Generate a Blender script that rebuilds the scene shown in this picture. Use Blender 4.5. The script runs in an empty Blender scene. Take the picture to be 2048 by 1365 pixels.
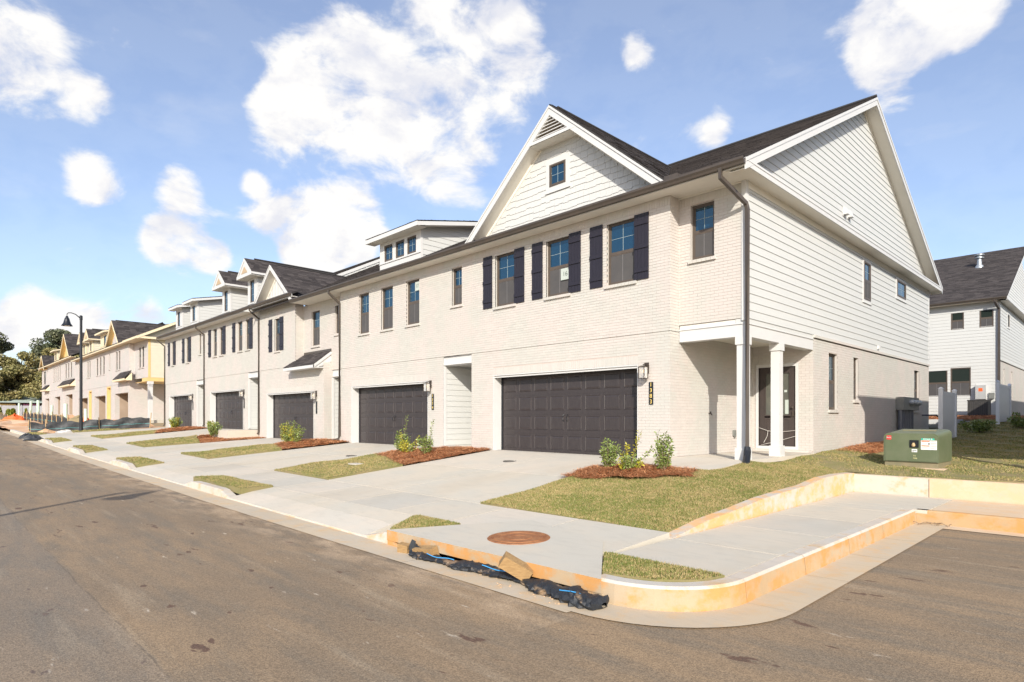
import bpy, math, random
import numpy as np
from mathutils import Vector, Matrix, noise as mnoise

random.seed(7)
rng = np.random.default_rng(7)
scene = bpy.context.scene
COL = scene.collection

# ------------------------------------------------------------------ camera
CAM = (8.18, -12.134, 0.935)
cam_d = bpy.data.cameras.new("camera")
cam_d.sensor_width = 36.0
cam_d.lens = 1222.0 / 2048.0 * 36.0
cam_d.shift_y = 154.5 / 2048.0
cam_d.clip_end = 3000.0
cam = bpy.data.objects.new("camera", cam_d)
cam.location = CAM
cam.rotation_euler = (math.radians(90), 0, math.radians(45.66))
COL.objects.link(cam)
scene.camera = cam

# ------------------------------------------------------------------ sun + sky
SUN_H = Vector((-0.70, 0.714, 0)).normalized()      # horizontal travel of the light
SUN_EL = math.radians(27.0)
sun_dir = Vector((SUN_H.x * math.cos(SUN_EL), SUN_H.y * math.cos(SUN_EL), -math.sin(SUN_EL)))
sl = bpy.data.lights.new("sun", 'SUN')
sl.energy = 4.9
sl.angle = math.radians(0.45)
sl.color = (1.0, 0.93, 0.82)
so = bpy.data.objects.new("sun", sl)
so.rotation_euler = sun_dir.to_track_quat('-Z', 'Y').to_euler()
COL.objects.link(so)

world = bpy.data.worlds.new("World")
scene.world = world
world.use_nodes = True
SKY_STRENGTH = 0.15
CLOUD_STRENGTH = 0.84


def build_world():
    nt = world.node_tree
    nt.nodes.clear()
    N = lambda t: nt.nodes.new(t)
    L = nt.links.new
    out = N('ShaderNodeOutputWorld')
    sky = N('ShaderNodeTexSky')
    sky.sky_type = 'NISHITA'
    sky.sun_disc = False
    sky.sun_elevation = SUN_EL
    sky.sun_rotation = math.atan2(0.70, -0.714)
    sky.air_density = 1.0
    sky.dust_density = 1.2
    sky.ozone_density = 1.5
    bg = N('ShaderNodeBackground')
    bg.inputs[1].default_value = SKY_STRENGTH
    tn = N('ShaderNodeMix'); tn.data_type = 'RGBA'; tn.blend_type = 'MULTIPLY'; tn.inputs[0].default_value = 1.0
    tn.inputs[7].default_value = (1.05, 1.06, 1.16, 1)
    L(sky.outputs[0], tn.inputs[6]); L(tn.outputs[2], bg.inputs[0])
    tc = N('ShaderNodeTexCoord')
    dirv = tc.outputs['Generated']
    # cloud field: soft blobs of cumulus placed by direction, broken up by noise
    mp = N('ShaderNodeMapping')
    mp.inputs['Scale'].default_value = (1.0, 1.0, 1.7)
    L(dirv, mp.inputs[0])
    n1 = N('ShaderNodeTexNoise')
    n1.inputs['Scale'].default_value = 9.5
    n1.inputs['Detail'].default_value = 9
    n1.inputs['Roughness'].default_value = 0.60
    n1.inputs['Distortion'].default_value = 0.25
    L(mp.outputs[0], n1.inputs['Vector'])
    n2 = N('ShaderNodeTexNoise')
    n2.inputs['Scale'].default_value = 2.1
    n2.inputs['Detail'].default_value = 3
    L(mp.outputs[0], n2.inputs['Vector'])
    F = Vector((-0.7152, 0.6989, 0)).normalized()
    R = Vector((F.y, -F.x, 0))
    blobs = [(700, 150, 150), (630, 195, 120), (560, 245, 70), (770, 200, 130), (1015, 50, 120), (985, 170, 110),
             (860, 10, 70), (870, 240, 90), (930, 335, 75), (850, 340, 60), (55, 60, 110), (25, 150, 90), (180, 195, 55),
             (190, 365, 65), (355, 375, 52), (508, 365, 30), (375, 480, 85), (320, 480, 50), (430, 515, 40),
             (620, 420, 80), (710, 410, 75), (530, 440, 55), (650, 505, 75), (730, 480, 65), (580, 515, 40),
             (1265, 105, 42), (1430, 268, 48), (1750, 60, 90), (1850, 50, 110), (1770, 150, 75), (1940, 20, 80),
             (2250, 120, 120), (2500, 300, 160), (-250, 250, 160), (-500, 420, 180), (60, 620, 60), (170, 650, 60),
             (300, 640, 60), (20, 660, 60)]
    acc = None
    for (px, py, r) in blobs:
        d = F + R * ((px - 1024) / 1222.0) + Vector((0, 0, 1)) * ((837 - py) / 1222.0)
        ln = d.length
        d = d / ln
        rr = r / 1222.0 / ln * 1.0
        vm = N('ShaderNodeVectorMath')
        vm.operation = 'DISTANCE'
        L(dirv, vm.inputs[0])
        vm.inputs[1].default_value = d
        mr = N('ShaderNodeMapRange')
        mr.interpolation_type = 'SMOOTHSTEP'
        mr.inputs['From Min'].default_value = rr * 1.42
        mr.inputs['From Max'].default_value = 0.0
        mr.inputs['To Min'].default_value = 0.0
        mr.inputs['To Max'].default_value = 1.0
        L(vm.outputs['Value'], mr.inputs['Value'])
        if acc is None:
            acc = mr.outputs[0]
        else:
            mx = N('ShaderNodeMath')
            mx.operation = 'MAXIMUM' if False else 'ADD'
            L(acc, mx.inputs[0])
            L(mr.outputs[0], mx.inputs[1])
            acc = mx.outputs[0]
    mn = N('ShaderNodeMath'); mn.operation = 'MINIMUM'; mn.inputs[1].default_value = 1.0
    L(acc, mn.inputs[0])
    # density = blob*0.55 + (noise-0.5)*1.5 + lowfreq*0.35
    a = N('ShaderNodeMath'); a.operation = 'MULTIPLY'; a.inputs[1].default_value = 0.80
    L(mn.outputs[0], a.inputs[0])
    b = N('ShaderNodeMath'); b.operation = 'MULTIPLY_ADD'; b.inputs[1].default_value = 2.0
    L(n1.outputs['Fac'], b.inputs[0]); L(a.outputs[0], b.inputs[2])
    c = N('ShaderNodeMath'); c.operation = 'MULTIPLY_ADD'; c.inputs[1].default_value = 0.10
    L(n2.outputs['Fac'], c.inputs[0]); L(b.outputs[0], c.inputs[2])
    dn = N('ShaderNodeMapRange'); dn.interpolation_type = 'SMOOTHSTEP'
    dn.inputs['From Min'].default_value = 1.33
    dn.inputs['From Max'].default_value = 1.82
    dn.inputs['To Min'].default_value = 0.16
    dn.inputs['To Max'].default_value = 1.0
    L(c.outputs[0], dn.inputs['Value'])
    # thin high veil that comes and goes
    nv = N('ShaderNodeTexNoise'); nv.inputs['Scale'].default_value = 3.2; nv.inputs['Detail'].default_value = 7; nv.inputs['Roughness'].default_value = 0.55
    mv = N('ShaderNodeMapping'); mv.inputs['Scale'].default_value = (1.0, 1.0, 3.0); mv.inputs['Location'].default_value = (3.1, 1.7, 0.4)
    L(dirv, mv.inputs[0]); L(mv.outputs[0], nv.inputs['Vector'])
    vr = N('ShaderNodeMapRange'); vr.interpolation_type = 'SMOOTHSTEP'
    vr.inputs['From Min'].default_value = 0.42; vr.inputs['From Max'].default_value = 0.75; vr.inputs['To Min'].default_value = 0.05; vr.inputs['To Max'].default_value = 0.30
    L(nv.outputs['Fac'], vr.inputs['Value'])
    mxv = N('ShaderNodeMath'); mxv.operation = 'MAXIMUM'; L(dn.outputs[0], mxv.inputs[0]); L(vr.outputs[0], mxv.inputs[1])
    # cloud colour: lit where the field falls off upwards, lilac grey underneath
    mo = N('ShaderNodeMapping'); mo.inputs['Scale'].default_value = (1.0, 1.0, 1.7); mo.inputs['Location'].default_value = (0.03, -0.03, 0.055)
    L(dirv, mo.inputs[0])
    n3 = N('ShaderNodeTexNoise'); n3.inputs['Scale'].default_value = 9.5; n3.inputs['Detail'].default_value = 5; n3.inputs['Roughness'].default_value = 0.55; n3.inputs['Distortion'].default_value = 0.25
    L(mo.outputs[0], n3.inputs['Vector'])
    df = N('ShaderNodeMath'); df.operation = 'SUBTRACT'; L(n1.outputs['Fac'], df.inputs[0]); L(n3.outputs['Fac'], df.inputs[1])
    sh = N('ShaderNodeMapRange'); sh.inputs['From Min'].default_value = -0.14; sh.inputs['From Max'].default_value = 0.10
    L(df.outputs[0], sh.inputs['Value'])
    cr = N('ShaderNodeValToRGB')
    cr.color_ramp.elements[0].position = 0.0
    cr.color_ramp.elements[0].color = (0.80, 0.81, 0.875, 1)
    cr.color_ramp.elements[1].position = 0.8
    cr.color_ramp.elements[1].color = (1.0, 0.985, 0.965, 1)
    L(sh.outputs[0], cr.inputs[0])
    bc = N('ShaderNodeBackground')
    bc.inputs[1].default_value = CLOUD_STRENGTH
    L(cr.outputs[0], bc.inputs[0])
    ms = N('ShaderNodeMixShader')
    L(mxv.outputs[0], ms.inputs[0]); L(bg.outputs[0], ms.inputs[1]); L(bc.outputs[0], ms.inputs[2])
    L(ms.outputs[0], out.inputs[0])


build_world()
vs = scene.view_settings
vs.view_transform = 'Standard'
vs.look = 'None'
vs.exposure = 0.3
vs.gamma = 1.0
vs.use_curve_mapping = False
scene.render.film_transparent = False

# ------------------------------------------------------------------ mesh helpers
WL = {}


def link(name, mesh, parent=None, loc=None, local=False):
    o = bpy.data.objects.new(name, mesh)
    COL.objects.link(o)
    if loc is not None:
        o.location = loc
        WL[o.name] = Vector(loc)
    if parent is not None:
        o.parent = parent
        if not local:
            o.matrix_parent_inverse = Matrix.Translation(-WL.get(parent.name, Vector((0, 0, 0))))
    return o


def tag(o, label=None, cat=None, group=None, kind=None):
    if label: o['label'] = label
    if cat: o['category'] = cat
    if group: o['group'] = group
    if kind: o['kind'] = kind
    return o


def thing(name, loc, label, cat, group=None, rz=0.0):
    o = bpy.data.objects.new(name, None)
    COL.objects.link(o)
    o.location = loc
    o.rotation_euler = (0, 0, rz)
    o.empty_display_size = 0.2
    WL[o.name] = Vector(loc)
    return tag(o, label, cat, group)


class Fr:
    """wall frame: u along the wall, n outwards, w up"""
    def __init__(s, o, u, n):
        s.o = Vector(o); s.u = Vector(u); s.n = Vector(n)

    def p(s, u, n, w):
        return s.o + s.u * u + s.n * n + Vector((0, 0, w))


def FRONT(y=0.0): return Fr((0, y, 0), (1, 0, 0), (0, -1, 0))
def SIDE(x): return Fr((x, 0, 0), (0, 1, 0), (1, 0, 0))
def BACKSIDE(x): return Fr((x, 0, 0), (0, 1, 0), (-1, 0, 0))


class MB:
    def __init__(s):
        s.v = []; s.f = []; s.m = []

    def poly(s, pts, mi=0):
        b = len(s.v)
        s.v.extend([tuple(p) for p in pts])
        s.f.append(tuple(range(b, b + len(pts)))); s.m.append(mi)

    def hexa(s, p, mi=0):
        b = len(s.v)
        s.v.extend([tuple(q) for q in p])
        for q in ((3, 2, 1, 0), (4, 5, 6, 7), (0, 1, 5, 4), (1, 2, 6, 5), (2, 3, 7, 6), (3, 0, 4, 7)):
            s.f.append(tuple(b + i for i in q)); s.m.append(mi)

    def box(s, x0, x1, y0, y1, z0, z1, mi=0):
        s.hexa([(x0, y0, z0), (x1, y0, z0), (x1, y1, z0), (x0, y1, z0), (x0, y0, z1), (x1, y0, z1), (x1, y1, z1), (x0, y1, z1)], mi)

    def fbox(s, fr, u0, u1, n0, n1, w0, w1, mi=0):
        s.hexa([fr.p(u0, n0, w0), fr.p(u1, n0, w0), fr.p(u1, n1, w0), fr.p(u0, n1, w0),
                fr.p(u0, n0, w1), fr.p(u1, n0, w1), fr.p(u1, n1, w1), fr.p(u0, n1, w1)], mi)

    def fring(s, fr, u0, u1, w0, w1, n0, n1, t, mi=0):
        s.fbox(fr, u0, u0 + t, n0, n1, w0, w1, mi)
        s.fbox(fr, u1 - t, u1, n0, n1, w0, w1, mi)
        s.fbox(fr, u0 + t, u1 - t, n0, n1, w0, w0 + t, mi)
        s.fbox(fr, u0 + t, u1 - t, n0, n1, w1 - t, w1, mi)

    def prism(s, pts, vec, mi=0):
        v = Vector(vec)
        a = [Vector(p) for p in pts]; b = [p + v for p in a]
        s.poly(a, mi); s.poly(list(reversed(b)), mi)
        n = len(a)
        for i in range(n):
            j = (i + 1) % n
            s.poly([a[j], a[i], b[i], b[j]], mi)

    def tube(s, pts, r, n=8, mi=0, cap=True, rot=0.0):
        pts = [Vector(p) for p in pts]
        rs = r if isinstance(r, (list, tuple)) else [r] * len(pts)
        base = len(s.v)
        up = Vector((0, 0, 1))
        for i, p in enumerate(pts):
            t = (pts[min(i + 1, len(pts) - 1)] - pts[max(i - 1, 0)])
            t = t.normalized() if t.length > 1e-9 else Vector((0, 0, 1))
            a = t.cross(up)
            if a.length < 1e-3: a = t.cross(Vector((0, 1, 0)))
            a.normalize(); b = t.cross(a).normalized()
            for k in range(n):
                an = 2 * math.pi * k / n + rot
                s.v.append(tuple(p + a * (math.cos(an) * rs[i]) + b * (math.sin(an) * rs[i])))
        for i in range(len(pts) - 1):
            for k in range(n):
                k2 = (k + 1) % n
                s.f.append((base + i * n + k, base + i * n + k2, base + (i + 1) * n + k2, base + (i + 1) * n + k)); s.m.append(mi)
        if cap:
            s.f.append(tuple(base + k for k in range(n))[::-1]); s.m.append(mi)
            e = base + (len(pts) - 1) * n
            s.f.append(tuple(e + k for k in range(n))); s.m.append(mi)

    def lathe(s, c, prof, n=16, mi=0):
        c = Vector(c); base = len(s.v)
        for (r, z) in prof:
            for k in range(n):
                an = 2 * math.pi * k / n
                s.v.append((c.x + r * math.cos(an), c.y + r * math.sin(an), c.z + z))
        for i in range(len(prof) - 1):
            for k in range(n):
                k2 = (k + 1) % n
                s.f.append((base + i * n + k, base + i * n + k2, base + (i + 1) * n + k2, base + (i + 1) * n + k)); s.m.append(mi)

    def mesh(s, name, mats):
        me = bpy.data.meshes.new(name)
        me.from_pydata(s.v, [], s.f)
        for m in (mats if isinstance(mats, (list, tuple)) else [mats]):
            me.materials.append(m)
        if any(s.m):
            me.polygons.foreach_set('material_index', s.m)
        me.update()
        return me

    def build(s, name, mats, parent=None, smooth=False, local=False):
        me = s.mesh(name, mats)
        if smooth:
            me.polygons.foreach_set('use_smooth', [True] * len(me.polygons))
        return link(name, me, parent, local=local)


def np_mesh(name, verts, faces_n, mat, smooth=False):
    """verts (N,3) with consecutive groups of faces_n vertices forming one face each"""
    n = len(verts); nf = n // faces_n
    me = bpy.data.meshes.new(name)
    me.vertices.add(n); me.loops.add(n); me.polygons.add(nf)
    me.vertices.foreach_set('co', np.asarray(verts, dtype=np.float32).ravel())
    me.loops.foreach_set('vertex_index', np.arange(n, dtype=np.int32))
    me.polygons.foreach_set('loop_start', np.arange(nf, dtype=np.int32) * faces_n)
    me.polygons.foreach_set('loop_total', np.full(nf, faces_n, dtype=np.int32))
    me.materials.append(mat)
    me.update(calc_edges=True)
    return me


def rects_minus(u0, u1, w0, w1, ops):
    """cells of a rectangle minus openings"""
    us = sorted({u0, u1} | {min(max(o[0], u0), u1) for o in ops} | {min(max(o[1], u0), u1) for o in ops})
    ws = sorted({w0, w1} | {min(max(o[2], w0), w1) for o in ops} | {min(max(o[3], w0), w1) for o in ops})
    out = []
    for i in range(len(us) - 1):
        for j in range(len(ws) - 1):
            cu = (us[i] + us[i + 1]) / 2; cw = (ws[j] + ws[j + 1]) / 2
            if us[i + 1] - us[i] < 1e-6 or ws[j + 1] - ws[j] < 1e-6: continue
            if any(o[0] < cu < o[1] and o[2] < cw < o[3] for o in ops): continue
            out.append((us[i], us[i + 1], ws[j], ws[j + 1]))
    return out


def ival_minus(a, b, cuts):
    iv = [(a, b)]
    for c, d in cuts:
        nv = []
        for x, y in iv:
            if d <= x or c >= y: nv.append((x, y)); continue
            if c > x: nv.append((x, c))
            if d < y: nv.append((d, y))
        iv = nv
    return iv


def text_mesh(txt, size, mat, extr=0.0015):
    cu = bpy.data.curves.new('txt', 'FONT')
    cu.body = txt; cu.size = size; cu.align_x = 'CENTER'; cu.align_y = 'CENTER'; cu.extrude = extr
    o = bpy.data.objects.new('txt', cu); COL.objects.link(o)
    dg = bpy.context.evaluated_depsgraph_get()
    me = bpy.data.meshes.new_from_object(o.evaluated_get(dg))
    bpy.data.objects.remove(o); bpy.data.curves.remove(cu)
    me.materials.clear(); me.materials.append(mat)
    return me


def put_text(txt, size, mat, fr, u, n, w, parent, name, local=False):
    me = text_mesh(txt, size, mat)
    o = fr.p(u, n, w)
    m = Matrix(((fr.u.x, 0, fr.n.x, o.x), (fr.u.y, 0, fr.n.y, o.y), (fr.u.z, 1, fr.n.z, o.z), (0, 0, 0, 1)))
    me.transform(m)
    return link(name, me, parent, local=local)


# ------------------------------------------------------------------ materials
def nodes_of(name):
    m = bpy.data.materials.new(name)
    m.use_nodes = True
    nt = m.node_tree
    return m, nt, nt.nodes['Principled BSDF']


def setp(b, **k):
    for a, v in k.items():
        b.inputs[a].default_value = v


def rgb(c): return (c[0], c[1], c[2], 1.0)


def M(name, c1, c2=None, rough=0.6, scale=4.0, detail=5.0, lo=0.35, hi=0.65, island=0.0, bump=0.0, bscale=60.0, spec=0.5, metal=0.0, stretch=(1, 1, 1), coords='pos'):
    m, nt, b = nodes_of(name)
    L = nt.links.new
    setp(b, Roughness=rough, Metallic=metal)
    b.inputs['Specular IOR Level'].default_value = spec
    geo = nt.nodes.new('ShaderNodeNewGeometry')
    vec = geo.outputs['Position']
    if coords == 'obj':
        tc = nt.nodes.new('ShaderNodeTexCoord'); vec = tc.outputs['Object']
    mp = nt.nodes.new('ShaderNodeMapping'); mp.inputs['Scale'].default_value = stretch
    L(vec, mp.inputs[0]); vec = mp.outputs[0]
    col = None
    if c2 is not None:
        n = nt.nodes.new('ShaderNodeTexNoise')
        n.inputs['Scale'].default_value = scale; n.inputs['Detail'].default_value = detail
        n.inputs['Roughness'].default_value = 0.6
        L(vec, n.inputs['Vector'])
        r = nt.nodes.new('ShaderNodeValToRGB')
        r.color_ramp.elements[0].position = lo; r.color_ramp.elements[0].color = rgb(c1)
        r.color_ramp.elements[1].position = hi; r.color_ramp.elements[1].color = rgb(c2)
        L(n.outputs['Fac'], r.inputs[0])
        col = r.outputs[0]
    else:
        cc = nt.nodes.new('ShaderNodeRGB'); cc.outputs[0].default_value = rgb(c1)
        col = cc.outputs[0]
    if island > 0:
        h = nt.nodes.new('ShaderNodeHueSaturation')
        mr = nt.nodes.new('ShaderNodeMapRange')
        mr.inputs['To Min'].default_value = 1.0 - island; mr.inputs['To Max'].default_value = 1.0 + island
        L(geo.outputs['Random Per Island'], mr.inputs['Value'])
        L(mr.outputs[0], h.inputs['Value']); L(col, h.inputs['Color'])
        col = h.outputs[0]
    L(col, b.inputs['Base Color'])
    if bump > 0:
        nb = nt.nodes.new('ShaderNodeTexNoise')
        nb.inputs['Scale'].default_value = bscale; nb.inputs['Detail'].default_value = 4
        L(vec, nb.inputs['Vector'])
        bp = nt.nodes.new('ShaderNodeBump')
        bp.inputs['Strength'].default_value = bump; bp.inputs['Distance'].default_value = 0.01
        L(nb.outputs['Fac'], bp.inputs['Height']); L(bp.outputs[0], b.inputs['Normal'])
    return m


def mixnode(nt, fac, a, b, blend='MIX'):
    n = nt.nodes.new('ShaderNodeMix'); n.data_type = 'RGBA'; n.blend_type = blend
    L = nt.links.new
    if isinstance(fac, (int, float)): n.inputs[0].default_value = fac
    else: L(fac, n.inputs[0])
    for s, v in ((6, a), (7, b)):
        if isinstance(v, tuple): n.inputs[s].default_value = rgb(v)
        else: L(v, n.inputs[s])
    return n.outputs[2]


def noise_fac(nt, vec, scale, detail=5, lo=0.4, hi=0.6, stretch=None, rough=0.6):
    L = nt.links.new
    if stretch:
        mp = nt.nodes.new('ShaderNodeMapping'); mp.inputs['Scale'].default_value = stretch
        L(vec, mp.inputs[0]); vec = mp.outputs[0]
    n = nt.nodes.new('ShaderNodeTexNoise')
    n.inputs['Scale'].default_value = scale; n.inputs['Detail'].default_value = detail
    n.inputs['Roughness'].default_value = rough
    L(vec, n.inputs['Vector'])
    mr = nt.nodes.new('ShaderNodeMapRange'); mr.interpolation_type = 'SMOOTHSTEP'
    mr.inputs['From Min'].default_value = lo; mr.inputs['From Max'].default_value = hi
    L(n.outputs['Fac'], mr.inputs['Value'])
    return mr.outputs[0], n.outputs['Fac']


def mat_brick(name, geometry=True, tint=(1, 1, 1)):
    """painted cream brick; far walls carry the joints as relief"""
    m, nt, b = nodes_of(name)
    L = nt.links.new
    setp(b, Roughness=0.75)
    geo = nt.nodes.new('ShaderNodeNewGeometry')
    pos = geo.outputs['Position']
    t = tint
    c1 = (0.515 * t[0], 0.475 * t[1], 0.44 * t[2]); c2 = (0.48 * t[0], 0.47 * t[1], 0.43 * t[2])
    f, _ = noise_fac(nt, pos, 0.9, 4, 0.4, 0.6)
    col = mixnode(nt, f, c1, c2)
    f2, _ = noise_fac(nt, pos, 9.0, 5, 0.5, 0.75)
    k = nt.nodes.new('ShaderNodeMath'); k.operation = 'MULTIPLY'; k.inputs[1].default_value = 0.22
    L(f2, k.inputs[0])
    col = mixnode(nt, k.outputs[0], col, (0.53 * t[0], 0.45 * t[1], 0.405 * t[2]))
    h = nt.nodes.new('ShaderNodeHueSaturation')
    nb = nt.nodes.new('ShaderNodeTexNoise'); nb.inputs['Scale'].default_value = 120; nb.inputs['Detail'].default_value = 3
    L(pos, nb.inputs['Vector'])
    height = nb.outputs['Fac']
    if geometry:
        mr = nt.nodes.new('ShaderNodeMapRange')
        mr.inputs['To Min'].default_value = 0.965; mr.inputs['To Max'].default_value = 1.03
        L(geo.outputs['Random Per Island'], mr.inputs['Value']); L(mr.outputs[0], h.inputs['Value'])
        L(col, h.inputs['Color']); col = h.outputs[0]
    else:
        sx = nt.nodes.new('ShaderNodeSeparateXYZ'); L(pos, sx.inputs[0])
        ad = nt.nodes.new('ShaderNodeMath'); ad.operation = 'ADD'
        L(sx.outputs[0], ad.inputs[0]); L(sx.outputs[1], ad.inputs[1])
        cb = nt.nodes.new('ShaderNodeCombineXYZ'); L(ad.outputs[0], cb.inputs[0]); L(sx.outputs[2], cb.inputs[1])
        bt = nt.nodes.new('ShaderNodeTexBrick')
        bt.inputs['Scale'].default_value = 1.0
        bt.inputs['Brick Width'].default_value = 0.203; bt.inputs['Row Height'].default_value = 0.0677
        bt.inputs['Mortar Size'].default_value = 0.004; bt.inputs['Mortar Smooth'].default_value = 0.3
        bt.inputs['Color1'].default_value = (1, 1, 1, 1); bt.inputs['Color2'].default_value = (0.93, 0.93, 0.93, 1)
        bt.inputs['Mortar'].default_value = (0.86, 0.84, 0.82, 1)
        L(cb.outputs[0], bt.inputs['Vector'])
        col = mixnode(nt, 1.0, col, bt.outputs['Color'], 'MULTIPLY')
        height = bt.outputs['Fac']
    L(col, b.inputs['Base Color'])
    bp = nt.nodes.new('ShaderNodeBump'); bp.inputs['Strength'].default_value = 0.25 if geometry else 0.5
    bp.inputs['Distance'].default_value = 0.006; bp.invert = not geometry
    L(height, bp.inputs['Height']); L(bp.outputs[0], b.inputs['Normal'])
    return m


SEAM_Y = -10.89


def mat_asphalt():
    m, nt, b = nodes_of('asphalt')
    L = nt.links.new
    geo = nt.nodes.new('ShaderNodeNewGeometry'); pos = geo.outputs['Position']
    f1, _ = noise_fac(nt, pos, 0.35, 8, 0.38, 0.66, (0.55, 1.5, 1), 0.68)
    col = mixnode(nt, f1, (0.205, 0.15, 0.095), (0.285, 0.198, 0.115))
    f2, _ = noise_fac(nt, pos, 1.3, 8, 0.42, 0.68, (0.35, 1.6, 1), 0.68)
    col = mixnode(nt, f2, col, (0.18, 0.143, 0.10))
    # pale dusty tyre streaks along the road
    f3, _ = noise_fac(nt, pos, 1.1, 8, 0.53, 0.72, (0.22, 2.6, 1), 0.7)
    k = nt.nodes.new('ShaderNodeMath'); k.operation = 'MULTIPLY'; k.inputs[1].default_value = 0.6; L(f3, k.inputs[0])
    col = mixnode(nt, k.outputs[0], col, (0.36, 0.28, 0.185))
    # dried mud flecks
    f4, _ = noise_fac(nt, pos, 3.2, 3, 0.665, 0.70, (0.6, 1.5, 1))
    col = mixnode(nt, f4, col, (0.12, 0.07, 0.045))
    f5, _ = noise_fac(nt, pos, 4.6, 6, 0.665, 0.74, (0.45, 1.6, 1))
    col = mixnode(nt, f5, col, (0.46, 0.39, 0.30))
    # paving seam along the street, the older lane beyond it greyer
    sy = nt.nodes.new('ShaderNodeSeparateXYZ'); L(pos, sy.inputs[0])
    wob = nt.nodes.new('ShaderNodeTexNoise'); wob.inputs['Scale'].default_value = 1.5; L(pos, wob.inputs['Vector'])
    yy = nt.nodes.new('ShaderNodeMath'); yy.operation = 'MULTIPLY_ADD'; yy.inputs[1].default_value = 0.08; L(wob.outputs['Fac'], yy.inputs[0]); L(sy.outputs[1], yy.inputs[2])
    ln = nt.nodes.new('ShaderNodeMapRange'); ln.inputs['From Min'].default_value = SEAM_Y - 0.03; ln.inputs['From Max'].default_value = SEAM_Y + 0.03; L(yy.outputs[0], ln.inputs['Value'])
    iv = nt.nodes.new('ShaderNodeMath'); iv.operation = 'SUBTRACT'; iv.inputs[0].default_value = 1.0; L(ln.outputs[0], iv.inputs[1])
    k2 = nt.nodes.new('ShaderNodeMath'); k2.operation = 'MULTIPLY'; k2.inputs[1].default_value = 0.35; L(iv.outputs[0], k2.inputs[0])
    col = mixnode(nt, k2.outputs[0], col, (0.165, 0.15, 0.13))
    cmp = nt.nodes.new('ShaderNodeMath'); cmp.operation = 'COMPARE'; cmp.inputs[1].default_value = SEAM_Y; cmp.inputs[2].default_value = 0.008; L(yy.outputs[0], cmp.inputs[0])
    fs, _ = noise_fac(nt, pos, 2.2, 4, 0.42, 0.56)
    k3 = nt.nodes.new('ShaderNodeMath'); k3.operation = 'MULTIPLY'; L(cmp.outputs[0], k3.inputs[0]); L(fs, k3.inputs[1])
    k6 = nt.nodes.new('ShaderNodeMath'); k6.operation = 'MULTIPLY'; k6.inputs[1].default_value = 0.45; L(k3.outputs[0], k6.inputs[0])
    col = mixnode(nt, k6.outputs[0], col, (0.10, 0.08, 0.06))
    # sand swept against the gutter
    ge = nt.nodes.new('ShaderNodeMapRange'); ge.inputs['From Min'].default_value = -8.75; ge.inputs['From Max'].default_value = -7.95; L(yy.outputs[0], ge.inputs['Value'])
    fg, _ = noise_fac(nt, pos, 2.6, 7, 0.40, 0.66, (0.5, 1.2, 1))
    k4 = nt.nodes.new('ShaderNodeMath'); k4.operation = 'MULTIPLY'; L(ge.outputs[0], k4.inputs[0]); L(fg, k4.inputs[1])
    xl = nt.nodes.new('ShaderNodeMath'); xl.operation = 'LESS_THAN'; xl.inputs[1].default_value = 4.7; L(sy.outputs[0], xl.inputs[0])
    k5 = nt.nodes.new('ShaderNodeMath'); k5.operation = 'MULTIPLY'; L(k4.outputs[0], k5.inputs[0]); L(xl.outputs[0], k5.inputs[1])
    col = mixnode(nt, k5.outputs[0], col, (0.42, 0.31, 0.20))
    # aggregate speckle
    vo = nt.nodes.new('ShaderNodeTexVoronoi'); vo.inputs['Scale'].default_value = 95.0
    L(pos, vo.inputs['Vector'])
    sp = nt.nodes.new('ShaderNodeMapRange'); sp.inputs['From Min'].default_value = 0.0; sp.inputs['From Max'].default_value = 1.0
    sp.inputs['To Min'].default_value = 0.74; sp.inputs['To Max'].default_value = 1.28
    sc = nt.nodes.new('ShaderNodeSeparateColor'); L(vo.outputs['Color'], sc.inputs[0]); L(sc.outputs[0], sp.inputs['Value'])
    h = nt.nodes.new('ShaderNodeHueSaturation'); L(sp.outputs[0], h.inputs['Value']); L(col, h.inputs['Color'])
    L(h.outputs[0], b.inputs['Base Color'])
    setp(b, Roughness=0.85)
    bp = nt.nodes.new('ShaderNodeBump'); bp.inputs['Strength'].default_value = 0.5; bp.inputs['Distance'].default_value = 0.004
    L(vo.outputs['Distance'], bp.inputs['Height']); L(bp.outputs[0], b.inputs['Normal'])
    return m


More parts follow.
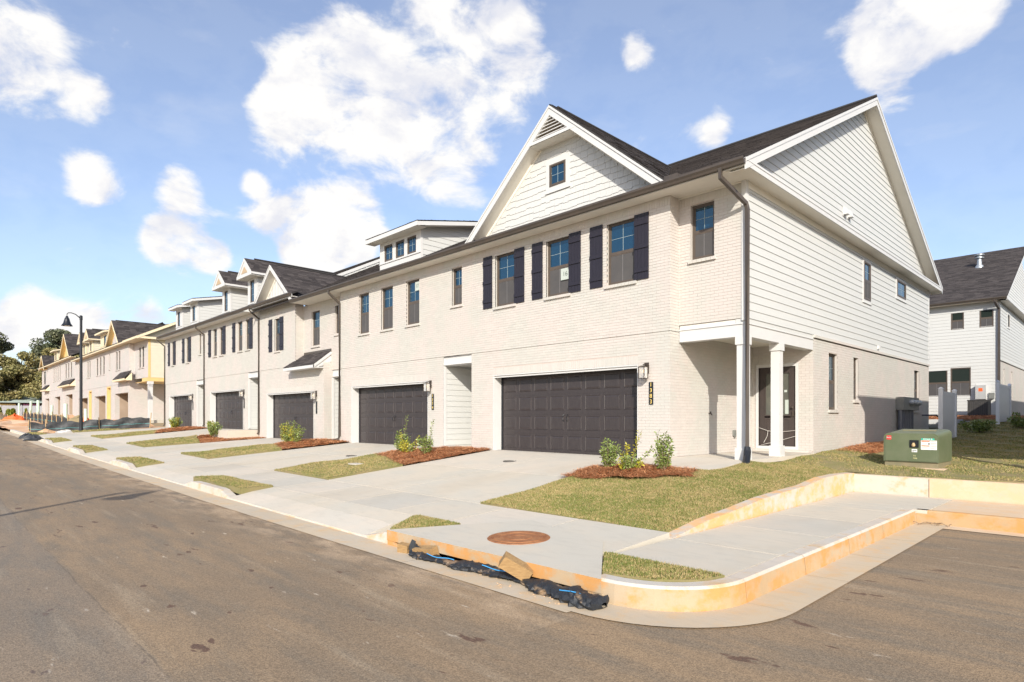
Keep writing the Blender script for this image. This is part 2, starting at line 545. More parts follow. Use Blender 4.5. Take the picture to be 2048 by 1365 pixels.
def mat_concrete(name, base, warm, clay=None, clay_lo=0.45, clay_hi=0.62, cscale=1.3):
    m, nt, b = nodes_of(name)
    L = nt.links.new
    geo = nt.nodes.new('ShaderNodeNewGeometry'); pos = geo.outputs['Position']
    f1, _ = noise_fac(nt, pos, 0.8, 6, 0.38, 0.62)
    col = mixnode(nt, f1, base, warm)
    f0, _ = noise_fac(nt, pos, 0.45, 7, 0.46, 0.66, (1.0, 0.6, 1))
    k0 = nt.nodes.new('ShaderNodeMath'); k0.operation = 'MULTIPLY'; k0.inputs[1].default_value = 0.45; L(f0, k0.inputs[0])
    col = mixnode(nt, k0.outputs[0], col, tuple(c * f for c, f in zip(base, (0.88, 0.82, 0.74))))
    f2, _ = noise_fac(nt, pos, 6.0, 7, 0.48, 0.72, (0.5, 1.6, 1))
    k = nt.nodes.new('ShaderNodeMath'); k.operation = 'MULTIPLY'; k.inputs[1].default_value = 0.25; L(f2, k.inputs[0])
    col = mixnode(nt, k.outputs[0], col, tuple(c * 0.72 for c in base))
    if clay:
        f3, _ = noise_fac(nt, pos, cscale * 2.2, 9, clay_lo, clay_hi, (1, 1, 1.3), 0.68)
        col = mixnode(nt, f3, col, clay)
    nb = nt.nodes.new('ShaderNodeTexNoise'); nb.inputs['Scale'].default_value = 160; nb.inputs['Detail'].default_value = 3
    L(pos, nb.inputs['Vector'])
    h = nt.nodes.new('ShaderNodeHueSaturation')
    mr = nt.nodes.new('ShaderNodeMapRange'); mr.inputs['To Min'].default_value = 0.86; mr.inputs['To Max'].default_value = 1.14
    L(nb.outputs['Fac'], mr.inputs['Value']); L(mr.outputs[0], h.inputs['Value']); L(col, h.inputs['Color'])
    L(h.outputs[0], b.inputs['Base Color'])
    setp(b, Roughness=0.85)
    bp = nt.nodes.new('ShaderNodeBump'); bp.inputs['Strength'].default_value = 0.2; bp.inputs['Distance'].default_value = 0.004
    L(nb.outputs['Fac'], bp.inputs['Height']); L(bp.outputs[0], b.inputs['Normal'])
    return m


def mat_grass(name):
    m, nt, b = nodes_of(name)
    L = nt.links.new
    geo = nt.nodes.new('ShaderNodeNewGeometry'); pos = geo.outputs['Position']
    f1, _ = noise_fac(nt, pos, 1.1, 5, 0.36, 0.62)
    f2, _ = noise_fac(nt, pos, 7.0, 3, 0.45, 0.65)
    green = (0.12, 0.15, 0.028); green2 = (0.20, 0.205, 0.05); straw = (0.36, 0.275, 0.12)
    col = mixnode(nt, geo.outputs['Random Per Island'], green, green2)
    mr = nt.nodes.new('ShaderNodeMath'); mr.operation = 'MULTIPLY_ADD'; mr.inputs[1].default_value = 0.55
    L(f1, mr.inputs[0])
    k = nt.nodes.new('ShaderNodeMath'); k.operation = 'MULTIPLY'; k.inputs[1].default_value = 0.45; L(f2, k.inputs[0]); L(k.outputs[0], mr.inputs[2])
    lt = nt.nodes.new('ShaderNodeMath'); lt.operation = 'LESS_THAN'
    w2 = nt.nodes.new('ShaderNodeTexWhiteNoise'); w2.noise_dimensions = '1D'; L(geo.outputs['Random Per Island'], w2.inputs['W'])
    sb = nt.nodes.new('ShaderNodeMath'); sb.operation = 'MULTIPLY_ADD'; sb.inputs[1].default_value = 0.85; sb.inputs[2].default_value = 0.12
    L(mr.outputs[0], sb.inputs[0])
    L(w2.outputs['Value'], lt.inputs[0]); L(sb.outputs[0], lt.inputs[1])
    col = mixnode(nt, lt.outputs[0], col, straw)
    L(col, b.inputs['Base Color'])
    setp(b, Roughness=0.6)
    return m


def mat_roof(name, base=(0.032, 0.028, 0.028), hi=(0.078, 0.068, 0.065)):
    m, nt, b = nodes_of(name)
    L = nt.links.new
    geo = nt.nodes.new('ShaderNodeNewGeometry'); pos = geo.outputs['Position']
    col = mixnode(nt, geo.outputs['Random Per Island'], base, hi)
    f, _ = noise_fac(nt, pos, 140, 2, 0.3, 0.7)
    h = nt.nodes.new('ShaderNodeHueSaturation')
    mr = nt.nodes.new('ShaderNodeMapRange'); mr.inputs['To Min'].default_value = 0.7; mr.inputs['To Max'].default_value = 1.35
    L(f, mr.inputs['Value']); L(mr.outputs[0], h.inputs['Value']); L(col, h.inputs['Color'])
    L(h.outputs[0], b.inputs['Base Color'])
    setp(b, Roughness=0.9)
    b.inputs['Specular IOR Level'].default_value = 0.2
    return m


BRICK = mat_brick('painted_brick')
MORTAR = M('painted_mortar', (0.46, 0.38, 0.335), (0.49, 0.435, 0.39), rough=0.85, scale=2.0)
BRICK_FAR = mat_brick('painted_brick_far', False)
BRICK_RAW = mat_brick('primed_brick_far', False, (1.0, 0.99, 1.02))
TRIM = M('white_trim', (0.57, 0.57, 0.555), (0.55, 0.55, 0.54), rough=0.5, scale=3)
SOFFIT = M('cream_soffit', (0.72, 0.69, 0.62), (0.69, 0.665, 0.60), rough=0.6, scale=2)
SIDING = M('white_siding', (0.535, 0.54, 0.52), (0.51, 0.52, 0.505), rough=0.55, scale=2.5, bump=0.12, bscale=45, stretch=(1, 0.4, 6))
SIDING_TAN = M('primed_siding', (0.60, 0.56, 0.44), (0.56, 0.53, 0.42), rough=0.6, scale=2.5)
SHAKE = M('white_shake', (0.54, 0.545, 0.525), (0.515, 0.52, 0.51), rough=0.6, island=0.05, scale=6, bump=0.3, bscale=30, stretch=(6, 6, 0.6))
RAWWOOD = M('yellow_sheathing', (0.66, 0.47, 0.19), (0.56, 0.41, 0.19), rough=0.7, scale=4)
PRIMETRIM = M('primed_trim', (0.70, 0.60, 0.40), (0.63, 0.55, 0.39), rough=0.6, scale=2)
ROOF = mat_roof('roof_shingle')
ROOFBASE = M('roof_felt', (0.03, 0.028, 0.028), rough=0.9)
GUTTER = M('bronze_gutter', (0.075, 0.06, 0.048), (0.06, 0.05, 0.042), rough=0.4, scale=3)
BLACKMETAL = M('black_metal', (0.012, 0.014, 0.018), rough=0.35)
DARKBRONZE = M('dark_bronze', (0.05, 0.038, 0.03), rough=0.45)
FRAME = M('bronze_window_frame', (0.095, 0.073, 0.056), (0.08, 0.063, 0.05), rough=0.45, scale=5)
MUNTIN = M('muntin', (0.24, 0.30, 0.31), rough=0.4)
SCREEN = M('insect_screen', (0.075, 0.071, 0.070), (0.06, 0.058, 0.06), rough=0.85, scale=2.0)
SHUTTER = M('shutter_paint', (0.018, 0.015, 0.025), (0.014, 0.012, 0.019), rough=0.5, scale=8, bump=0.3, bscale=12, stretch=(8, 8, 0.5))
GDOOR = M('garage_door_paint', (0.036, 0.029, 0.030), (0.050, 0.043, 0.042), rough=0.38, scale=5, lo=0.45, hi=0.75, bump=0.15, bscale=25, stretch=(8, 8, 1))
PAPER = M('paper', (0.42, 0.47, 0.43), rough=0.7)
INK = M('ink', (0.05, 0.07, 0.06), rough=0.7)
GOLD = M('gold_paint', (0.75, 0.55, 0.16), rough=0.4)
CONC = mat_concrete('concrete', (0.50, 0.47, 0.40), (0.54, 0.485, 0.395))
CONC2 = mat_concrete('concrete_driveway', (0.52, 0.485, 0.415), (0.56, 0.50, 0.415))
CONC3 = mat_concrete('concrete_grey_panel', (0.475, 0.45, 0.39), (0.51, 0.465, 0.39))
KERBM = mat_concrete('kerb_concrete', (0.50, 0.475, 0.43), (0.55, 0.48, 0.40), clay=(0.52, 0.36, 0.20), clay_lo=0.50, clay_hi=0.70)
KERBFACE = mat_concrete('kerb_face_clay', (0.42, 0.335, 0.23), (0.45, 0.30, 0.155), clay=(0.50, 0.255, 0.085), clay_lo=0.42, clay_hi=0.60)
GUTPAN = mat_concrete('gutter_pan', (0.50, 0.43, 0.33), (0.53, 0.43, 0.30), clay=(0.56, 0.39, 0.22), clay_lo=0.48, clay_hi=0.72)
ASPHALT = mat_asphalt()
GRASS = mat_grass('lawn_grass')
SOILLAWN = M('thatch_soil', (0.25, 0.195, 0.10), (0.17, 0.165, 0.055), rough=0.95, scale=1.4, detail=8, bump=0.6, bscale=30)
STRAW = M('pine_straw', (0.50, 0.215, 0.09), (0.66, 0.34, 0.16), rough=0.7, scale=8, island=0.35)
STRAWBASE = M('straw_litter', (0.30, 0.115, 0.045), (0.40, 0.165, 0.07), rough=0.9, scale=12, bump=0.6, bscale=60)
CLAY = M('red_clay', (0.50, 0.26, 0.12), (0.60, 0.42, 0.28), rough=0.95, scale=0.6, detail=8, bump=0.6, bscale=6)
EARTH = M('dry_earth', (0.34, 0.25, 0.16), (0.25, 0.21, 0.11), rough=0.95, scale=0.2, detail=8)
BLACKFAB = M('black_fabric', (0.018, 0.021, 0.026), (0.045, 0.048, 0.05), rough=0.55, scale=6, bump=0.6, bscale=14)
SOCKM = M('dusty_black_fabric', (0.016, 0.019, 0.024), (0.30, 0.21, 0.13), rough=0.6, scale=4.5, detail=7, lo=0.56, hi=0.68, bump=0.8, bscale=30)
STAKE = M('wood_stake', (0.50, 0.35, 0.19), (0.42, 0.29, 0.15), rough=0.8, scale=10)
TIMBER = M('treated_timber', (0.36, 0.23, 0.10), (0.27, 0.165, 0.07), rough=0.8, scale=14, stretch=(1, 1, 6), bump=0.3, bscale=30)
TEAL = M('teal_stripe', (0.08, 0.33, 0.34), rough=0.6)
BLUE = M('blue_stripe', (0.05, 0.30, 0.62), rough=0.6)
PIPE = M('pale_green_pipe', (0.48, 0.62, 0.50), (0.55, 0.66, 0.56), rough=0.5, scale=3)
ORANGE = M('orange_plastic', (0.80, 0.16, 0.04), (0.70, 0.13, 0.03), rough=0.5, scale=8)
RUST = M('rusty_iron', (0.23, 0.085, 0.03), (0.34, 0.15, 0.06), rough=0.8, scale=9, bump=0.5, bscale=50)
IRON = M('grey_iron', (0.07, 0.066, 0.06), (0.10, 0.09, 0.08), rough=0.7, scale=9)
TFGREEN = M('transformer_green', (0.10, 0.125, 0.065), (0.125, 0.145, 0.085), rough=0.42, scale=3, detail=8)
TFDIRT = M('transformer_base', (0.185, 0.17, 0.10), (0.24, 0.20, 0.12), rough=0.7, scale=6, detail=8)
RED = M('red_sticker', (0.72, 0.03, 0.03), rough=0.5)
ORANGESTK = M('orange_sticker', (0.80, 0.12, 0.02), rough=0.5)
GREENTAPE = M('green_tape', (0.02, 0.42, 0.30), rough=0.4)
WHITE = M('white_paint', (0.78, 0.78, 0.76), rough=0.5)
VINYL = M('white_vinyl', (0.74, 0.75, 0.76), (0.72, 0.73, 0.745), rough=0.4, scale=2)
METER = M('grey_enamel', (0.20, 0.205, 0.19), (0.16, 0.165, 0.155), rough=0.5, scale=5)
CONDUIT = M('grey_conduit', (0.085, 0.095, 0.12), (0.11, 0.118, 0.14), rough=0.45, scale=4)
ACDARK = M('air_conditioner_grille', (0.035, 0.034, 0.034), (0.05, 0.048, 0.046), rough=0.5, scale=10)
ACGREY = M('grey_box', (0.40, 0.405, 0.40), (0.36, 0.365, 0.36), rough=0.5, scale=4)
DOORPAINT = M('entry_door_paint', (0.055, 0.042, 0.038), (0.047, 0.037, 0.034), rough=0.45, scale=4)
GALV = M('galvanised', (0.42, 0.45, 0.47), (0.36, 0.39, 0.42), rough=0.4, metal=0.5, scale=8)
INTERIOR = M('garage_interior', (0.36, 0.28, 0.21), (0.30, 0.23, 0.17), rough=0.9, scale=1)
BARK = M('bark', (0.10, 0.07, 0.05), (0.14, 0.11, 0.085), rough=0.9, scale=5)
TWIG = M('twig', (0.30, 0.22, 0.14), (0.22, 0.15, 0.09), rough=0.8, scale=30)
LEAF = M('shrub_leaf', (0.13, 0.185, 0.035), (0.21, 0.255, 0.07), rough=0.4, scale=6, island=0.3)
LEAFY = M('shrub_leaf_yellow', (0.30, 0.30, 0.025), (0.38, 0.33, 0.04), rough=0.4, scale=6, island=0.25)
CROWN = M('tree_leaf', (0.17, 0.165, 0.055), (0.27, 0.22, 0.085), rough=0.6, scale=0.35, island=0.35)
CROWN2 = M('oak_leaf', (0.07, 0.09, 0.045), (0.12, 0.12, 0.06), rough=0.6, scale=0.35, island=0.35)
CONIFER = M('arborvitae_leaf', (0.13, 0.16, 0.015), (0.18, 0.19, 0.02), rough=0.6, scale=3, island=0.3)
WALLGREY = M('grey_fence', (0.37, 0.37, 0.38), (0.33, 0.335, 0.35), rough=0.7, scale=0.8)
SHEDGREEN = M('green_metal_roof', (0.40, 0.48, 0.43), (0.45, 0.52, 0.47), rough=0.5, scale=0.5)
PALEDUST = M('pale_rubble', (0.62, 0.60, 0.57), (0.50, 0.47, 0.43), rough=0.9, scale=3)


def mat_glass():
    m, nt, b = nodes_of('coated_glass')
    setp(b, Roughness=0.03)
    b.inputs['Base Color'].default_value = (0.003, 0.022, 0.048, 1)  # blue base colour stands in for part of the reflected sky
    b.inputs['IOR'].default_value = 2.1
    b.inputs['Specular Tint'].default_value = (0.55, 0.85, 1.0, 1)
    return m


GLASS = mat_glass()
GLASS_DARK = M('painted_reflection_glass', (0.02, 0.028, 0.024), rough=0.04)  # dark green base painted in place of the reflected house and trees
FROST = M('frosted_glass', (0.62, 0.58, 0.54), rough=0.35)
DOORGLASS = M('door_glass', (0.11, 0.11, 0.09), (0.085, 0.09, 0.078), rough=0.12, scale=2)


def mat_emit(name, col, s):
    m, nt, b = nodes_of(name)
    b.inputs['Base Color'].default_value = rgb(col)
    b.inputs['Emission Color'].default_value = rgb(col)
    b.inputs['Emission Strength'].default_value = s
    return m


BULB = mat_emit('lit_bulb', (1.0, 0.72, 0.35), 3.0)

# ------------------------------------------------------------------ roof shingles
def clip_poly(sub, poly):
    out = sub
    n = len(poly)
    for i in range(n):
        ax, ay = poly[i]; bx, by = poly[(i + 1) % n]
        inp = out; out = []
        if not inp: break
        px, py = inp[-1]
        sp = (bx - ax) * (py - ay) - (by - ay) * (px - ax)
        for (qx, qy) in inp:
            sq = (bx - ax) * (qy - ay) - (by - ay) * (qx - ax)
            if sq >= 0:
                if sp < 0:
                    t = sp / (sp - sq); out.append((px + (qx - px) * t, py + (qy - py) * t))
                out.append((qx, qy))
            elif sp >= 0:
                t = sp / (sp - sq); out.append((px + (qx - px) * t, py + (qy - py) * t))
            px, py, sp = qx, qy, sq
    return out


def shingles(mb, pts, eave, exposure=0.145, w0=0.16, w1=0.42):
    pts = [Vector(p) for p in pts]
    e = Vector(eave).normalized()
    nrm = (pts[1] - pts[0]).cross(pts[2] - pts[0]).normalized()
    if nrm.z < 0: nrm = -nrm
    up = nrm.cross(e).normalized()
    if up.z < 0: up = -up
    o = pts[0]
    P = [((p - o).dot(e), (p - o).dot(up)) for p in pts]
    ar = sum(P[i][0] * P[(i + 1) % len(P)][1] - P[(i + 1) % len(P)][0] * P[i][1] for i in range(len(P)))
    if ar < 0: P = P[::-1]
    a0 = min(p[0] for p in P); a1 = max(p[0] for p in P)
    b0 = min(p[1] for p in P); b1 = max(p[1] for p in P)
    nb = int((b1 - b0) / exposure) + 1
    for j in range(nb):
        b = b0 + j * exposure
        a = a0 - random.random() * 0.3
        while a < a1:
            w = random.uniform(w0, w1)
            th = random.choice((0.006, 0.006, 0.012))
            q = clip_poly([(a, b), (a + w - 0.004, b), (a + w - 0.004, b + exposure + 0.01), (a, b + exposure + 0.01)], P)
            if len(q) >= 3:
                h = lambda bb: 0.004 + th * max(0.0, 1 - (bb - b) / exposure)
                top = [o + e * x + up * y + nrm * h(y) for x, y in q]
                base = len(mb.v)
                mb.v.extend([tuple(t) for t in top])
                mb.f.append(tuple(range(base, base + len(top)))); mb.m.append(0)
                lo = [(x, y) for x, y in q if y < b + 1e-4]
                if len(lo) >= 2:
                    xs = [x for x, _ in lo]
                    A = o + e * min(xs) + up * b; B = o + e * max(xs) + up * b
                    # riser shares island through shared verts is not needed
                    mb.poly([A, B, B + nrm * (0.004 + th), A + nrm * (0.004 + th)])
            a += w


def roof_face(house, pts, eave, mats=None, exposure=0.145, w=(0.16, 0.42), name='roof_shingles', thick=0.05):
    """one roof slope: a decking slab with the shingles laid on it"""
    pts = [Vector(p) for p in pts]
    nrm = (pts[1] - pts[0]).cross(pts[2] - pts[0]).normalized()
    if nrm.z < 0: nrm = -nrm
    mb = MB()
    mb.prism([p - nrm * thick for p in pts], nrm * (thick + 0.002))
    deck = mb.build('roof', [ROOFBASE], house)
    ms = MB()
    shingles(ms, pts, eave, exposure, w[0], w[1])
    s = ms.build(name, [ROOF], deck)
    s['kind'] = 'stuff'
    return deck


# ------------------------------------------------------------------ brickwork
BL, BH, BJ = 0.203, 0.0677, 0.0034


class Bricks:
    """collects every brick of one house; nearest 300 become their own objects"""
    def __init__(s): s.items = []

    def course_wall(s, fr, u0, u1, w0, w1, ops, n0=0.0):
        rows = int(round((w1 - w0) / BH))
        bh = (w1 - w0) / max(rows, 1)
        for r in range(rows):
            wa = w0 + r * bh; wc = wa + bh / 2
            cuts = [(o[0], o[1]) for o in ops if o[2] < wc < o[3]]
            off = (r % 2) * BL / 2
            for a, b in ival_minus(u0, u1, cuts):
                k = math.floor((a - off) / BL)
                while True:
                    p = off + k * BL; q = p + BL
                    x = max(a, p) + BJ * (0 if p <= a else 1); y = min(b, q) - BJ * (0 if q >= b else 1)
                    if y - x > 0.025:
                        s.items.append((fr, x, y, wa + BJ, wa + bh - BJ, n0 + random.uniform(0.0045, 0.007)))
                    if q >= b - 1e-6: break
                    k += 1

    def soldier(s, fr, u0, u1, w0, w1, n0=0.0, step=0.0677):
        n = max(1, int(round((u1 - u0) / step))); st = (u1 - u0) / n
        for i in range(n):
            s.items.append((fr, u0 + i * st + BJ * 0.7, u0 + (i + 1) * st - BJ * 0.7, w0 + BJ, w1 - BJ, n0 + random.uniform(0.0045, 0.0075)))

    def finish(s, house, wall, single=300):
        it = s.items
        cam_v = Vector(CAM)
        def size(b):
            fr = b[0]
            c = fr.p((b[1] + b[2]) / 2, b[5], (b[3] + b[4]) / 2)
            d = cam_v - c
            vis = max(0.0, d.normalized().dot(fr.n))
            return -(b[2] - b[1]) * (b[4] - b[3]) * vis / d.length_squared
        idx = sorted(range(len(it)), key=lambda i: size(it[i])) if single else []
        near = set(idx[:single])
        mb = MB()
        shared = {}
        for i, (fr, a, b, c, d, n) in enumerate(it):
            if i in near:
                key = (round(fr.n.x, 2), round(fr.n.y, 2), round(b - a, 3), round(d - c, 4))
                if key not in shared:
                    t = MB()
                    f0 = Fr((0, 0, 0), fr.u, fr.n)
                    t.fbox(f0, -(b - a) / 2, (b - a) / 2, -0.01, 0.0, -(d - c) / 2, (d - c) / 2)
                    shared[key] = t.mesh('brick', [BRICK])
                link('brick', shared[key], wall, loc=fr.p((a + b) / 2, n, (c + d) / 2))
            else:
                bb = len(mb.v)
                P = [fr.p(a, n, c), fr.p(b, n, c), fr.p(b, n, d), fr.p(a, n, d), fr.p(a, -0.002, c), fr.p(b, -0.002, c), fr.p(b, -0.002, d), fr.p(a, -0.002, d)]
                mb.v.extend([tuple(p) for p in P])
                for q in ((0, 1, 2, 3), (0, 4, 5, 1), (1, 5, 6, 2), (2, 6, 7, 3), (3, 7, 4, 0)):
                    mb.f.append(tuple(bb + k for k in q)); mb.m.append(0)
        o = mb.build('brick_facing', [BRICK], wall)
        o['kind'] = 'stuff'


def wall_cells(mb, fr, u0, u1, w0, w1, ops, n=0.0, reveal=0.11, mi=0, rmi=0):
    for a, b, c, d in rects_minus(u0, u1, w0, w1, ops):
        mb.poly([fr.p(a, n, c), fr.p(b, n, c), fr.p(b, n, d), fr.p(a, n, d)], mi)
    for o in ops:
        a, b, c, d = o[:4]
        dp = o[4] if len(o) > 4 else reveal
        nf = n + 0.009
        mb.poly([fr.p(a, nf, c), fr.p(a, -dp, c), fr.p(a, -dp, d), fr.p(a, nf, d)], rmi)
        mb.poly([fr.p(b, nf, c), fr.p(b, -dp, c), fr.p(b, -dp, d), fr.p(b, nf, d)], rmi)
        mb.poly([fr.p(a, nf, c), fr.p(b, nf, c), fr.p(b, -dp, c), fr.p(a, -dp, c)], rmi)
        mb.poly([fr.p(a, nf, d), fr.p(b, nf, d), fr.p(b, -dp, d), fr.p(a, -dp, d)], rmi)


# ------------------------------------------------------------------ siding boards
def siding(parent, fr, bounds, w0, w1, ops=(), exposure=0.178, mat=None, n0=0.0, split=3.66, name='siding_board'):
    """lap siding, each board its own object; bounds(w) -> (u0, u1)"""
    mat = mat or SIDING
    rows = int(math.ceil((w1 - w0) / exposure - 0.02))
    for r in range(rows):
        a = w0 + r * exposure; b = min(w1, a + exposure + 0.006)
        ua0, ub0 = bounds(a); ua1, ub1 = bounds(b)
        if ub0 - ua0 < 0.03: continue
        if ub1 < ua1: ua1 = ub1 = (ua1 + ub1) / 2
        cuts = [(o[0], o[1]) for o in ops if o[2] < (a + b) / 2 < o[3]]
        joints = []
        if split:
            x = ua0 + random.uniform(0.6, split)
            while x < ub0 - 0.4:
                joints.append(x); x += split
        for x, y in ival_minus(ua0, ub0, cuts):
            xs = [x] + [j for j in joints if x + 0.2 < j < y - 0.2] + [y]
            for i in range(len(xs) - 1):
                p, q = xs[i] + (0.0008 if i else 0), xs[i + 1] - (0.0008 if i < len(xs) - 2 else 0)
                pt = ua1 if abs(p - ua0) < 1e-6 else p
                qt = ub1 if abs(q - ub0) < 1e-6 else q
                mb = MB()
                nb, ntp = n0 + 0.020, n0 + 0.006
                mb.hexa([fr.p(p, nb, a), fr.p(q, nb, a), fr.p(q, n0 - 0.002, a), fr.p(p, n0 - 0.002, a),
                         fr.p(pt, ntp, b), fr.p(qt, ntp, b), fr.p(qt, n0 - 0.002, b), fr.p(pt, n0 - 0.002, b)])
                mb.build(name, [mat], parent)


# ------------------------------------------------------------------ windows, doors
def window(house, fr, u0, u1, w0, w1, kind='double', rec=0.075, cols=2, rows=2, trim=0, sill=None, fmat=None, screen=True, shade=None, sillmat=None, glass=None):
    fmat = fmat or FRAME
    t = 0.045
    mb = MB()
    mb.fring(fr, u0, u1, w0, w1, -rec - 0.05, -rec + 0.012, t)
    wm = (w0 + w1) / 2
    if kind == 'double':
        mb.fbox(fr, u0 + t, u1 - t, -rec - 0.03, -rec + 0.008, wm - 0.026, wm + 0.026)
        mb.fring(fr, u0 + t, u1 - t, wm + 0.026, w1 - t, -rec - 0.04, -rec - 0.005, 0.022)
        mb.fring(fr, u0 + t, u1 - t, w0 + t, wm - 0.026, -rec - 0.02, -rec + 0.004, 0.022)
    else:
        mb.fring(fr, u0 + t, u1 - t, w0 + t, w1 - t, -rec - 0.03, -rec, 0.018)
    win = mb.build('window', [fmat], house)
    a, b = u0 + t + 0.02, u1 - t - 0.02
    areas = [(wm + 0.045, w1 - t - 0.02, -rec - 0.022), (w0 + t + 0.02, wm - 0.045, -rec - 0.012)] if kind == 'double' else [(w0 + t + 0.016, w1 - t - 0.016, -rec - 0.018)]
    for k, (c, d, n) in enumerate(areas):
        pan = MB()
        for i in range(cols):
            for j in range(rows):
                x0 = a + (b - a) * i / cols; x1 = a + (b - a) * (i + 1) / cols
                z0 = c + (d - c) * j / rows; z1 = c + (d - c) * (j + 1) / rows
                pm = MB(); pm.poly([fr.p(x0, n, z0), fr.p(x1, n, z0), fr.p(x1, n, z1), fr.p(x0, n, z1)])
                if not (k == 1 and screen):
                    pm.build('pane', [glass or GLASS], win)
        if k == 1 and screen:
            sc = MB(); sc.fbox(fr, a, b, n + 0.010, n + 0.013, c, d)
            sc.build('insect_screen', [SCREEN], win)
            mu = MB(); mu.fbox(fr, (a + b) / 2 - 0.006, (a + b) / 2 + 0.006, n + 0.013, n + 0.0145, c, d)
            mu.build('muntin', [M_SCREENBAR], win)
        else:
            mu = MB()
            for i in range(1, cols):
                x = a + (b - a) * i / cols; mu.fbox(fr, x - 0.006, x + 0.006, n - 0.001, n + 0.005, c, d)
            for j in range(1, rows):
                z = c + (d - c) * j / rows; mu.fbox(fr, a, b, n - 0.001, n + 0.0035, z - 0.005, z + 0.005)
            if mu.v: mu.build('muntin', [MUNTIN if k == 0 else FRAME], win)
    if sill == 'brick':
        sm = MB()
        n = max(2, int((u1 - u0 + 0.1) / 0.1))
        st = (u1 - u0 + 0.1) / n
        for i in range(n):
            p = u0 - 0.05 + i * st
            sm.hexa([fr.p(p + .003, 0.055, w0 - 0.085), fr.p(p + st - .003, 0.055, w0 - 0.085), fr.p(p + st - .003, -0.08, w0 - 0.075), fr.p(p + .003, -0.08, w0 - 0.075),
                     fr.p(p + .003, 0.06, w0 - 0.018), fr.p(p + st - .003, 0.06, w0 - 0.018), fr.p(p + st - .003, -0.08, w0 + 0.002), fr.p(p + .003, -0.08, w0 + 0.002)])
        sm.build('sill', [sillmat or BRICK], win)
    if trim:
        tm = MB()
        tm.fring(fr, u0 - trim, u1 + trim, w0 - trim, w1 + trim, -0.02, 0.032, trim)
        tm.fbox(fr, u0 - trim - 0.03, u1 + trim + 0.03, -0.02, 0.045, w0 - trim - 0.03, w0 - trim)
        tm.build('window_trim', [TRIM], win)
    return win


M_SCREENBAR = M('screen_bar', (0.16, 0.155, 0.155), rough=0.8)


def paper_sign(win, fr, u0, u1, w0, w1, n, txt, size, dx=0.0):
    mb = MB(); mb.fbox(fr, u0, u1, n, n + 0.001, w0, w1)
    s = mb.build('paper_sign', [PAPER], win)
    s['label'] = 'white paper with the number %s taped in the window' % txt
    me = text_mesh(txt, size, INK, 0.0003)
    o = fr.p((u0 + u1) / 2 + dx, n + 0.0025, (w0 + w1) / 2)
    me.transform(Matrix(((fr.u.x, 0, fr.n.x, o.x), (fr.u.y, 0, fr.n.y, o.y), (0, 1, 0, o.z), (0, 0, 0, 1))))
    s2 = link('digits', me, win)


def shutter(house, fr, u0, u1, w0, w1, n=0.012):
    mb = MB()
    k = 4
    for i in range(k):
        a = u0 + (u1 - u0) * i / k; b = u0 + (u1 - u0) * (i + 1) / k
        mb.fbox(fr, a + 0.002, b - 0.002, n, n + 0.022, w0, w1)
    mb.fbox(fr, u0 + .01, u1 - .01, n, n + 0.016, w0 + .01, w1 - .01)
    s = mb.build('shutter', [SHUTTER], house)
    for c in (0.14, 0.5, 0.86):
        z = w0 + (w1 - w0) * c
        bm = MB(); bm.fbox(fr, u0 + 0.004, u1 - 0.004, n + 0.0, n + 0.045, z - 0.045, z + 0.045)
        bm.build('batten', [SHUTTER], s)
    return s


_PANEL = {}


def panel_mesh(w, h):
    key = (round(w, 3), round(h, 3))
    if key in _PANEL: return _PANEL[key]
    mb = MB()
    def rect(i, n): return [(-w / 2 + i, -n, -h / 2 + i), (w / 2 - i, -n, -h / 2 + i), (w / 2 - i, -n, h / 2 - i), (-w / 2 + i, -n, h / 2 - i)]
    rs = [rect(0, 0.0), rect(0.008, 0.012), rect(0.022, 0.002), rect(0.05, 0.010)]
    for a, b in zip(rs[:-1], rs[1:]):
        for i in range(4):
            j = (i + 1) % 4
            mb.poly([a[i], a[j], b[j], b[i]])
    mb.poly(rs[-1])
    _PANEL[key] = mb.mesh('panel', [GDOOR])
    return _PANEL[key]


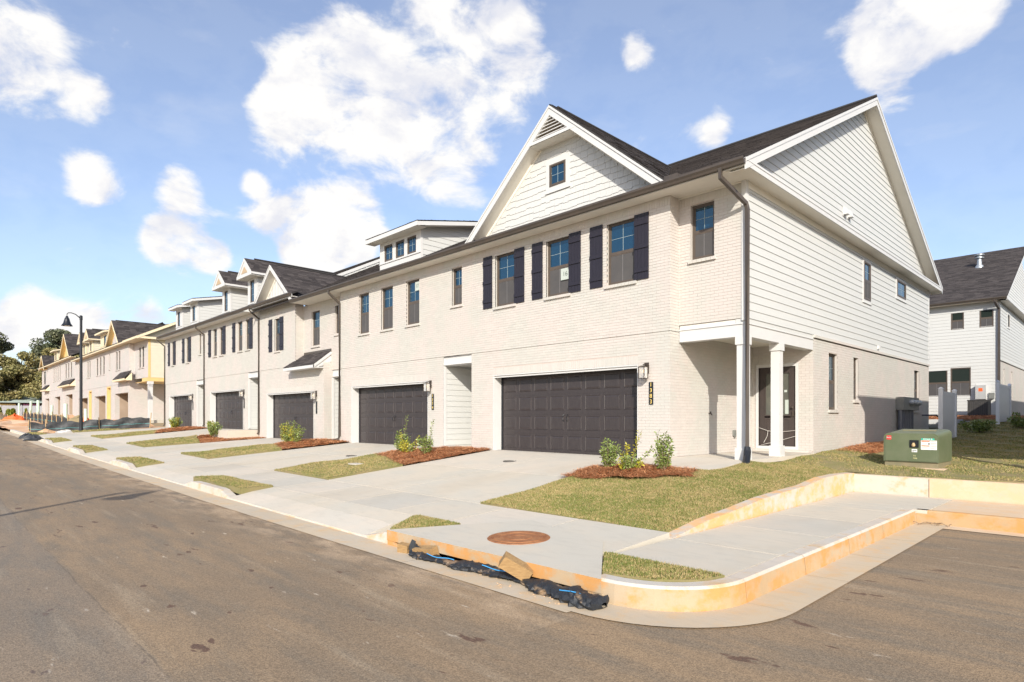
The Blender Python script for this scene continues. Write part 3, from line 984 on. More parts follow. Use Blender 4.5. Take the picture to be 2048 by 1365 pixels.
def garage(house, fr, u0, u1, w0, w1, rec=0.33, trimmat=None):
    tm = MB()
    t = 0.02
    tm.fbox(fr, u0, u0 + t, -rec, 0.014, w0, w1); tm.fbox(fr, u1 - t, u1, -rec, 0.014, w0, w1)
    tm.fbox(fr, u0 + t, u1 - t, -rec, 0.014, w1 - 0.03, w1)
    tm.fbox(fr, u0 + t, u1 - t, -0.06, -0.02, w1 - 0.085, w1 - 0.03)
    tm.build('garage_trim', [trimmat or TRIM], house)
    d = MB()
    d.fbox(fr, u0 + t, u1 - t, -rec - 0.04, -rec, w0, w1 - 0.03)
    rows, cols = 4, 8
    H = (w1 - 0.05 - w0) / rows
    for r in range(1, rows):
        d.fbox(fr, u0 + t + .05, u1 - t - .05, -rec, -rec + 0.004, w0 + r * H - 0.03, w0 + r * H - 0.004)
    door = d.build('garage_door', [GDOOR], house)
    W = (u1 - u0 - 0.16) / cols
    me = panel_mesh(W * 0.80, H * 0.70)
    for r in range(rows):
        for c in range(cols):
            link('panel', me, door, loc=fr.p(u0 + 0.08 + (c + 0.5) * W, -rec + 0.001, w0 + (r + 0.5) * H))
    ws = MB()
    ws.fbox(fr, u0 + t, u0 + t + 0.05, -rec, -rec + 0.03, w0, w1 - 0.03); ws.fbox(fr, u1 - t - 0.05, u1 - t, -rec, -rec + 0.03, w0, w1 - 0.03)
    ws.fbox(fr, u0 + t + .05, u1 - t - .05, -rec, -rec + 0.03, w1 - 0.07, w1 - 0.03)
    ws.build('weather_strip', [BLACKMETAL], door)
    um = (u0 + u1) / 2
    for sx in (-1, 1):
        hm = MB()
        zc = w0 + (w1 - w0) * 0.43
        hm.tube([fr.p(um + sx * 0.055, -rec, zc - 0.10), fr.p(um + sx * 0.055 + sx * 0.02, -rec + 0.045, zc - 0.05), fr.p(um + sx * 0.055 + sx * 0.02, -rec + 0.045, zc + 0.05), fr.p(um + sx * 0.055, -rec, zc + 0.10)], 0.011, 6)
        hm.build('handle', [BLACKMETAL], door)
    return door


def wall_lamp(house, fr, u, w, lit=True):
    """square lantern: w is the height of the back plate's top"""
    mb = MB()
    mb.fbox(fr, u + 0.02, u + 0.13, 0.0, 0.03, w - 0.25, w)
    mb.tube([fr.p(u + 0.075, 0.03, w - 0.06), fr.p(u + 0.07, 0.10, w - 0.03), fr.p(u + 0.07, 0.16, w - 0.05), fr.p(u + 0.07, 0.16, w - 0.09)], 0.012, 6)
    top = w - 0.085; bot = w - 0.36
    cu, cn, h = u + 0.07, 0.16, 0.075
    mb.hexa([fr.p(cu - h - .02, cn - h - .02, top - .02), fr.p(cu + h + .02, cn - h - .02, top - .02), fr.p(cu + h + .02, cn + h + .02, top - .02), fr.p(cu - h - .02, cn + h + .02, top - .02),
             fr.p(cu - .03, cn - .03, top + .01), fr.p(cu + .03, cn - .03, top + .01), fr.p(cu + .03, cn + .03, top + .01), fr.p(cu - .03, cn + .03, top + .01)])
    for a in (-1, 1):
        for b in (-1, 1):
            mb.fbox(fr, cu + a * h - .008, cu + a * h + .008, cn + b * h - .008, cn + b * h + .008, bot, top - .02)
    mb.fbox(fr, cu - h - .012, cu + h + .012, cn - h - .012, cn + h + .012, bot - .012, bot)
    l = mb.build('wall_lamp', [DARKBRONZE], house)
    g = MB()
    g.fbox(fr, cu - h + .008, cu + h - .008, cn - h + .004, cn - h + .006, bot, top - .02)
    g.fbox(fr, cu - h + .008, cu + h - .008, cn + h - .006, cn + h - .004, bot, top - .02)
    g.fbox(fr, cu - h + .004, cu - h + .006, cn - h + .008, cn + h - .008, bot, top - .02)
    g.fbox(fr, cu + h - .006, cu + h - .004, cn - h + .008, cn + h - .008, bot, top - .02)
    g.build('lamp_glass', [LAMPGLASS], l)
    if lit:
        bm = MB(); c = fr.p(cu, cn, top - 0.12)
        bm.lathe(c, [(0.001, -0.035), (0.02, -0.02), (0.024, 0.0), (0.014, 0.025), (0.001, 0.04)], 8)
        bm.build('bulb', [BULB], l)
    return l


def mat_lampglass():
    m, nt, b = nodes_of('seeded_lamp_glass')
    b.inputs['Base Color'].default_value = (0.75, 0.72, 0.68, 1)
    setp(b, Roughness=0.25)
    b.inputs['Transmission Weight'].default_value = 0.55
    b.inputs['Alpha'].default_value = 0.8
    return m


LAMPGLASS = mat_lampglass()


def number_plate(house, fr, u, w0, w1, digits):
    mb = MB(); mb.fbox(fr, u - 0.055, u + 0.055, 0.010, 0.024, w0, w1)
    p = mb.build('number_plate', [BLACKMETAL], house)
    if digits:
        p['label'] = 'black plate with the gold house number %s' % digits
        h = (w1 - w0) / len(digits)
        for i, ch in enumerate(digits):
            put_text(ch, h * 1.02, GOLD, fr, u, 0.027, w1 - (i + 0.5) * h, p, 'digit')
    return p


def gutter(house, x0, x1, y, z, name='gutter'):
    """K-style gutter along X whose back is at y"""
    mb = MB()
    pr = [(y, z - 0.13), (y - 0.07, z - 0.13), (y - 0.085, z - 0.085), (y - 0.115, z - 0.045), (y - 0.115, z), (y - 0.108, z), (y - 0.108, z - 0.04), (y - 0.012, z - 0.04), (y, z)]
    mb.prism([(x0, a, b) for a, b in pr], (x1 - x0, 0, 0))
    return mb.build(name, [GUTTER], house)


def downspout(house, pts, name='downspout', r=0.052):
    mb = MB()
    mb.tube(pts, r, 4, rot=math.pi / 4)
    for z in (1.6, 3.4):
        pass
    return mb.build(name, [GUTTER], house)


def beam_along(mb, a, b, w, h, mi=0):
    """board from a to b (same x or same y plane), w across (horizontal normal), h down from the line"""
    a = Vector(a); b = Vector(b)
    mb.hexa([a, b, b + Vector(w), a + Vector(w), a + Vector(h), b + Vector(h), b + Vector(w) + Vector(h), a + Vector(w) + Vector(h)], mi)


def gable_front(house, cx, half, ze, slope, yr, yw, main, wallfn=None, trim=None, soffit=None, exposure=0.145, w=(0.16, 0.42), board=0.19, half_l=None):
    """front gable: rake plane at y=yr, wall at y=yw, running back into the main roof. main=(ze_main, y_eave, slope)"""
    trim = trim or TRIM; soffit = soffit or SOFFIT
    zm, ym, sm = main
    za = ze + half * slope
    yb_r = ym + (za - zm) / sm          # ridge dies into main roof
    yb_e = max(yr, ym + (ze - zm) / sm)
    half_r, ze_r = half, ze
    for sx in (-1, 1):
        half = half_l if (sx < 0 and half_l) else half_r
        ze = za - half * slope
        yb_e = max(yr, ym + (ze - zm) / sm)
        pts = [(cx + sx * half, yr, ze), (cx, yr, za), (cx, yb_r, za), (cx + sx * half, yb_e, ze)]
        if yb_e - yr < 0.02: pts = [(cx + sx * half, yr, ze), (cx, yr, za), (cx, yb_r, za)]
        roof_face(house, pts, (0, 1, 0), exposure=exposure, w=w)
        t = MB()
        d = Vector((sx * half, 0, -half * slope)).normalized()
        nn = Vector((0, 0, 1))
        A = Vector((cx, yr - 0.025, za - 0.045)); B = A + Vector((sx * half, 0, -half * slope)) * 1.0
        drop = board / math.cos(math.atan(slope))
        Bb = Vector((cx + sx * (half - max(0.0, drop - 0.03) / slope), yr - 0.025, ze - 0.075))
        t.hexa([A, B, B + Vector((0, 0.045, 0)), A + Vector((0, 0.045, 0)), A - nn * drop, Bb, Bb + Vector((0, .045, 0)), A - nn * drop + Vector((0, .045, 0))])
        # thin shadow board at the top
        t.hexa([A + Vector((0, -0.02, 0)), B + Vector((0, -0.02, 0)), B, A, A + Vector((0, -0.02, -0.06)), B + Vector((0, -0.02, -0.06)), B + Vector((0, 0, -0.06)), A + Vector((0, 0, -0.06))])
        kf = 1.0 - (drop + 0.12) / (half * slope)
        B = A + (B - A) * kf
        t.build('rake_board', [trim], house)
        s = MB()
        s.poly([A + Vector((0, 0.03, -drop + 0.02)), B + Vector((0, 0.03, -drop + 0.02)), Vector((B.x, yw + 0.02, B.z - drop + 0.02)), Vector((A.x, yw + 0.02, A.z - drop + 0.02))])
        # frieze along the wall
        s.hexa([Vector((A.x, yw - 0.03, A.z - drop + 0.02)), Vector((B.x, yw - 0.03, B.z - drop + 0.02)), Vector((B.x, yw, B.z - drop + 0.02)), Vector((A.x, yw, A.z - drop + 0.02)),
                Vector((A.x, yw - 0.03, A.z - drop - 0.08)), Vector((B.x, yw - 0.03, B.z - drop - 0.08)), Vector((B.x, yw, B.z - drop - 0.08)), Vector((A.x, yw, A.z - drop - 0.08))])
        s.build('rake_soffit', [soffit], house)
    # ridge cap
    r = MB(); r.tube([(cx, yr + 0.3, za + 0.012), (cx, yb_r, za + 0.012)], 0.045, 5)
    r.build('ridge_cap', [ROOFBASE], house)
    return za

# ------------------------------------------------------------------ townhouse row, finished
YE, SL, YR, YB = -0.45, 0.503, 8.2, 16.9      # eave line, pitch, ridge, rear eave
ROWGRP = 'finished white brick townhouses in one row'


def zroof(ze, y): return ze + SL * (y - YE)


def main_roof(house, x0, x1, ze, exposure=0.145, w=(0.16, 0.42)):
    zr = zroof(ze, YR)
    roof_face(house, [(x0, YE, ze), (x1, YE, ze), (x1, YR, zr), (x0, YR, zr)], (1, 0, 0), exposure=exposure, w=w)
    mb = MB(); mb.prism([(x0, YR, zr - .05), (x1, YR, zr - .05), (x1, YB, ze - .05), (x0, YB, ze - .05)], (0, 0, 0.05))
    mb.build('roof', [ROOFBASE], house)
    r = MB(); r.tube([(x0, YR, zr + 0.02), (x1, YR, zr + 0.02)], 0.06, 5)
    r.build('ridge_cap', [ROOFBASE], house)


def eave(house, x0, x1, zs, ze, yw=0.0, soff=None, trim=None, g=True):
    mb = MB()
    mb.box(x0, x1, YE + 0.02, yw + 0.02, zs, zs + 0.02)
    mb.build('soffit', [soff or SOFFIT], house)
    f = MB()
    f.box(x0, x1, YE, YE + 0.02, zs - 0.012, ze - 0.055)
    f.build('fascia', [trim or TRIM], house)
    if g: gutter(house, x0, x1, YE - 0.002, ze - 0.005)


def entry_recess(house, x0, x1, w0, w1, brick_right, yb=0.0, rowtrim=None, sid=None, depth=1.9):
    """open porch slot: white sided left wall, beam across the top"""
    trim = rowtrim or TRIM
    mb = MB()
    mb.poly([(x0, yb, w0), (x0, yb + depth, w0), (x0, yb + depth, w1), (x0, yb, w1)])
    mb.poly([(x0, yb + depth, w0), (x1, yb + depth, w0), (x1, yb + depth, w1), (x0, yb + depth, w1)])
    mb.poly([(x1, yb, w0), (x1, yb + depth, w0), (x1, yb + depth, w1), (x1, yb, w1)])
    mb.poly([(x0, yb, w1 - 0.3), (x1, yb, w1 - 0.3), (x1, yb + depth, w1 - 0.3), (x0, yb + depth, w1 - 0.3)])
    p = mb.build('porch_wall', [SIDING], house)
    siding(p, SIDE(x0), lambda w: (yb + 0.10, yb + depth), w0 + 0.07, w1 - 0.33, mat=sid or SIDING, split=0)
    t = MB()
    t.box(x0, x0 + 0.03, yb + 0.0, yb + 0.10, w0 + 0.05, w1 - 0.33)
    t.box(x0 + 0.004, x1 - 0.004, yb + 0.045, yb + 0.20, w1 - 0.33, w1 - 0.06)
    t.box(x0 + 0.004, x1 - 0.004, yb + 0.03, yb + 0.20, w1 - 0.06, w1 - 0.035)
    t.build('porch_beam', [trim], house)
    # steel lintel angle
    s = MB(); s.box(x0 + 0.002, x1 - 0.002, yb + 0.012, yb + 0.1, w1 - 0.012, w1 - 0.004)
    s.build('lintel', [DARKBRONZE], house)


def std_lamp_number(house, fr, u, wt, digits, lit=True, du=0.0):
    wall_lamp(house, fr, u, wt, lit)
    number_plate(house, fr, u + 0.10 + du, wt - 0.97, wt - 0.45, digits)


# ================================================================= unit A (end house)
A = thing('townhouse', (0, 0, 0), 'nearest townhouse: corner house with shake gable, porch columns and number 1383', 'house', ROWGRP)
F0 = FRONT(0.0)
XS = 2.42
S0 = SIDE(XS)
bA = Bricks()
wA = MB()
opsA = [(-5.02, 0.0, 0.0, 2.2), (-4.91, -4.09, 4.18, 5.68), (-2.90, -2.08, 4.18, 5.68), (-0.89, -0.07, 4.18, 5.68)]
SEAM = 2.905
wall_cells(wA, F0, -6.0, 0.84, -0.15, SEAM, [opsA[0]], rmi=1)
wall_cells(wA, F0, -6.0, 0.84, SEAM, 5.96, opsA[1:], n=0.018, rmi=1)
wA.poly([F0.p(-6, 0, SEAM), F0.p(.858, 0, SEAM), F0.p(.858, .018, SEAM), F0.p(-6, .018, SEAM)])
bA.course_wall(F0, -5.99, 0.845, 0.0, SEAM, [opsA[0][:2] + (0, 2.405)])
bA.soldier(F0, -5.02, 0.0, 2.2, 2.405)
bA.course_wall(F0, -5.99, 0.86, SEAM, 5.73, [o for o in opsA[1:]], 0.018)
bA.soldier(F0, -5.99, 0.86, 5.735, 5.935, 0.018)
# return face and porch left wall
Sr = SIDE(0.84)
wall_cells(wA, Sr, 0.0, 4.2, -0.15, SEAM, [], rmi=1); wall_cells(wA, Sr, -.018, 0.36, SEAM, 5.96, [], n=0.018, rmi=1)
bA.course_wall(Sr, 0.0, 4.2, 0.06, SEAM, []); bA.course_wall(Sr, -.018, 0.36, SEAM, 5.73, [], 0.018); bA.soldier(Sr, -.018, 0.36, 5.735, 5.935, 0.018)
# bay above the porch
Fb = FRONT(0.36)
opB = [(1.16, 1.72, 4.49, 5.71)]
wall_cells(wA, Fb, 0.84, 2.35, 3.05, 5.96, opB, rmi=1)
wA.poly([(0.84, .36, 3.05), (2.42, .36, 3.05), (2.42, .6, 3.05), (0.84, .6, 3.05)])
bA.course_wall(Fb, 0.86, 2.345, 3.05, 5.73, opB); bA.soldier(Fb, 0.86, 2.345, 5.735, 5.935)
# side: brick below
opsS = [(5.3, 5.98, 1.17, 2.68), (7.33, 7.78, 1.47, 2.70), (14.23, 14.97, 1.22, 2.72)]
wall_cells(wA, S0, 4.2, 16.5, -0.5, 2.97, opsS, rmi=1)
bA.course_wall(S0, 4.2, 16.5, 0.0, 2.97, opsS)
for i in range(int((16.55 - 4.18) / 0.1)):
    lb = MB(); lb.fbox(S0, 4.18 + i * 0.1 + .003, 4.18 + (i + 1) * 0.1 - .003, -0.02, 0.055, 2.985, 3.05); lb.build('ledge_brick', [BRICK], A)
# door wall
Fd = FRONT(4.2)
opD = [(1.02, 1.99, 0.17, 2.30)]
wall_cells(wA, Fd, 0.84, XS, 0, 2.95, opD, rmi=1)
bA.course_wall(Fd, 0.845, XS + .006, 0.1, 2.9, [(0.93, 2.07, 0.0, 2.36)])
# rear and hidden walls
rear = MB(); rear.poly([(-6, 16.5, -.5), (XS, 16.5, -.5), (XS, 16.5, 6.0), (-6, 16.5, 6.0)]); rear.build('rear_wall', [BRICK], A)
wallA = wA.build('wall', [MORTAR, BRICK], A)
bA.finish(A, wallA, 300)
garage(A, F0, -5.02, 0.0, 0.0, 2.2)
winsA = []
for a, b in ((-4.91, -4.09), (-2.90, -2.08), (-0.89, -0.07)):
    winsA.append(window(A, Fr((0, -.018, 0), (1, 0, 0), (0, -1, 0)), a, b, 4.18, 5.68, sill='brick'))
    shutter(A, Fr((0, -.018, 0), (1, 0, 0), (0, -1, 0)), a - 0.51, a - 0.12, 4.17, 5.70)
    shutter(A, Fr((0, -.018, 0), (1, 0, 0), (0, -1, 0)), b - 0.01, b + 0.38, 4.17, 5.70)
paper_sign(winsA[1], F0, -2.42, -2.12, 4.56, 4.86, -0.02, '16', 0.17)
window(A, Fb, 1.16, 1.72, 4.49, 5.71, sill='brick')
for o in opsS: window(A, S0, *o[:4], sill='brick', cols=1 if o[1] - o[0] < .5 else 2)
std_lamp_number(A, F0, 0.17, 2.22, '1383', True, 0.09)

# side siding, frieze, corner boards, windows
opsU = [(8.23, 8.87, 4.52, 5.66), (11.85, 12.95, 5.12, 5.68)]
for o in opsU:
    window(A, S0, *o, kind='double' if o[3] - o[2] > .8 else 'fixed', rec=-0.035, trim=0.085, cols=2, rows=2)
sid_ops = [(o[0] - .085, o[1] + .085, o[2] - .085, o[3] + .085) for o in opsU]
wallS = MB(); wallS.poly([S0.p(.36, 0, 3.0), S0.p(16.5, 0, 3.0), S0.p(16.5, 0, 6.0), S0.p(.36, 0, 6.0)])
wallS = wallS.build('side_wall', [SIDING], A)
siding(wallS, S0, lambda w: (0.46, 16.42), 3.055, 5.80, sid_ops, n0=0.002)
tb = MB()
tb.box(2.345, XS + 0.024, 0.336, 0.36, 3.0, 5.94)
tb.box(XS, XS + 0.024, 0.36, 0.46, 3.0, 5.94)
tb.build('corner_board', [TRIM], A)
tb = MB(); tb.box(XS, XS + 0.024, 16.42, 16.52, 3.0, 5.94); tb.build('corner_board', [TRIM], A)
fz = MB(); fz.box(XS, XS + 0.022, 0.46, 16.42, 5.80, 5.94)
fz.build('frieze', [SOFFIT], A)

# porch
pm = MB()
pm.box(0.86, 2.425, 0.375, 0.60, 2.67, 2.93); pm.box(0.86, 2.445, 0.355, 0.60, 2.93, 2.955)
pm.build('porch_beam', [TRIM], A)
pm = MB()
pm.box(2.20, 2.425, 0.60, 4.19, 2.67, 2.93); pm.box(2.20, 2.445, 0.60, 4.19, 2.93, 2.955)
pm.build('porch_beam', [TRIM], A)
pm = MB(); pm.box(0.85, 2.2, 0.6, 4.19, 2.86, 2.88); pm.build('porch_ceiling', [SOFFIT], A)
pm = MB(); pm.box(2.2, 2.426, 0.37, 4.2, 2.957, 3.048); pm.build('porch_band', [SIDING], A)
fl = MB(); fl.box(0.86, 2.40, 0.385, 0.6, 2.957, 3.046); fl.build('flashing', [SOFFIT], A)
for y in (0.39, 2.12):
    c = MB()
    c.box(2.215, 2.415, y, y + 0.20, 0.05, 2.67)
    c.box(2.185, 2.445, y - 0.03, y + 0.23, 0.05, 0.30)
    c.box(2.190, 2.440, y - 0.025, y + 0.225, 2.50, 2.668)
    c.build('porch_column', [TRIM], A)
# entry door
dt = MB(); dt.fring(Fd, 0.945, 2.065, 0.12, 2.37, -0.10, 0.018, 0.075); dt.build('door_casing', [TRIM], A)
dm = MB(); dm.fring(Fd, 1.02, 1.99, 0.19, 2.30, -0.07, -0.03, 0.14); dm.fbox(Fd, 1.16, 1.85, -0.07, -0.035, 0.33, 0.95)
dm.fring(Fd, 1.16, 1.85, 0.33, 0.95, -0.035, -0.025, 0.05); dm.fring(Fd, 1.16, 1.85, 0.99, 2.16, -0.06, -0.022, 0.035)
dm.fbox(Fd, 1.02, 1.99, -0.12, -0.02, 0.12, 0.19)
door = dm.build('entry_door', [DOORPAINT], A)
g = MB(); g.fbox(Fd, 1.195, 1.815, -0.055, -0.05, 1.025, 2.125); g.build('door_glass', [DOORGLASS], door)
g = MB(); g.fbox(Fd, 1.70, 1.79, -0.049, -0.048, 1.05, 1.42); g.fbox(Fd, 1.68, 1.75, -0.049, -0.048, 1.62, 1.68); g.build('notice', [PAPER], door)
h = MB(); h.lathe(Fd.p(1.92, 0.03, 1.22), [(0.001, -.03), (.03, -.02), (.03, .02), (.001, .03)], 8); h.fbox(Fd, 1.89, 1.95, -.03, 0.0, 0.98, 1.12); h.build('door_handle', [DARKBRONZE], door)
h = MB()
h.tube([Fd.p(0.98, .02, 0.70), Fd.p(1.28, .02, .60), Fd.p(1.55, .02, .57), Fd.p(2.0, .02, .62)], 0.006, 5)
h.tube([Fd.p(1.28, .02, .60), Fd.p(1.26, .03, .45), Fd.p(1.17, .04, .28)], 0.006, 5)
h.tube([Fd.p(2.02, .02, .48), Fd.p(1.5, .02, .32), Fd.p(1.1, .02, .22)], 0.006, 5)
h.build('caution_string', [PALEDUST], door)
# hose bib and outlet
h = MB(); h.tube([Sr.p(1.77, 0, 1.05), Sr.p(1.77, .07, 1.05), Sr.p(1.77, .09, 1.01)], 0.015, 6); h.fbox(Sr, 1.74, 1.80, .05, .06, 1.06, 1.10); h.build('hose_bib', [DARKBRONZE], A)
h = MB(); h.fbox(Sr, 3.02, 3.15, .008, .05, .48, .63); h.fbox(Sr, 3.05, 3.12, .05, .06, .44, .50); h.build('outlet_cover', [METER], A)

# roof of A
ZE = 6.08
main_roof(A, -6.0, 2.80, ZE)
eave(A, -6.0, 2.42, 5.94, ZE, g=False); gutter(A, -6.0, 2.80, YE - .002, ZE - .005)
mb = MB(); mb.box(2.42, 2.77, YE, YE + .02, 5.928, ZE - .055); mb.build('fascia', [TRIM], A)
mb = MB(); mb.box(0.86, 2.42, 0.02, 0.36, 5.94, 5.96); mb.box(0.86, 2.345, 0.325, 0.345, 5.905, 5.938); mb.build('soffit', [SOFFIT], A)
# side return shelf, rakes and gable
mb = MB(); mb.box(XS, 2.77, YE + .02, YB, 5.94, 5.962); mb.build('soffit', [SOFFIT], A)
mb = MB(); mb.box(2.77, 2.80, YE - 0.005, YB + 0.02, 5.925, 6.07); mb.box(2.80, 2.812, YE - 0.005, YB + 0.02, 6.03, 6.075); mb.build('return_fascia', [TRIM], A)
mb = MB(); mb.poly([(2.81, YE + .3, 6.076), (2.81, YB - .3, 6.076), (XS, YB - .3, 6.20), (XS, YE + .3, 6.20)]); mb.build('return_flashing', [GUTTER], A)
zr = zroof(ZE, YR)
gw = MB(); gw.poly([(XS, YE + .3, 6.1), (XS, YB - .3, 6.1), (XS, YR, zr - .1)]); gw = gw.build('gable_wall', [SIDING], A)


def gabA(w):
    u0 = YE + (w + 0.22 - ZE) / SL; u1 = YB - (w + 0.22 - ZE) / SL
    return (u0, u1)


siding(gw, S0, gabA, 6.14, zr - 0.30, n0=0.002, split=4.2)
for sy, y0 in ((1, YE), (-1, YB)):
    t = MB()
    a = Vector((2.775, y0, ZE - 0.03)); b = Vector((2.775, YR, zr - 0.03))
    beam_along(t, a, b, (0.03, 0, 0), (0, 0, -0.21)); beam_along(t, a + Vector((.03, 0, .02)), b + Vector((.03, 0, .02)), (0.014, 0, 0), (0, 0, -0.075))
    t.build('rake_board', [TRIM], A)
    s = MB()
    s.poly([a + Vector((0, 0, -.19)), b + Vector((0, 0, -.19)), Vector((XS, YR, zr - .22)), Vector((XS, y0, ZE - .22))])
    beam_along(s, Vector((XS, y0 + sy * .5, ZE - .22 + .5 * SL)), Vector((XS, YR, zr - .22)), (0.03, 0, 0), (0, 0, -0.09))
    s.build('rake_soffit', [SOFFIT], A)
# two white vent hoods on the gable siding
for y in (6.35, 6.72):
    v = MB(); v.fbox(S0, y, y + .24, .02, .035, 6.58, 6.86)
    v.hexa([S0.p(y + .03, .02, 6.62), S0.p(y + .21, .02, 6.62), S0.p(y + .21, .15, 6.62), S0.p(y + .03, .15, 6.62), S0.p(y + .03, .02, 6.82), S0.p(y + .21, .02, 6.82), S0.p(y + .21, .10, 6.80), S0.p(y + .03, .10, 6.80)])
    v.build('vent_hood', [TRIM], A)
v = MB(); v.fbox(S0, 9.55, 9.72, .02, .035, 3.10, 3.27); v.fbox(S0, 9.58, 9.69, .035, .09, 3.12, 3.22); v.build('vent_hood', [TRIM], A)

# front shake gable
GC, GH, GS, GYR = -2.43, 3.46, 0.855, -0.40
GZE = 6.10
za = gable_front(A, GC, GH, GZE, GS, GYR, 0.0, (ZE, YE, SL))
gf = MB(); gf.poly([(GC - GH + .2, 0.0, 6.2), (GC + GH - .2, 0.0, 6.2), (GC, 0.0, za - .2)]); gf = gf.build('gable_wall', [SHAKE], A)
wz = (7.09, 7.67)
wo = (-2.77, -2.21)
window(A, Fr((0, 0, 0), (1, 0, 0), (0, -1, 0)), wo[0], wo[1], wz[0], wz[1], kind='fixed', rec=-0.035, trim=0.13)
exp_s = 0.165
rowi = 0
w = 6.24
while w < 8.25:
    hw = (za - 0.33 - (w + exp_s * .5)) / GS
    off = random.uniform(0, .15)
    u = GC - hw
    while u < GC + hw - 0.02:
        wd = random.uniform(0.13, 0.24)
        b = min(u + wd, GC + hw)
        stag = random.choice((0, 0, 0.018, 0.03))
        segs = ival_minus(u, b, [(wo[0] - .13, wo[1] + .13)]) if wz[0] - .14 < w + exp_s * .5 < wz[1] + .13 else [(u, b)]
        for p, q in segs:
            if q - p > 0.02:
                s = MB(); s.hexa([F0.p(p + .002, .024, w - stag), F0.p(q - .002, .024, w - stag), F0.p(q - .002, -.002, w - stag), F0.p(p + .002, -.002, w - stag),
                                  F0.p(p + .002, .008, w + exp_s + .02), F0.p(q - .002, .008, w + exp_s + .02), F0.p(q - .002, -.002, w + exp_s + .02), F0.p(p + .002, -.002, w + exp_s + .02)])
                s.build('shake', [SHAKE], gf)
        u = b
    w += exp_s
# louvred box at the top of the gable
vz = 8.20
hwv = (za - 0.045 - vz) / GS
t = MB(); t.box(GC - hwv + .02, GC + hwv - .02, GYR - 0.02, 0.0, vz - 0.03, vz); t.build('vent_shelf', [SOFFIT], A)
t = MB(); t.box(GC - hwv + .10, GC + hwv - .10, GYR - 0.028, GYR - 0.0, vz - 0.03, vz + 0.05); t.build('vent_sill', [TRIM], A)
t = MB(); t.poly([(GC - hwv + .1, GYR + .10, vz), (GC + hwv - .1, GYR + .10, vz), (GC, GYR + .10, za - .15)]); t.build('vent_back', [M('vent_shadow', (0.36, 0.30, 0.235), rough=0.9)], A)
for i in range(7):
    z = vz + 0.075 + i * 0.085
    hw = (za - 0.26 - z) / GS
    if hw < 0.05: break
    t = MB()
    t.hexa([(GC - hw, GYR - .012, z), (GC + hw, GYR - .012, z), (GC + hw, GYR + .06, z + .05), (GC - hw, GYR + .06, z + .05),
            (GC - hw, GYR - .012, z + .018), (GC + hw, GYR - .012, z + .018), (GC + hw, GYR + .06, z + .068), (GC - hw, GYR + .06, z + .068)])
    t.build('louvre_slat', [TRIM], A)
# gutter stub where the gable's right foot lands
t = MB(); t.box(GC + GH - 0.02, GC + GH + 0.30, GYR - .12, GYR + .12, GZE - 0.02, GZE + 0.07); t.build('kick_out_flashing', [GUTTER], A)

# corner downspout
downspout(A, [(2.30, YE - .06, 5.98), (2.30, YE - .06, 5.80), (2.47, 0.28, 5.42), (2.50, 0.275, 5.30), (2.50, 0.275, 0.22), (2.505, 0.26, 0.16)])
d = MB(); d.tube([(2.50, .275, .34), (2.505, .26, .24), (2.53, .18, .12), (2.60, -.02, -.06)], [.06, .075, .075, .08], 10); d.build('drain_boot', [BLACKMETAL], A)
# hidden left flank under the roof
# ================================================================= unit B
B = thing('townhouse', (-10, 0, 0), 'townhouse second from the near corner, with a long three-window dormer above its garage', 'house', ROWGRP)
bB = Bricks(); wB = MB()
gB = (-13.15, -8.20, -0.02, 2.18)
wiB = [(-12.56, -11.84), (-11.0, -10.25), (-9.42, -8.66)]
opsB = [(a, b, 4.14, 5.64) for a, b in wiB] + [(-6.92, -6.43, 4.48, 5.64)]
enB = (-7.38, -6.0, -0.15, 2.93)
wall_cells(wB, F0, -14.0, -6.0, -0.15, SEAM, [gB, (enB[0], -5.9, -.2, SEAM + .1, 0.0)], rmi=1)
wall_cells(wB, F0, -14.0, -6.0, SEAM, 5.96, opsB, n=0.018, rmi=1)
wB.poly([F0.p(-14, 0, SEAM), F0.p(-7.38, 0, SEAM), F0.p(-7.38, .018, SEAM), F0.p(-14, .018, SEAM)])
bB.course_wall(F0, -14.0, -6.0, 0.0, SEAM, [gB[:2] + (-.1, 2.385), (enB[0], -5.9, -.2, 3.0)])
bB.soldier(F0, gB[0], gB[1], 2.18, 2.385)
bB.course_wall(F0, -14.0, -6.0, SEAM, 5.73, opsB, 0.018)
bB.soldier(F0, -14.0, -6.0, 5.735, 5.935, 0.018)
rear = MB(); rear.poly([(-14, 16.5, -.5), (-6, 16.5, -.5), (-6, 16.5, 6.0), (-14, 16.5, 6.0)]); rear.build('rear_wall', [BRICK], B)
wallB = wB.build('wall', [MORTAR, BRICK], B)
bB.finish(B, wallB, 300)
garage(B, F0, *gB)
entry_recess(B, -7.38, -6.0, 0.0, 2.93, True)
Fu = Fr((0, -.018, 0), (1, 0, 0), (0, -1, 0))
wnB = [window(B, Fu, a, b, 4.14, 5.64, sill='brick') for a, b in wiB]
window(B, Fu, -6.92, -6.43, 4.48, 5.64, sill='brick')
paper_sign(wnB[2], F0, -8.98, -8.70, 5.26, 5.56, -0.03, '17', 0.17, -0.02)
std_lamp_number(B, F0, -8.13, 2.18, '1379', True, 0.10)
main_roof(B, -14.0, -6.0, ZE)
eave(B, -14.05, -6.0, 5.94, ZE)


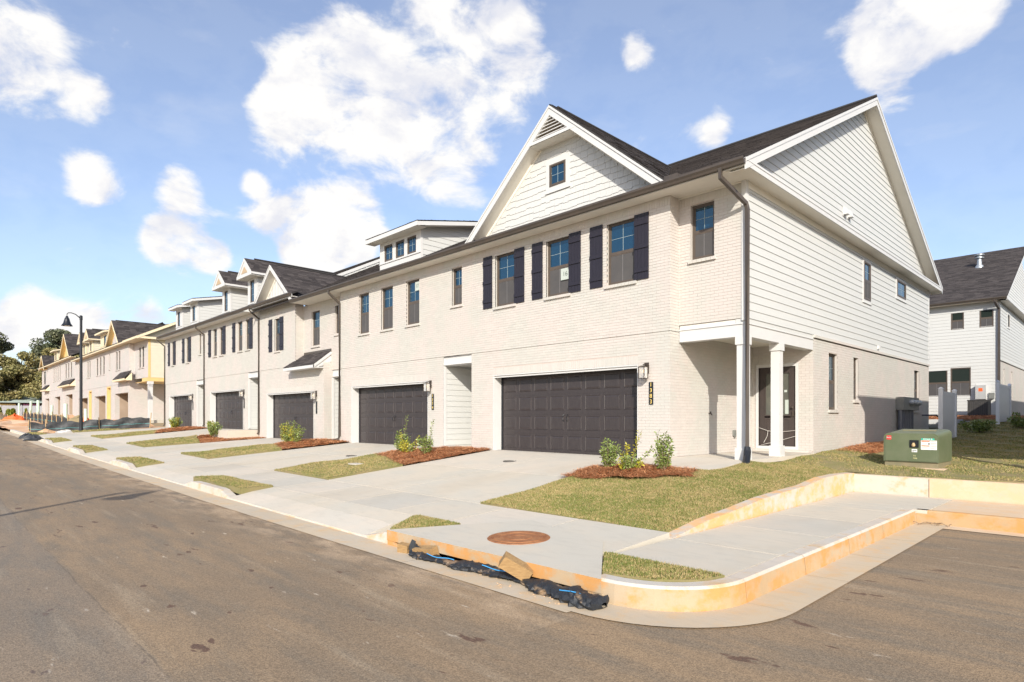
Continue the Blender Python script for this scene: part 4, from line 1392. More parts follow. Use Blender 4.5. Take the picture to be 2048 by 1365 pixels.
def shed_dormer(house, x0, x1, yw, ze, zb, zt, wins, over=0.38, slope=0.21, wt=None, wb=None, exposure=0.178, sidmat=None, trim=None):
    """shed dormer rising through the main slope"""
    trim = trim or TRIM; sidmat = sidmat or SIDING
    fr = FRONT(yw)
    mb = MB()
    cells = [(a, b, wb, wt) for a, b in wins]
    wall_cells(mb, fr, x0, x1, zb - 0.3, zt + 0.1, cells, reveal=0.05)
    o = mb.build('dormer_front', [trim], house)
    for a, b in wins: window(house, fr, a, b, wb, wt, kind='fixed', rec=0.02, cols=2, rows=2)
    t = MB(); t.fbox(fr, x0 - .03, x1 + .03, 0, .03, wb - .07, wb - .035); t.build('dormer_sill', [trim], house)
    # roof
    y0 = yw - over; z0 = zt + 0.10
    # meets main roof where z0+slope*(y-y0) == zroof
    ymeet = (z0 - slope * y0 - ze + SL * YE) / (SL - slope)
    zmt = z0 + slope * (ymeet - y0)
    r = MB()
    r.prism([(x0 - over, y0, z0), (x1 + over, y0, z0), (x1 + over, ymeet, zmt), (x0 - over, ymeet, zmt)], (0, 0, 0.03))
    rf = r.build('dormer_roof', [ROOFBASE], house)
    ms = MB(); shingles(ms, [(x0 - over, y0 - .02, z0 + .032), (x1 + over, y0 - .02, z0 + .032), (x1 + over, ymeet, zmt + .032), (x0 - over, ymeet, zmt + .032)], (1, 0, 0), 0.145, .2, .45)
    s = ms.build('roof_shingles', [ROOF], rf); s['kind'] = 'stuff'
    f = MB()
    f.box(x0 - over, x1 + over, y0 - 0.02, y0, z0 - 0.13, z0 + 0.012)
    for x in (x0 - over, x1 + over - 0.02):
        beam_along(f, (x, y0, z0 + .02), (x, ymeet, zmt + .02), (0.02, 0, 0), (0, 0, -0.15))
    f.build('dormer_fascia', [trim], house)
    sf = MB(); sf.poly([(x0 - over, y0, z0 - .12), (x1 + over, y0, z0 - .12), (x1 + over, yw, z0 - .12), (x0 - over, yw, z0 - .12)])
    for xa, xb in ((x0 - over, x0), (x1, x1 + over)):
        sf.poly([(xa, yw, z0 + slope * over - .12), (xb, yw, z0 + slope * over - .12), (xb, ymeet, zmt - .12), (xa, ymeet, zmt - .12)])
    sf.build('dormer_soffit', [SOFFIT], house)
    # cheek walls
    for x, frs in ((x1, SIDE(x1)), (x0, BACKSIDE(x0))):
        c = MB(); c.poly([(x, yw, zb - .1), (x, ymeet, zmt - .1), (x, yw, zt + .2)])
        ck = c.build('dormer_cheek', [sidmat], house)

        def bnd(w):
            ur = YE + (w - 0.02 - ze) / SL
            ul = yw + 0.10
            zt_at = z0 + slope * (ul - y0) - 0.13
            if w > zt_at: ul = y0 + (w + 0.13 - z0) / slope
            return (min(ul, ur), ur)
        if x == x1: siding(ck, frs, bnd, zb, zmt - .2, mat=sidmat, split=0, exposure=exposure)
        cb = MB(); cb.fbox(frs, yw, yw + .10, 0, .024, zb - .15, zt + .12); cb.build('corner_board', [trim], ck)
    return ymeet


shed_dormer(B, -11.27, -8.78, 0.1, ZE, 6.33, 7.34, [(-10.99, -10.45), (-10.26, -9.72), (-9.55, -9.01)], wt=7.20, wb=6.62)
downspout(B, [(-14.02, YE - .06, 5.98), (-14.02, YE - .06, 5.86), (-13.99, -0.06, 5.50), (-13.99, -0.06, 5.3), (-13.99, -0.06, 0.25), (-13.99, -.10, .12), (-14.05, -.45, .04)])

# ================================================================= unit C
C = thing('townhouse', (-18, 0, 0), 'middle townhouse with a steep board gable and a small shingled canopy over the garage corner', 'house', ROWGRP)
bC = Bricks(); wC = MB()
gC = (-21.14, -16.29, -0.02, 2.13)
SC = 3.26
wlC = (-20.20, -19.60, 4.09, 5.62)
wall_cells(wC, F0, -22.0, -15.4, -0.15, SC, [gC], rmi=1)
wall_cells(wC, F0, -22.0, -18.0, SC, 6.25, [wlC], n=0.018, rmi=1)
bC.course_wall(F0, -22.0, -15.4, 0.0, SC, [gC[:2] + (-.1, 2.335)]); bC.soldier(F0, gC[0], gC[1], 2.13, 2.335)
bC.course_wall(F0, -22.0, -18.0, SC, 6.0, [wlC], 0.018); bC.soldier(F0, -22., -18., 6.0, 6.2, .018)
Sc = SIDE(-18.0); wall_cells(wC, Sc, -.018, .36, SC, 6.25, [], rmi=1); bC.course_wall(Sc, -.018, .36, SC, 6.2, [])
Sc2 = SIDE(-15.4); wall_cells(wC, Sc2, 0, 1.9, -.15, SC, [], rmi=1); bC.course_wall(Sc2, 0, 1.9, 0, SC, [])
opC = [(-17.2, -16.46, 4.10, 5.62), (-15.12, -14.62, 4.43, 5.62)]
wall_cells(wC, Fb, -18.0, -14.0, 2.95, 5.96, opC, rmi=1); bC.course_wall(Fb, -18., -14., 2.97, 5.73, opC); bC.soldier(Fb, -18., -14., 5.735, 5.935)
rear = MB(); rear.poly([(-22, 16.5, -.5), (-14, 16.5, -.5), (-14, 16.5, 6.0), (-22, 16.5, 6.0)]); rear.build('rear_wall', [BRICK], C)
wC.poly([(-18, 0, SC), (-15.4, 0, SC), (-15.4, .4, SC), (-18, .4, SC)])
wallC = wC.build('wall', [MORTAR, BRICK], C)
bC.finish(C, wallC, 0)
garage(C, F0, *gC)
entry_recess(C, -15.4, -14.0, 0.0, 2.97, True, yb=0.36, depth=1.5)
window(C, Fu, *wlC, sill='brick'); shutter(C, Fu, -20.83, -20.45, 4.08, 5.62); shutter(C, Fu, -19.61, -19.22, 4.08, 5.62)
for o in opC: window(C, Fb, *o, sill='brick')
std_lamp_number(C, F0, -16.12, 2.10, None)
main_roof(C, -22.0, -14.0, ZE, exposure=0.16, w=(.2, .5))
eave(C, -17.5, -14.05, 5.94, ZE, yw=.36)
ZED = 6.40
eave(C, -22.0, -17.45, 6.23, ZED)
# pent strip under the gable
roof_face(C, [(-22.0, YE, ZED - .02), (-17.4, YE, ZED - .02), (-17.4, 0.02, ZED + .2), (-22., 0.02, ZED + .2)], (1, 0, 0), exposure=.16, w=(.2, .5))
zc = gable_front(C, -19.75, 2.36, 6.08, 0.83, -0.42, 0.0, (ZE, YE, SL), exposure=0.16, w=(.2, .5), board=0.16, half_l=1.98)
gm = MB(); gm.poly([(-21.9, 0.0, 6.3), (-17.6, 0.0, 6.3), (-19.75, 0, zc - .15)]); gm = gm.build('gable_wall', [TRIM], C)
for i in range(13):
    x = -19.75 + (i - 6) * 0.30
    zt_ = zc - 0.25 - abs(x + 19.75) * 0.83
    if zt_ > 6.4:
        t = MB(); t.box(x - .02, x + .02, -0.022, 0, 6.3, zt_); t.build('batten', [TRIM], gm)
# canopy over the garage corner
ck = MB(); ck.prism([(-18.3, -.42, 3.12), (-15.45, -.42, 3.12), (-15.45, .36, 3.72), (-17.9, .36, 3.72)], (0, 0, .04)); ck = ck.build('canopy_roof', [ROOFBASE], C)
ms = MB(); shingles(ms, [(-18.35, -.45, 3.155), (-15.42, -.45, 3.155), (-15.42, .36, 3.775), (-17.9, .36, 3.775)], (1, 0, 0), 0.14, .16, .4)
s = ms.build('roof_shingles', [ROOF], ck); s['kind'] = 'stuff'
ck2 = MB(); ck2.poly([(-18.35, -.45, 3.155), (-17.9, .36, 3.775), (-18.4, 0.0, 3.16)]); ck2.build('hip_slope', [ROOF], ck)
ap = MB(); ap.box(-17.9, -15.42, .325, .352, 3.72, 3.86); ap.build('apron_flashing', [GUTTER], ck)
t = MB(); t.box(-18.3, -15.42, -.45, -.42, 3.02, 3.14); t.box(-18.25, -15.42, -.42, 0, 3.02, 3.04)
beam_along(t, (-15.42, -.45, 3.14), (-15.42, .36, 3.76), (-.03, 0, 0), (0, 0, -.13)); t.prism([(-15.46, -.42, 3.02), (-15.46, .36, 3.02), (-15.46, .36, 3.62)], (-.02, 0, 0))
t.build('canopy_trim', [TRIM], ck)
for k in (0.25, 0.5):
    t = MB(); beam_along(t, (-15.438, -.30 + k * .3, 3.10), (-15.438, .30, 3.10 + .6 * (.6 - k * .3) * .75), (0.03, 0, 0), (0, 0, -.025)); t.build('canopy_moulding', [TRIM], ck)
downspout(C, [(-22.02, YE - .06, 6.3), (-22.02, YE - .06, 6.18), (-21.98, -.06, 5.82), (-21.98, -.06, 5.6), (-21.98, -.06, .25), (-21.98, -.12, .16)])

# ================================================================= units D, E
def unit_far(name, x0, x1, label, dz, gar, ent, wins, shuts, lamp_u, seam, loc, smallwins=()):
    U = thing('townhouse', loc, label, 'house', ROWGRP)
    wm = MB()
    ops_l = [gar]
    ops_u = [w for w in wins] + list(smallwins)
    wall_cells(wm, F0, x0, x1, -0.15, seam, [gar, (ent[0], ent[1], -.2, seam + .1, 0.0)])
    wall_cells(wm, F0, x0, x1, seam, 6.28, ops_u, n=0.018)
    wm.poly([F0.p(x0, 0, seam), F0.p(ent[0], 0, seam), F0.p(ent[0], .018, seam), F0.p(x0, .018, seam)])
    wm.poly([(x0, 16.5, -.5), (x1, 16.5, -.5), (x1, 16.5, 6.4), (x0, 16.5, 6.4)])
    wm.poly([(x0, 0, -.5), (x0, 16.5, -.5), (x0, 16.5, 6.4), (x0, 0, 6.4)])
    wm.build('wall', [BRICK_FAR], U)
    garage(U, F0, *gar)
    entry_recess(U, ent[0], ent[1], ent[2], seam + .02, False)
    for w in ops_u: window(U, Fu, *w, sill='brick', sillmat=BRICK_FAR)
    for s in shuts: shutter(U, Fu, *s)
    std_lamp_number(U, F0, lamp_u, 2.42, None)
    main_roof(U, x0, x1, ZED, exposure=0.18, w=(.25, .6))
    eave(U, x0, x1, 6.23, ZED)
    return U


D = unit_far('D', -30.0, -22.0, 'townhouse with two peaked dormers, left of the board gable house', .33, (-29.05, -24.1, .35, 2.46), (-23.42, -22.15, .38),
             [(-28.5, -27.88, 4.45, 5.97), (-27.47, -26.88, 4.45, 5.97), (-24.8, -24.15, 4.45, 5.97), (-23.74, -23.16, 4.45, 5.97)],
             [(-29.23, -28.83, 4.44, 5.98), (-26.92, -26.53, 4.44, 5.98), (-25.5, -25.12, 4.44, 5.98), (-23.20, -22.80, 4.44, 5.98)], -24.05, 3.26, (-26, 0, .35))
E_ = unit_far('E', -37.8, -30.0, 'far end townhouse of the finished row with two small shed dormers', .33, (-36.95, -32.25, .34, 2.45), (-31.41, -30.12, .36),
              [(-36.36, -35.80, 4.42, 5.95), (-33.33, -32.76, 4.42, 5.95)], [(-37.06, -36.68, 4.41, 5.95), (-35.84, -35.44, 4.41, 5.95), (-34.04, -33.63, 4.41, 5.95), (-32.78, -32.36, 4.41, 5.95)],
              -32.15, 3.22, (-34, 0, .35), smallwins=[(-30.93, -30.52, 4.76, 5.96)])
downspout(D, [(-29.95, YE - .06, 6.3), (-29.95, YE - .06, 6.18), (-29.93, -.06, 5.82), (-29.93, -.06, 5.6), (-29.93, -.06, .55), (-29.93, -.12, .46)])
downspout(E_, [(-37.85, YE - .06, 6.3), (-37.85, YE - .06, 6.18), (-37.78, -.06, 5.8), (-37.78, -.06, 5.6), (-37.78, -.06, .5), (-37.78, -.12, .42)])


def gable_dormer(house, cx, ze, hw=0.62, yw=0.1, zt=8.10, pitch=0.86, over=0.40, win=(6.82, 7.93), sidmat=None, trim=None, winw=0.26):
    sidmat = sidmat or SIDING; trim = trim or TRIM
    fr = FRONT(yw)
    zb = zroof(ze, yw)
    mb = MB(); wall_cells(mb, fr, cx - hw, cx + hw, zb - .3, zt + .3, [(cx - winw, cx + winw, win[0], win[1])], reveal=.05); mb.build('dormer_front', [trim], house)
    window(house, fr, cx - winw, cx + winw, win[0], win[1], kind='fixed', rec=.02, cols=2, rows=3)
    t = MB(); t.fbox(fr, cx - hw - .02, cx + hw + .02, 0, .04, win[0] - .09, win[0] - .05); t.build('dormer_sill', [trim], house)
    e = hw + over; zt2 = zt + .06; za = zt2 + e * pitch; y0 = yw - over
    yr_ = YE + (za - ze) / SL; ye_ = YE + (zt2 - ze) / SL
    for sx in (-1, 1):
        roof_face(house, [(cx + sx * e, y0, zt2), (cx, y0, za), (cx, yr_, za), (cx + sx * e, ye_, zt2)], (0, 1, 0), exposure=.16, w=(.2, .45), thick=.03)
        f = MB()
        beam_along(f, (cx, y0 - .02, za - .02), (cx + sx * e, y0 - .02, zt2 - .02), (0, .03, 0), (0, 0, -.15))
        f.box(*( (cx + e - .02, cx + e) if sx > 0 else (cx - e, cx - e + .02)), y0, ye_, zt2 - .14, zt2)
        f.build('dormer_fascia', [trim], house)
    s = MB(); s.box(cx - e, cx + e, y0 - .018, ye_, zt2 - .15, zt2 - .10); s.build('dormer_soffit', [SOFFIT], house)
    s = MB(); s.box(cx - e + .01, cx + e - .01, y0 - .03, y0, zt2 - .14, zt2 + .0); s.build('dormer_fascia', [trim], house)
    s = MB(); s.poly([(cx - e, y0 + .01, zt2), (cx + e, y0 + .01, zt2), (cx, y0 + .01, za)]); s.build('pediment', [trim], house)
    s = MB(); s.poly([(cx - e * .42, y0 - .006, zt2 + .06), (cx + e * .42, y0 - .006, zt2 + .06), (cx, y0 - .006, zt2 + .06 + e * .42 * pitch)]); s.build('pediment_vent', [M('tan_louvre', (0.42, 0.32, 0.21), rough=.8)], house)
    r = MB(); r.tube([(cx, y0 + .5, za + .03), (cx, yr_, za + .03)], .05, 5); r.build('ridge_cap', [ROOFBASE], house)
    for x, frs in ((cx + hw, SIDE(cx + hw)), (cx - hw, BACKSIDE(cx - hw))):
        c = MB(); c.poly([(x, yw, zb - .1), (x, ye_, zt2), (x, yw, zt2)]); ck = c.build('dormer_cheek', [sidmat], house)
        if x > cx:
            siding(ck, frs, lambda w: (yw + .09, max(yw + .09, YE + (w - .02 - ze) / SL)), zb + .03, zt - .05, mat=sidmat, split=0)
        cb = MB(); cb.fbox(frs, yw, yw + .09, 0, .024, zb - .1, zt); cb.build('corner_board', [trim], ck)


gable_dormer(D, -23.18, ZED, hw=0.56)
gable_dormer(D, -26.82, ZED, hw=0.56)
shed_dormer(E_, -32.90, -31.62, 0.1, ZED, 6.62, 7.98, [(-32.53, -31.97)], wt=7.82, wb=6.90, over=.36)
shed_dormer(E_, -35.82, -34.60, 0.1, ZED, 6.62, 7.98, [(-35.48, -34.94)], wt=7.82, wb=6.90, over=.36)
# raised party rake where the higher roofs begin
sr = SIDE(-22.0)
pw = MB(); pw.poly([(-22., YE, ZE), (-22., YR, zroof(ZE, YR)), (-22., YR, zroof(ZED, YR)), (-22., YE, ZED)]); pw = pw.build('party_wall', [SIDING], D)
siding(pw, sr, lambda w: (YE + (w - ZED + .12) / SL, YE + (w - ZE) / SL), 6.1, 10.6, split=0)
t = MB(); beam_along(t, (-21.98, YE, ZED - .02), (-21.98, YR, zroof(ZED, YR) - .02), (.03, 0, 0), (0, 0, -.17)); t.build('rake_board', [TRIM], D)

# ------------------------------------------------------------------ levels
_SX = [-140, -93, -60, -46, -38, -32, -29, -24, -21, -16, -13, -8, -5, 0, 40]
_SZ = [0.6, 0.8, 0.32, 0.14, 0.0, -0.14, -0.20, -0.30, -0.37, -0.44, -0.49, -0.55, -0.58, -0.60, -0.60]
def S(x): return np.interp(x, _SX, _SZ)
def Rz(x): return S(x) - np.interp(x, [-50, -8, 0, 4.7], [0.13, 0.16, 0.20, 0.225])
def Hz(x): return np.interp(x, [-93, -71, -69, -44, -40, -38, -24.3, -23.7, -21.5], [1.3, 1.3, 0.8, 0.8, 0.4, 0.35, 0.35, 0.06, 0.0])
SWI, SWO, KB, KF, PE = -5.2, -6.5, -7.25, -7.45, -7.95     # walk inner, outer, kerb back, face, pan edge


def strip_z(x, y):
    """lawn and drive level between the walk and the houses"""
    x = np.asarray(x, float); y = np.asarray(y, float)
    t = np.clip((y - SWI) / (0.0 - SWI), -0.3, 1.1)
    inner = S(x) + 0.07
    z = inner + (Hz(x) - inner) * t
    return np.where(y < SWI, S(x) + (y - SWO) / (SWI - SWO) * 0.07, z)


# lawn beside the end house: smooth surface through measured levels
_cp = np.array([(0.3, -5.2, -.53), (2, -5.2, -.54), (3.9, -5.2, -.57), (0.3, -2.6, -.24), (2., -2.8, -.25), (.3, -1.4, -.10), (2.6, -1.4, -.07), (2.6, .3, .0), (2.45, 4.2, .05), (2.45, 9, .10), (2.45, 16.5, .28),
                (3.85, -3.5, -.46), (3.85, -1, -.35), (3.85, 1.9, -.25), (7, 2.1, -.22), (15, 2.1, -.2), (34, 2.1, -.2), (5, 4, -.14), (8, 8, .04), (5, 12, .08), (5, 20, .55), (3, 28, .95), (8, 28, .95), (20, 28, 1.), (20, 12, .3), (34, 45, 1.4), (-6, 20, .35), (-6, 28, .95), (-6, 45, 1.4)])


def _rbf_fit(P):
    n = len(P); d = np.linalg.norm(P[:, None, :2] - P[None, :, :2], axis=2)
    Am = np.zeros((n + 3, n + 3)); Am[:n, :n] = d; Am[:n, n] = 1; Am[:n, n + 1:] = P[:, :2]; Am[n:, :n] = Am[:n, n:].T
    return np.linalg.solve(Am, np.concatenate([P[:, 2], [0, 0, 0]]))


_cw = _rbf_fit(_cp)


def lawn_z(x, y):
    x = np.asarray(x, float); y = np.asarray(y, float)
    sh = x.shape; X = x.ravel(); Y = y.ravel()
    d = np.sqrt((X[:, None] - _cp[None, :, 0]) ** 2 + (Y[:, None] - _cp[None, :, 1]) ** 2)
    z = d @ _cw[:-3] + _cw[-3] + X * _cw[-2] + Y * _cw[-1]
    return z.reshape(sh)


def sheet(name, xs, ys, zf, mat, parent=None, keep=None):
    X, Y = np.meshgrid(xs, ys, indexing='ij')
    Z = zf(X, Y)
    nx, ny = X.shape
    v = np.stack([X, Y, Z], -1).reshape(-1, 3)
    f = []
    for i in range(nx - 1):
        for j in range(ny - 1):
            if keep is not None and not keep((xs[i] + xs[i + 1]) / 2, (ys[j] + ys[j + 1]) / 2): continue
            a = i * ny + j
            f.append((a, a + ny, a + ny + 1, a + 1))
    me = bpy.data.meshes.new(name); me.from_pydata(v.tolist(), [], f); me.materials.append(mat)
    me.polygons.foreach_set('use_smooth', [True] * len(f)); me.update()
    return link(name, me, parent)


def ground_z(x, y):
    x = np.asarray(x, float); y = np.asarray(y, float)
    z = np.where(y < SWO, Rz(x) - 0.06, strip_z(x, np.minimum(y, 0.0)))
    back = Hz(x) + np.clip((y - 14) * 0.03, 0, 1.5)
    z = np.where(y > 0, np.where(x < 2.4, back, 0.2), z)
    lz = lawn_z(np.clip(x, -6, 34), np.clip(y, -5.2, 45))
    inside = (x > -0.5) & (x < 36) & (y > -9) & (y < 31)
    z = np.where(inside, np.minimum(np.minimum(z, lz), -0.9 + np.clip(y - 4, 0, 30) * .04) , z)
    return z - 0.16


gx = np.unique(np.concatenate([np.linspace(-900, -150, 16), np.linspace(-150, -45, 36), np.linspace(-45, 12, 115), np.linspace(12, 60, 17), np.linspace(60, 900, 14)]))
gy = np.unique(np.concatenate([np.linspace(-900, -30, 14), np.linspace(-30, -9, 11), np.linspace(-9, 6, 61), np.linspace(6, 50, 30), np.linspace(50, 900, 14)]))
tag(sheet('ground', gx, gy, ground_z, EARTH), 'dry earth ground running out to the horizon', 'ground', kind='structure')

# road and parking lot
rx = np.unique(np.concatenate([np.linspace(-300, -60, 30), np.linspace(-60, 12, 145), np.linspace(12, 80, 12)]))
ry = np.linspace(-16.0, -7.6, 22)
tag(sheet('road', rx, ry, lambda x, y: Rz(x) + 0.012 * np.minimum(-7.6 - y, 4.2 - np.abs(-7.6 - y - 4.2)), ASPHALT), 'dusty brown asphalt street', 'road', kind='structure')
px_ = np.linspace(4.66, 40, 40); py_ = np.linspace(-7.6, -0.05, 20)
tag(sheet('parking_lot', px_, py_, lambda x, y: x * 0 - 0.825 + 0.0 * y, ASPHALT), 'grey asphalt parking bay right of the kerb', 'road', kind='structure')

# ------------------------------------------------------------------ concrete slabs
def slab(parent, x0, x1, y0, y1, zf, mat, gap=0.013, th=0.10, name='slab'):
    x0 += gap; x1 -= gap; y0 += gap; y1 -= gap
    z = lambda x, y: float(zf(x, y))
    mb = MB()
    P = [(x0, y0), (x1, y0), (x1, y1), (x0, y1)]
    mb.hexa([(a, b, z(a, b) - th) for a, b in P] + [(a, b, z(a, b)) for a, b in P])
    return mb.build(name, [mat], parent)


def walk_z(x, y): return S(x) + (y - SWO) / (SWI - SWO) * 0.07


walk = thing('sidewalk', (-17, -5.9, -.5), 'pale concrete sidewalk crossing all the driveways', 'pavement'); walk['kind'] = 'structure'
xs_ = np.arange(-38.0, 4.0, 1.5)
for i, x in enumerate(xs_):
    slab(walk, x, min(x + 1.5, 4.02), SWO, SWI, walk_z, random.choice((CONC, CONC3, CONC2)))
slab(walk, 4.02, 5.40, SWO + .0, SWI, lambda x, y: -0.60 + 0 * x, CONC)
# side walk along the parking bay
for y in np.arange(-5.2, -0.2, 1.5):
    y1 = min(y + 1.5, -0.1)
    slab(walk, 4.04, 5.40, y, y1, lambda x, yy: -0.60 + 0.0 * yy, random.choice((CONC, CONC3)))
slab(walk, 4.04, 5.75, -0.1, 1.95, lambda x, yy: -0.60 + 0 * x, CONC)
KERBTAN = mat_concrete('clay_dusted_concrete', (0.56, 0.47, 0.36), (0.60, 0.46, 0.32), clay=(0.60, 0.43, 0.27))
for x in np.arange(5.75, 30, 2.4):
    slab(walk, x, x + 2.4, -0.1 + .16, 1.95, lambda xx, yy: -0.60 + 0 * xx, KERBTAN)

DR = {'A': (-5.1, 0.3), 'B': (-13.3, -8.1), 'C': (-21.2, -16.2), 'D': (-29.2, -24.2), 'E': (-37.3, -32.2)}
HH = {'A': 0.0, 'B': -0.02, 'C': -0.02, 'D': 0.35, 'E': 0.34}
names = {'A': 'concrete driveway in front of the nearest garage', 'B': 'concrete driveway in front of the second garage', 'C': 'concrete driveway in front of the canopy garage',
         'D': 'concrete driveway below the peaked dormers', 'E': 'concrete driveway of the far end townhouse'}
for k, (a, b) in DR.items():
    H = HH[k]
    d = thing('driveway', ((a + b) / 2, -3, S(a)), names[k], 'driveway', None); d['kind'] = 'structure'

    def dz(x, y, H=H):
        inner = S(x) + 0.07
        return inner + (H - inner) * (y - SWI) / (0.0 - SWI)
    m = (a + b) / 2
    for y0, y1 in ((SWI, -2.6), (-2.6, 0.02)):
        mm = random.choice((CONC2, CONC))
        slab(d, a, m, y0, y1, dz, mm); slab(d, m, b, y0, y1, dz, random.choice((CONC2, mm)))
    slab(d, a + .12, b - .12, 0.02, 0.34, lambda x, y, H=H: H + 0 * x - .004, CONC, gap=0.001)

    def az(x, y):
        t = (y - SWO) / (KF - SWO)
        return S(x) + (Rz(x) + 0.03 - S(x)) * t ** 1.3
    for x0, x1 in ((a, m), (m, b)):
        for y0, y1 in ((KF + .0, -6.95), (-6.95, SWO)):
            slab(d, x0, x1, y0, y1, az, CONC2 if y0 < -7 else CONC, gap=0.002 if y0 < -7 else 0.003)
# drain covers in the drives
for (x, y, k, lab) in ((-2.83, -1.45, 'A', 'round iron cleanout cover in the nearest driveway'), (-8.85, -2.45, 'B', 'round iron cleanout cover in the second driveway')):
    H = HH[k]; inner = S(x) + .07; z = inner + (H - inner) * (y - SWI) / -SWI
    mb = MB(); mb.lathe((x, y, z), [(0.17, -.03), (0.17, 0.012), (0.15, 0.016), (0.15, 0.008), (0.10, 0.008), (0.10, 0.014), (0.06, 0.014), (0.0001, 0.012)], 20)
    tag(mb.build('drain_cover', [IRON]), lab, 'drain cover')

# kerb, straight part, in cast lengths
def kerb_h(x):
    h = 0.155
    for a, b in DR.values():
        d = min(abs(x - a), abs(x - b)) if not (a <= x <= b) else 0
        if a <= x <= b: h = min(h, 0.03)
        elif d < 0.55: h = min(h, 0.03 + 0.125 * d / 0.55)
    return h


kerb = thing('kerb', (-20, KF, -.6), 'pale concrete kerb dipping at every driveway', 'kerb'); kerb['kind'] = 'structure'
x = -46.0
while x < 1.0:
    x2 = min(x + 2.0, 1.0)
    n = max(2, int((x2 - x) / 0.2))
    mb = MB()
    X = np.linspace(x + .003, x2 - .003, n + 1)
    for i in range(n):
        for (p, q, mi) in (((KB, 0), (KF + .03, 0), 0), ((KF + .03, 0), (KF + .005, -0.02), 0), ((KF + .005, -0.02), (KF - .01, None), 1)):
            def pt(xx, pr):
                yy, off = pr
                r = float(Rz(xx)); top = r + kerb_h(xx)
                return (xx, yy, r - .01 if off is None else top + off * (top - r) / .155)
            mb.poly([pt(X[i], p), pt(X[i + 1], p), pt(X[i + 1], q), pt(X[i], q)], mi)
    mb.build('kerb_length', [KERBM, KERBM], kerb, smooth=False)
    x = x2
gut = thing('gutter_pan', (-20, -7.7, -.7), 'clay stained concrete gutter along the street', 'gutter'); gut['kind'] = 'structure'
x = -46.0
while x < 4.6:
    x2 = min(x + 3.0, 4.6)
    mb = MB(); X = np.linspace(x + .003, x2 - .003, 7)
    for i in range(6):
        mb.poly([(X[i], KF + .02, Rz(X[i]) + .004), (X[i + 1], KF + .02, Rz(X[i + 1]) + .004), (X[i + 1], PE, Rz(X[i + 1]) + .014), (X[i], PE, Rz(X[i]) + .014)])
    mb.build('gutter_length', [GUTPAN], gut)
    x = x2

# corner kerb and gutter, swept round the radius
kc = thing('kerb', (5.2, -6.8, -.6), 'orange clay stained kerb curving round the corner', 'kerb'); kc['kind'] = 'structure'
path = []
for i in range(13):
    an = -math.pi / 2 + math.pi / 2 * i / 12
    if i == 0: path.append((4.50, -7.43, 0, -1))
    path.append((4.62 + 0.95 * math.cos(an), -6.48 + 0.95 * math.sin(an), math.cos(an), math.sin(an)))
segs = [path[:]]
ys2 = [-6.48, -5.0, -3.5, -2.0, -0.5 + .4]
for a, b in zip(ys2[:-1], ys2[1:]):
    segs.append([(5.57, a + .003, 1, 0), (5.57, (a + b) / 2, 1, 0), (5.57, b - .003, 1, 0)])
ZK, ZG = -0.60, -0.822
for si, sg in enumerate(segs):
    mb = MB(); gp = MB()
    for (x0, y0, nx0, ny0), (x1, y1, nx1, ny1) in zip(sg[:-1], sg[1:]):
        def q(x, y, nx, ny, o, z): return (x + nx * o, y + ny * o, z)
        mb.poly([q(x0, y0, nx0, ny0, -.17, ZK), q(x1, y1, nx1, ny1, -.17, ZK), q(x1, y1, nx1, ny1, -.025, ZK), q(x0, y0, nx0, ny0, -.025, ZK)], 0)
        mb.poly([q(x0, y0, nx0, ny0, -.025, ZK), q(x1, y1, nx1, ny1, -.025, ZK), q(x1, y1, nx1, ny1, 0, ZK - .025), q(x0, y0, nx0, ny0, 0, ZK - .025)], 0)
        mb.poly([q(x0, y0, nx0, ny0, 0, ZK - .025), q(x1, y1, nx1, ny1, 0, ZK - .025), q(x1, y1, nx1, ny1, .02, ZG), q(x0, y0, nx0, ny0, .02, ZG)], 1)
        mb.poly([q(x0, y0, nx0, ny0, -.17, ZK), q(x1, y1, nx1, ny1, -.17, ZK), q(x1, y1, nx1, ny1, -.17, ZK - .1), q(x0, y0, nx0, ny0, -.17, ZK - .1)], 0)
        wd = 0.46
        gp.poly([q(x0, y0, nx0, ny0, .01, ZG + .004), q(x1, y1, nx1, ny1, .01, ZG + .004), q(x1, y1, nx1, ny1, wd, ZG + .012), q(x0, y0, nx0, ny0, wd, ZG + .012)], 0)
    mb.build('kerb_length', [KERBM, KERBFACE], kc, smooth=(si == 0))
    gp.build('gutter_length', [GUTPAN], kc)
# parking bay kerb and low retaining walls
kp = thing('kerb', (8, -.1, -.6), 'clay dusted kerb at the head of the parking bay', 'kerb'); kp['kind'] = 'structure'
for i, x in enumerate(np.arange(5.57, 30, 3.0)):
    mb = MB()
    mb.prism([(x + .004, -.10, -.86), (x + .004, -.085, -.625), (x + .004, -.06, -.60), (x + .004, .06, -.60), (x + .004, .06, -.86)], (2.992, 0, 0))
    mb.build('kerb_length', [KERBFACE], kp)
mb = MB()
for i in range(12):
    a = 6.0 + i * 2
    mb.poly([(a, -.1, -.816), (a + 2, -.1, -.816), (a + 2, -.42 - .05 * (i % 2), -.816), (a, -.42 - .05 * ((i + 1) % 2), -.816)])
tag(mb.build('clay_wash', [KERBTAN]), 'orange clay silt washed along the parking bay kerb', 'silt', kind='structure')

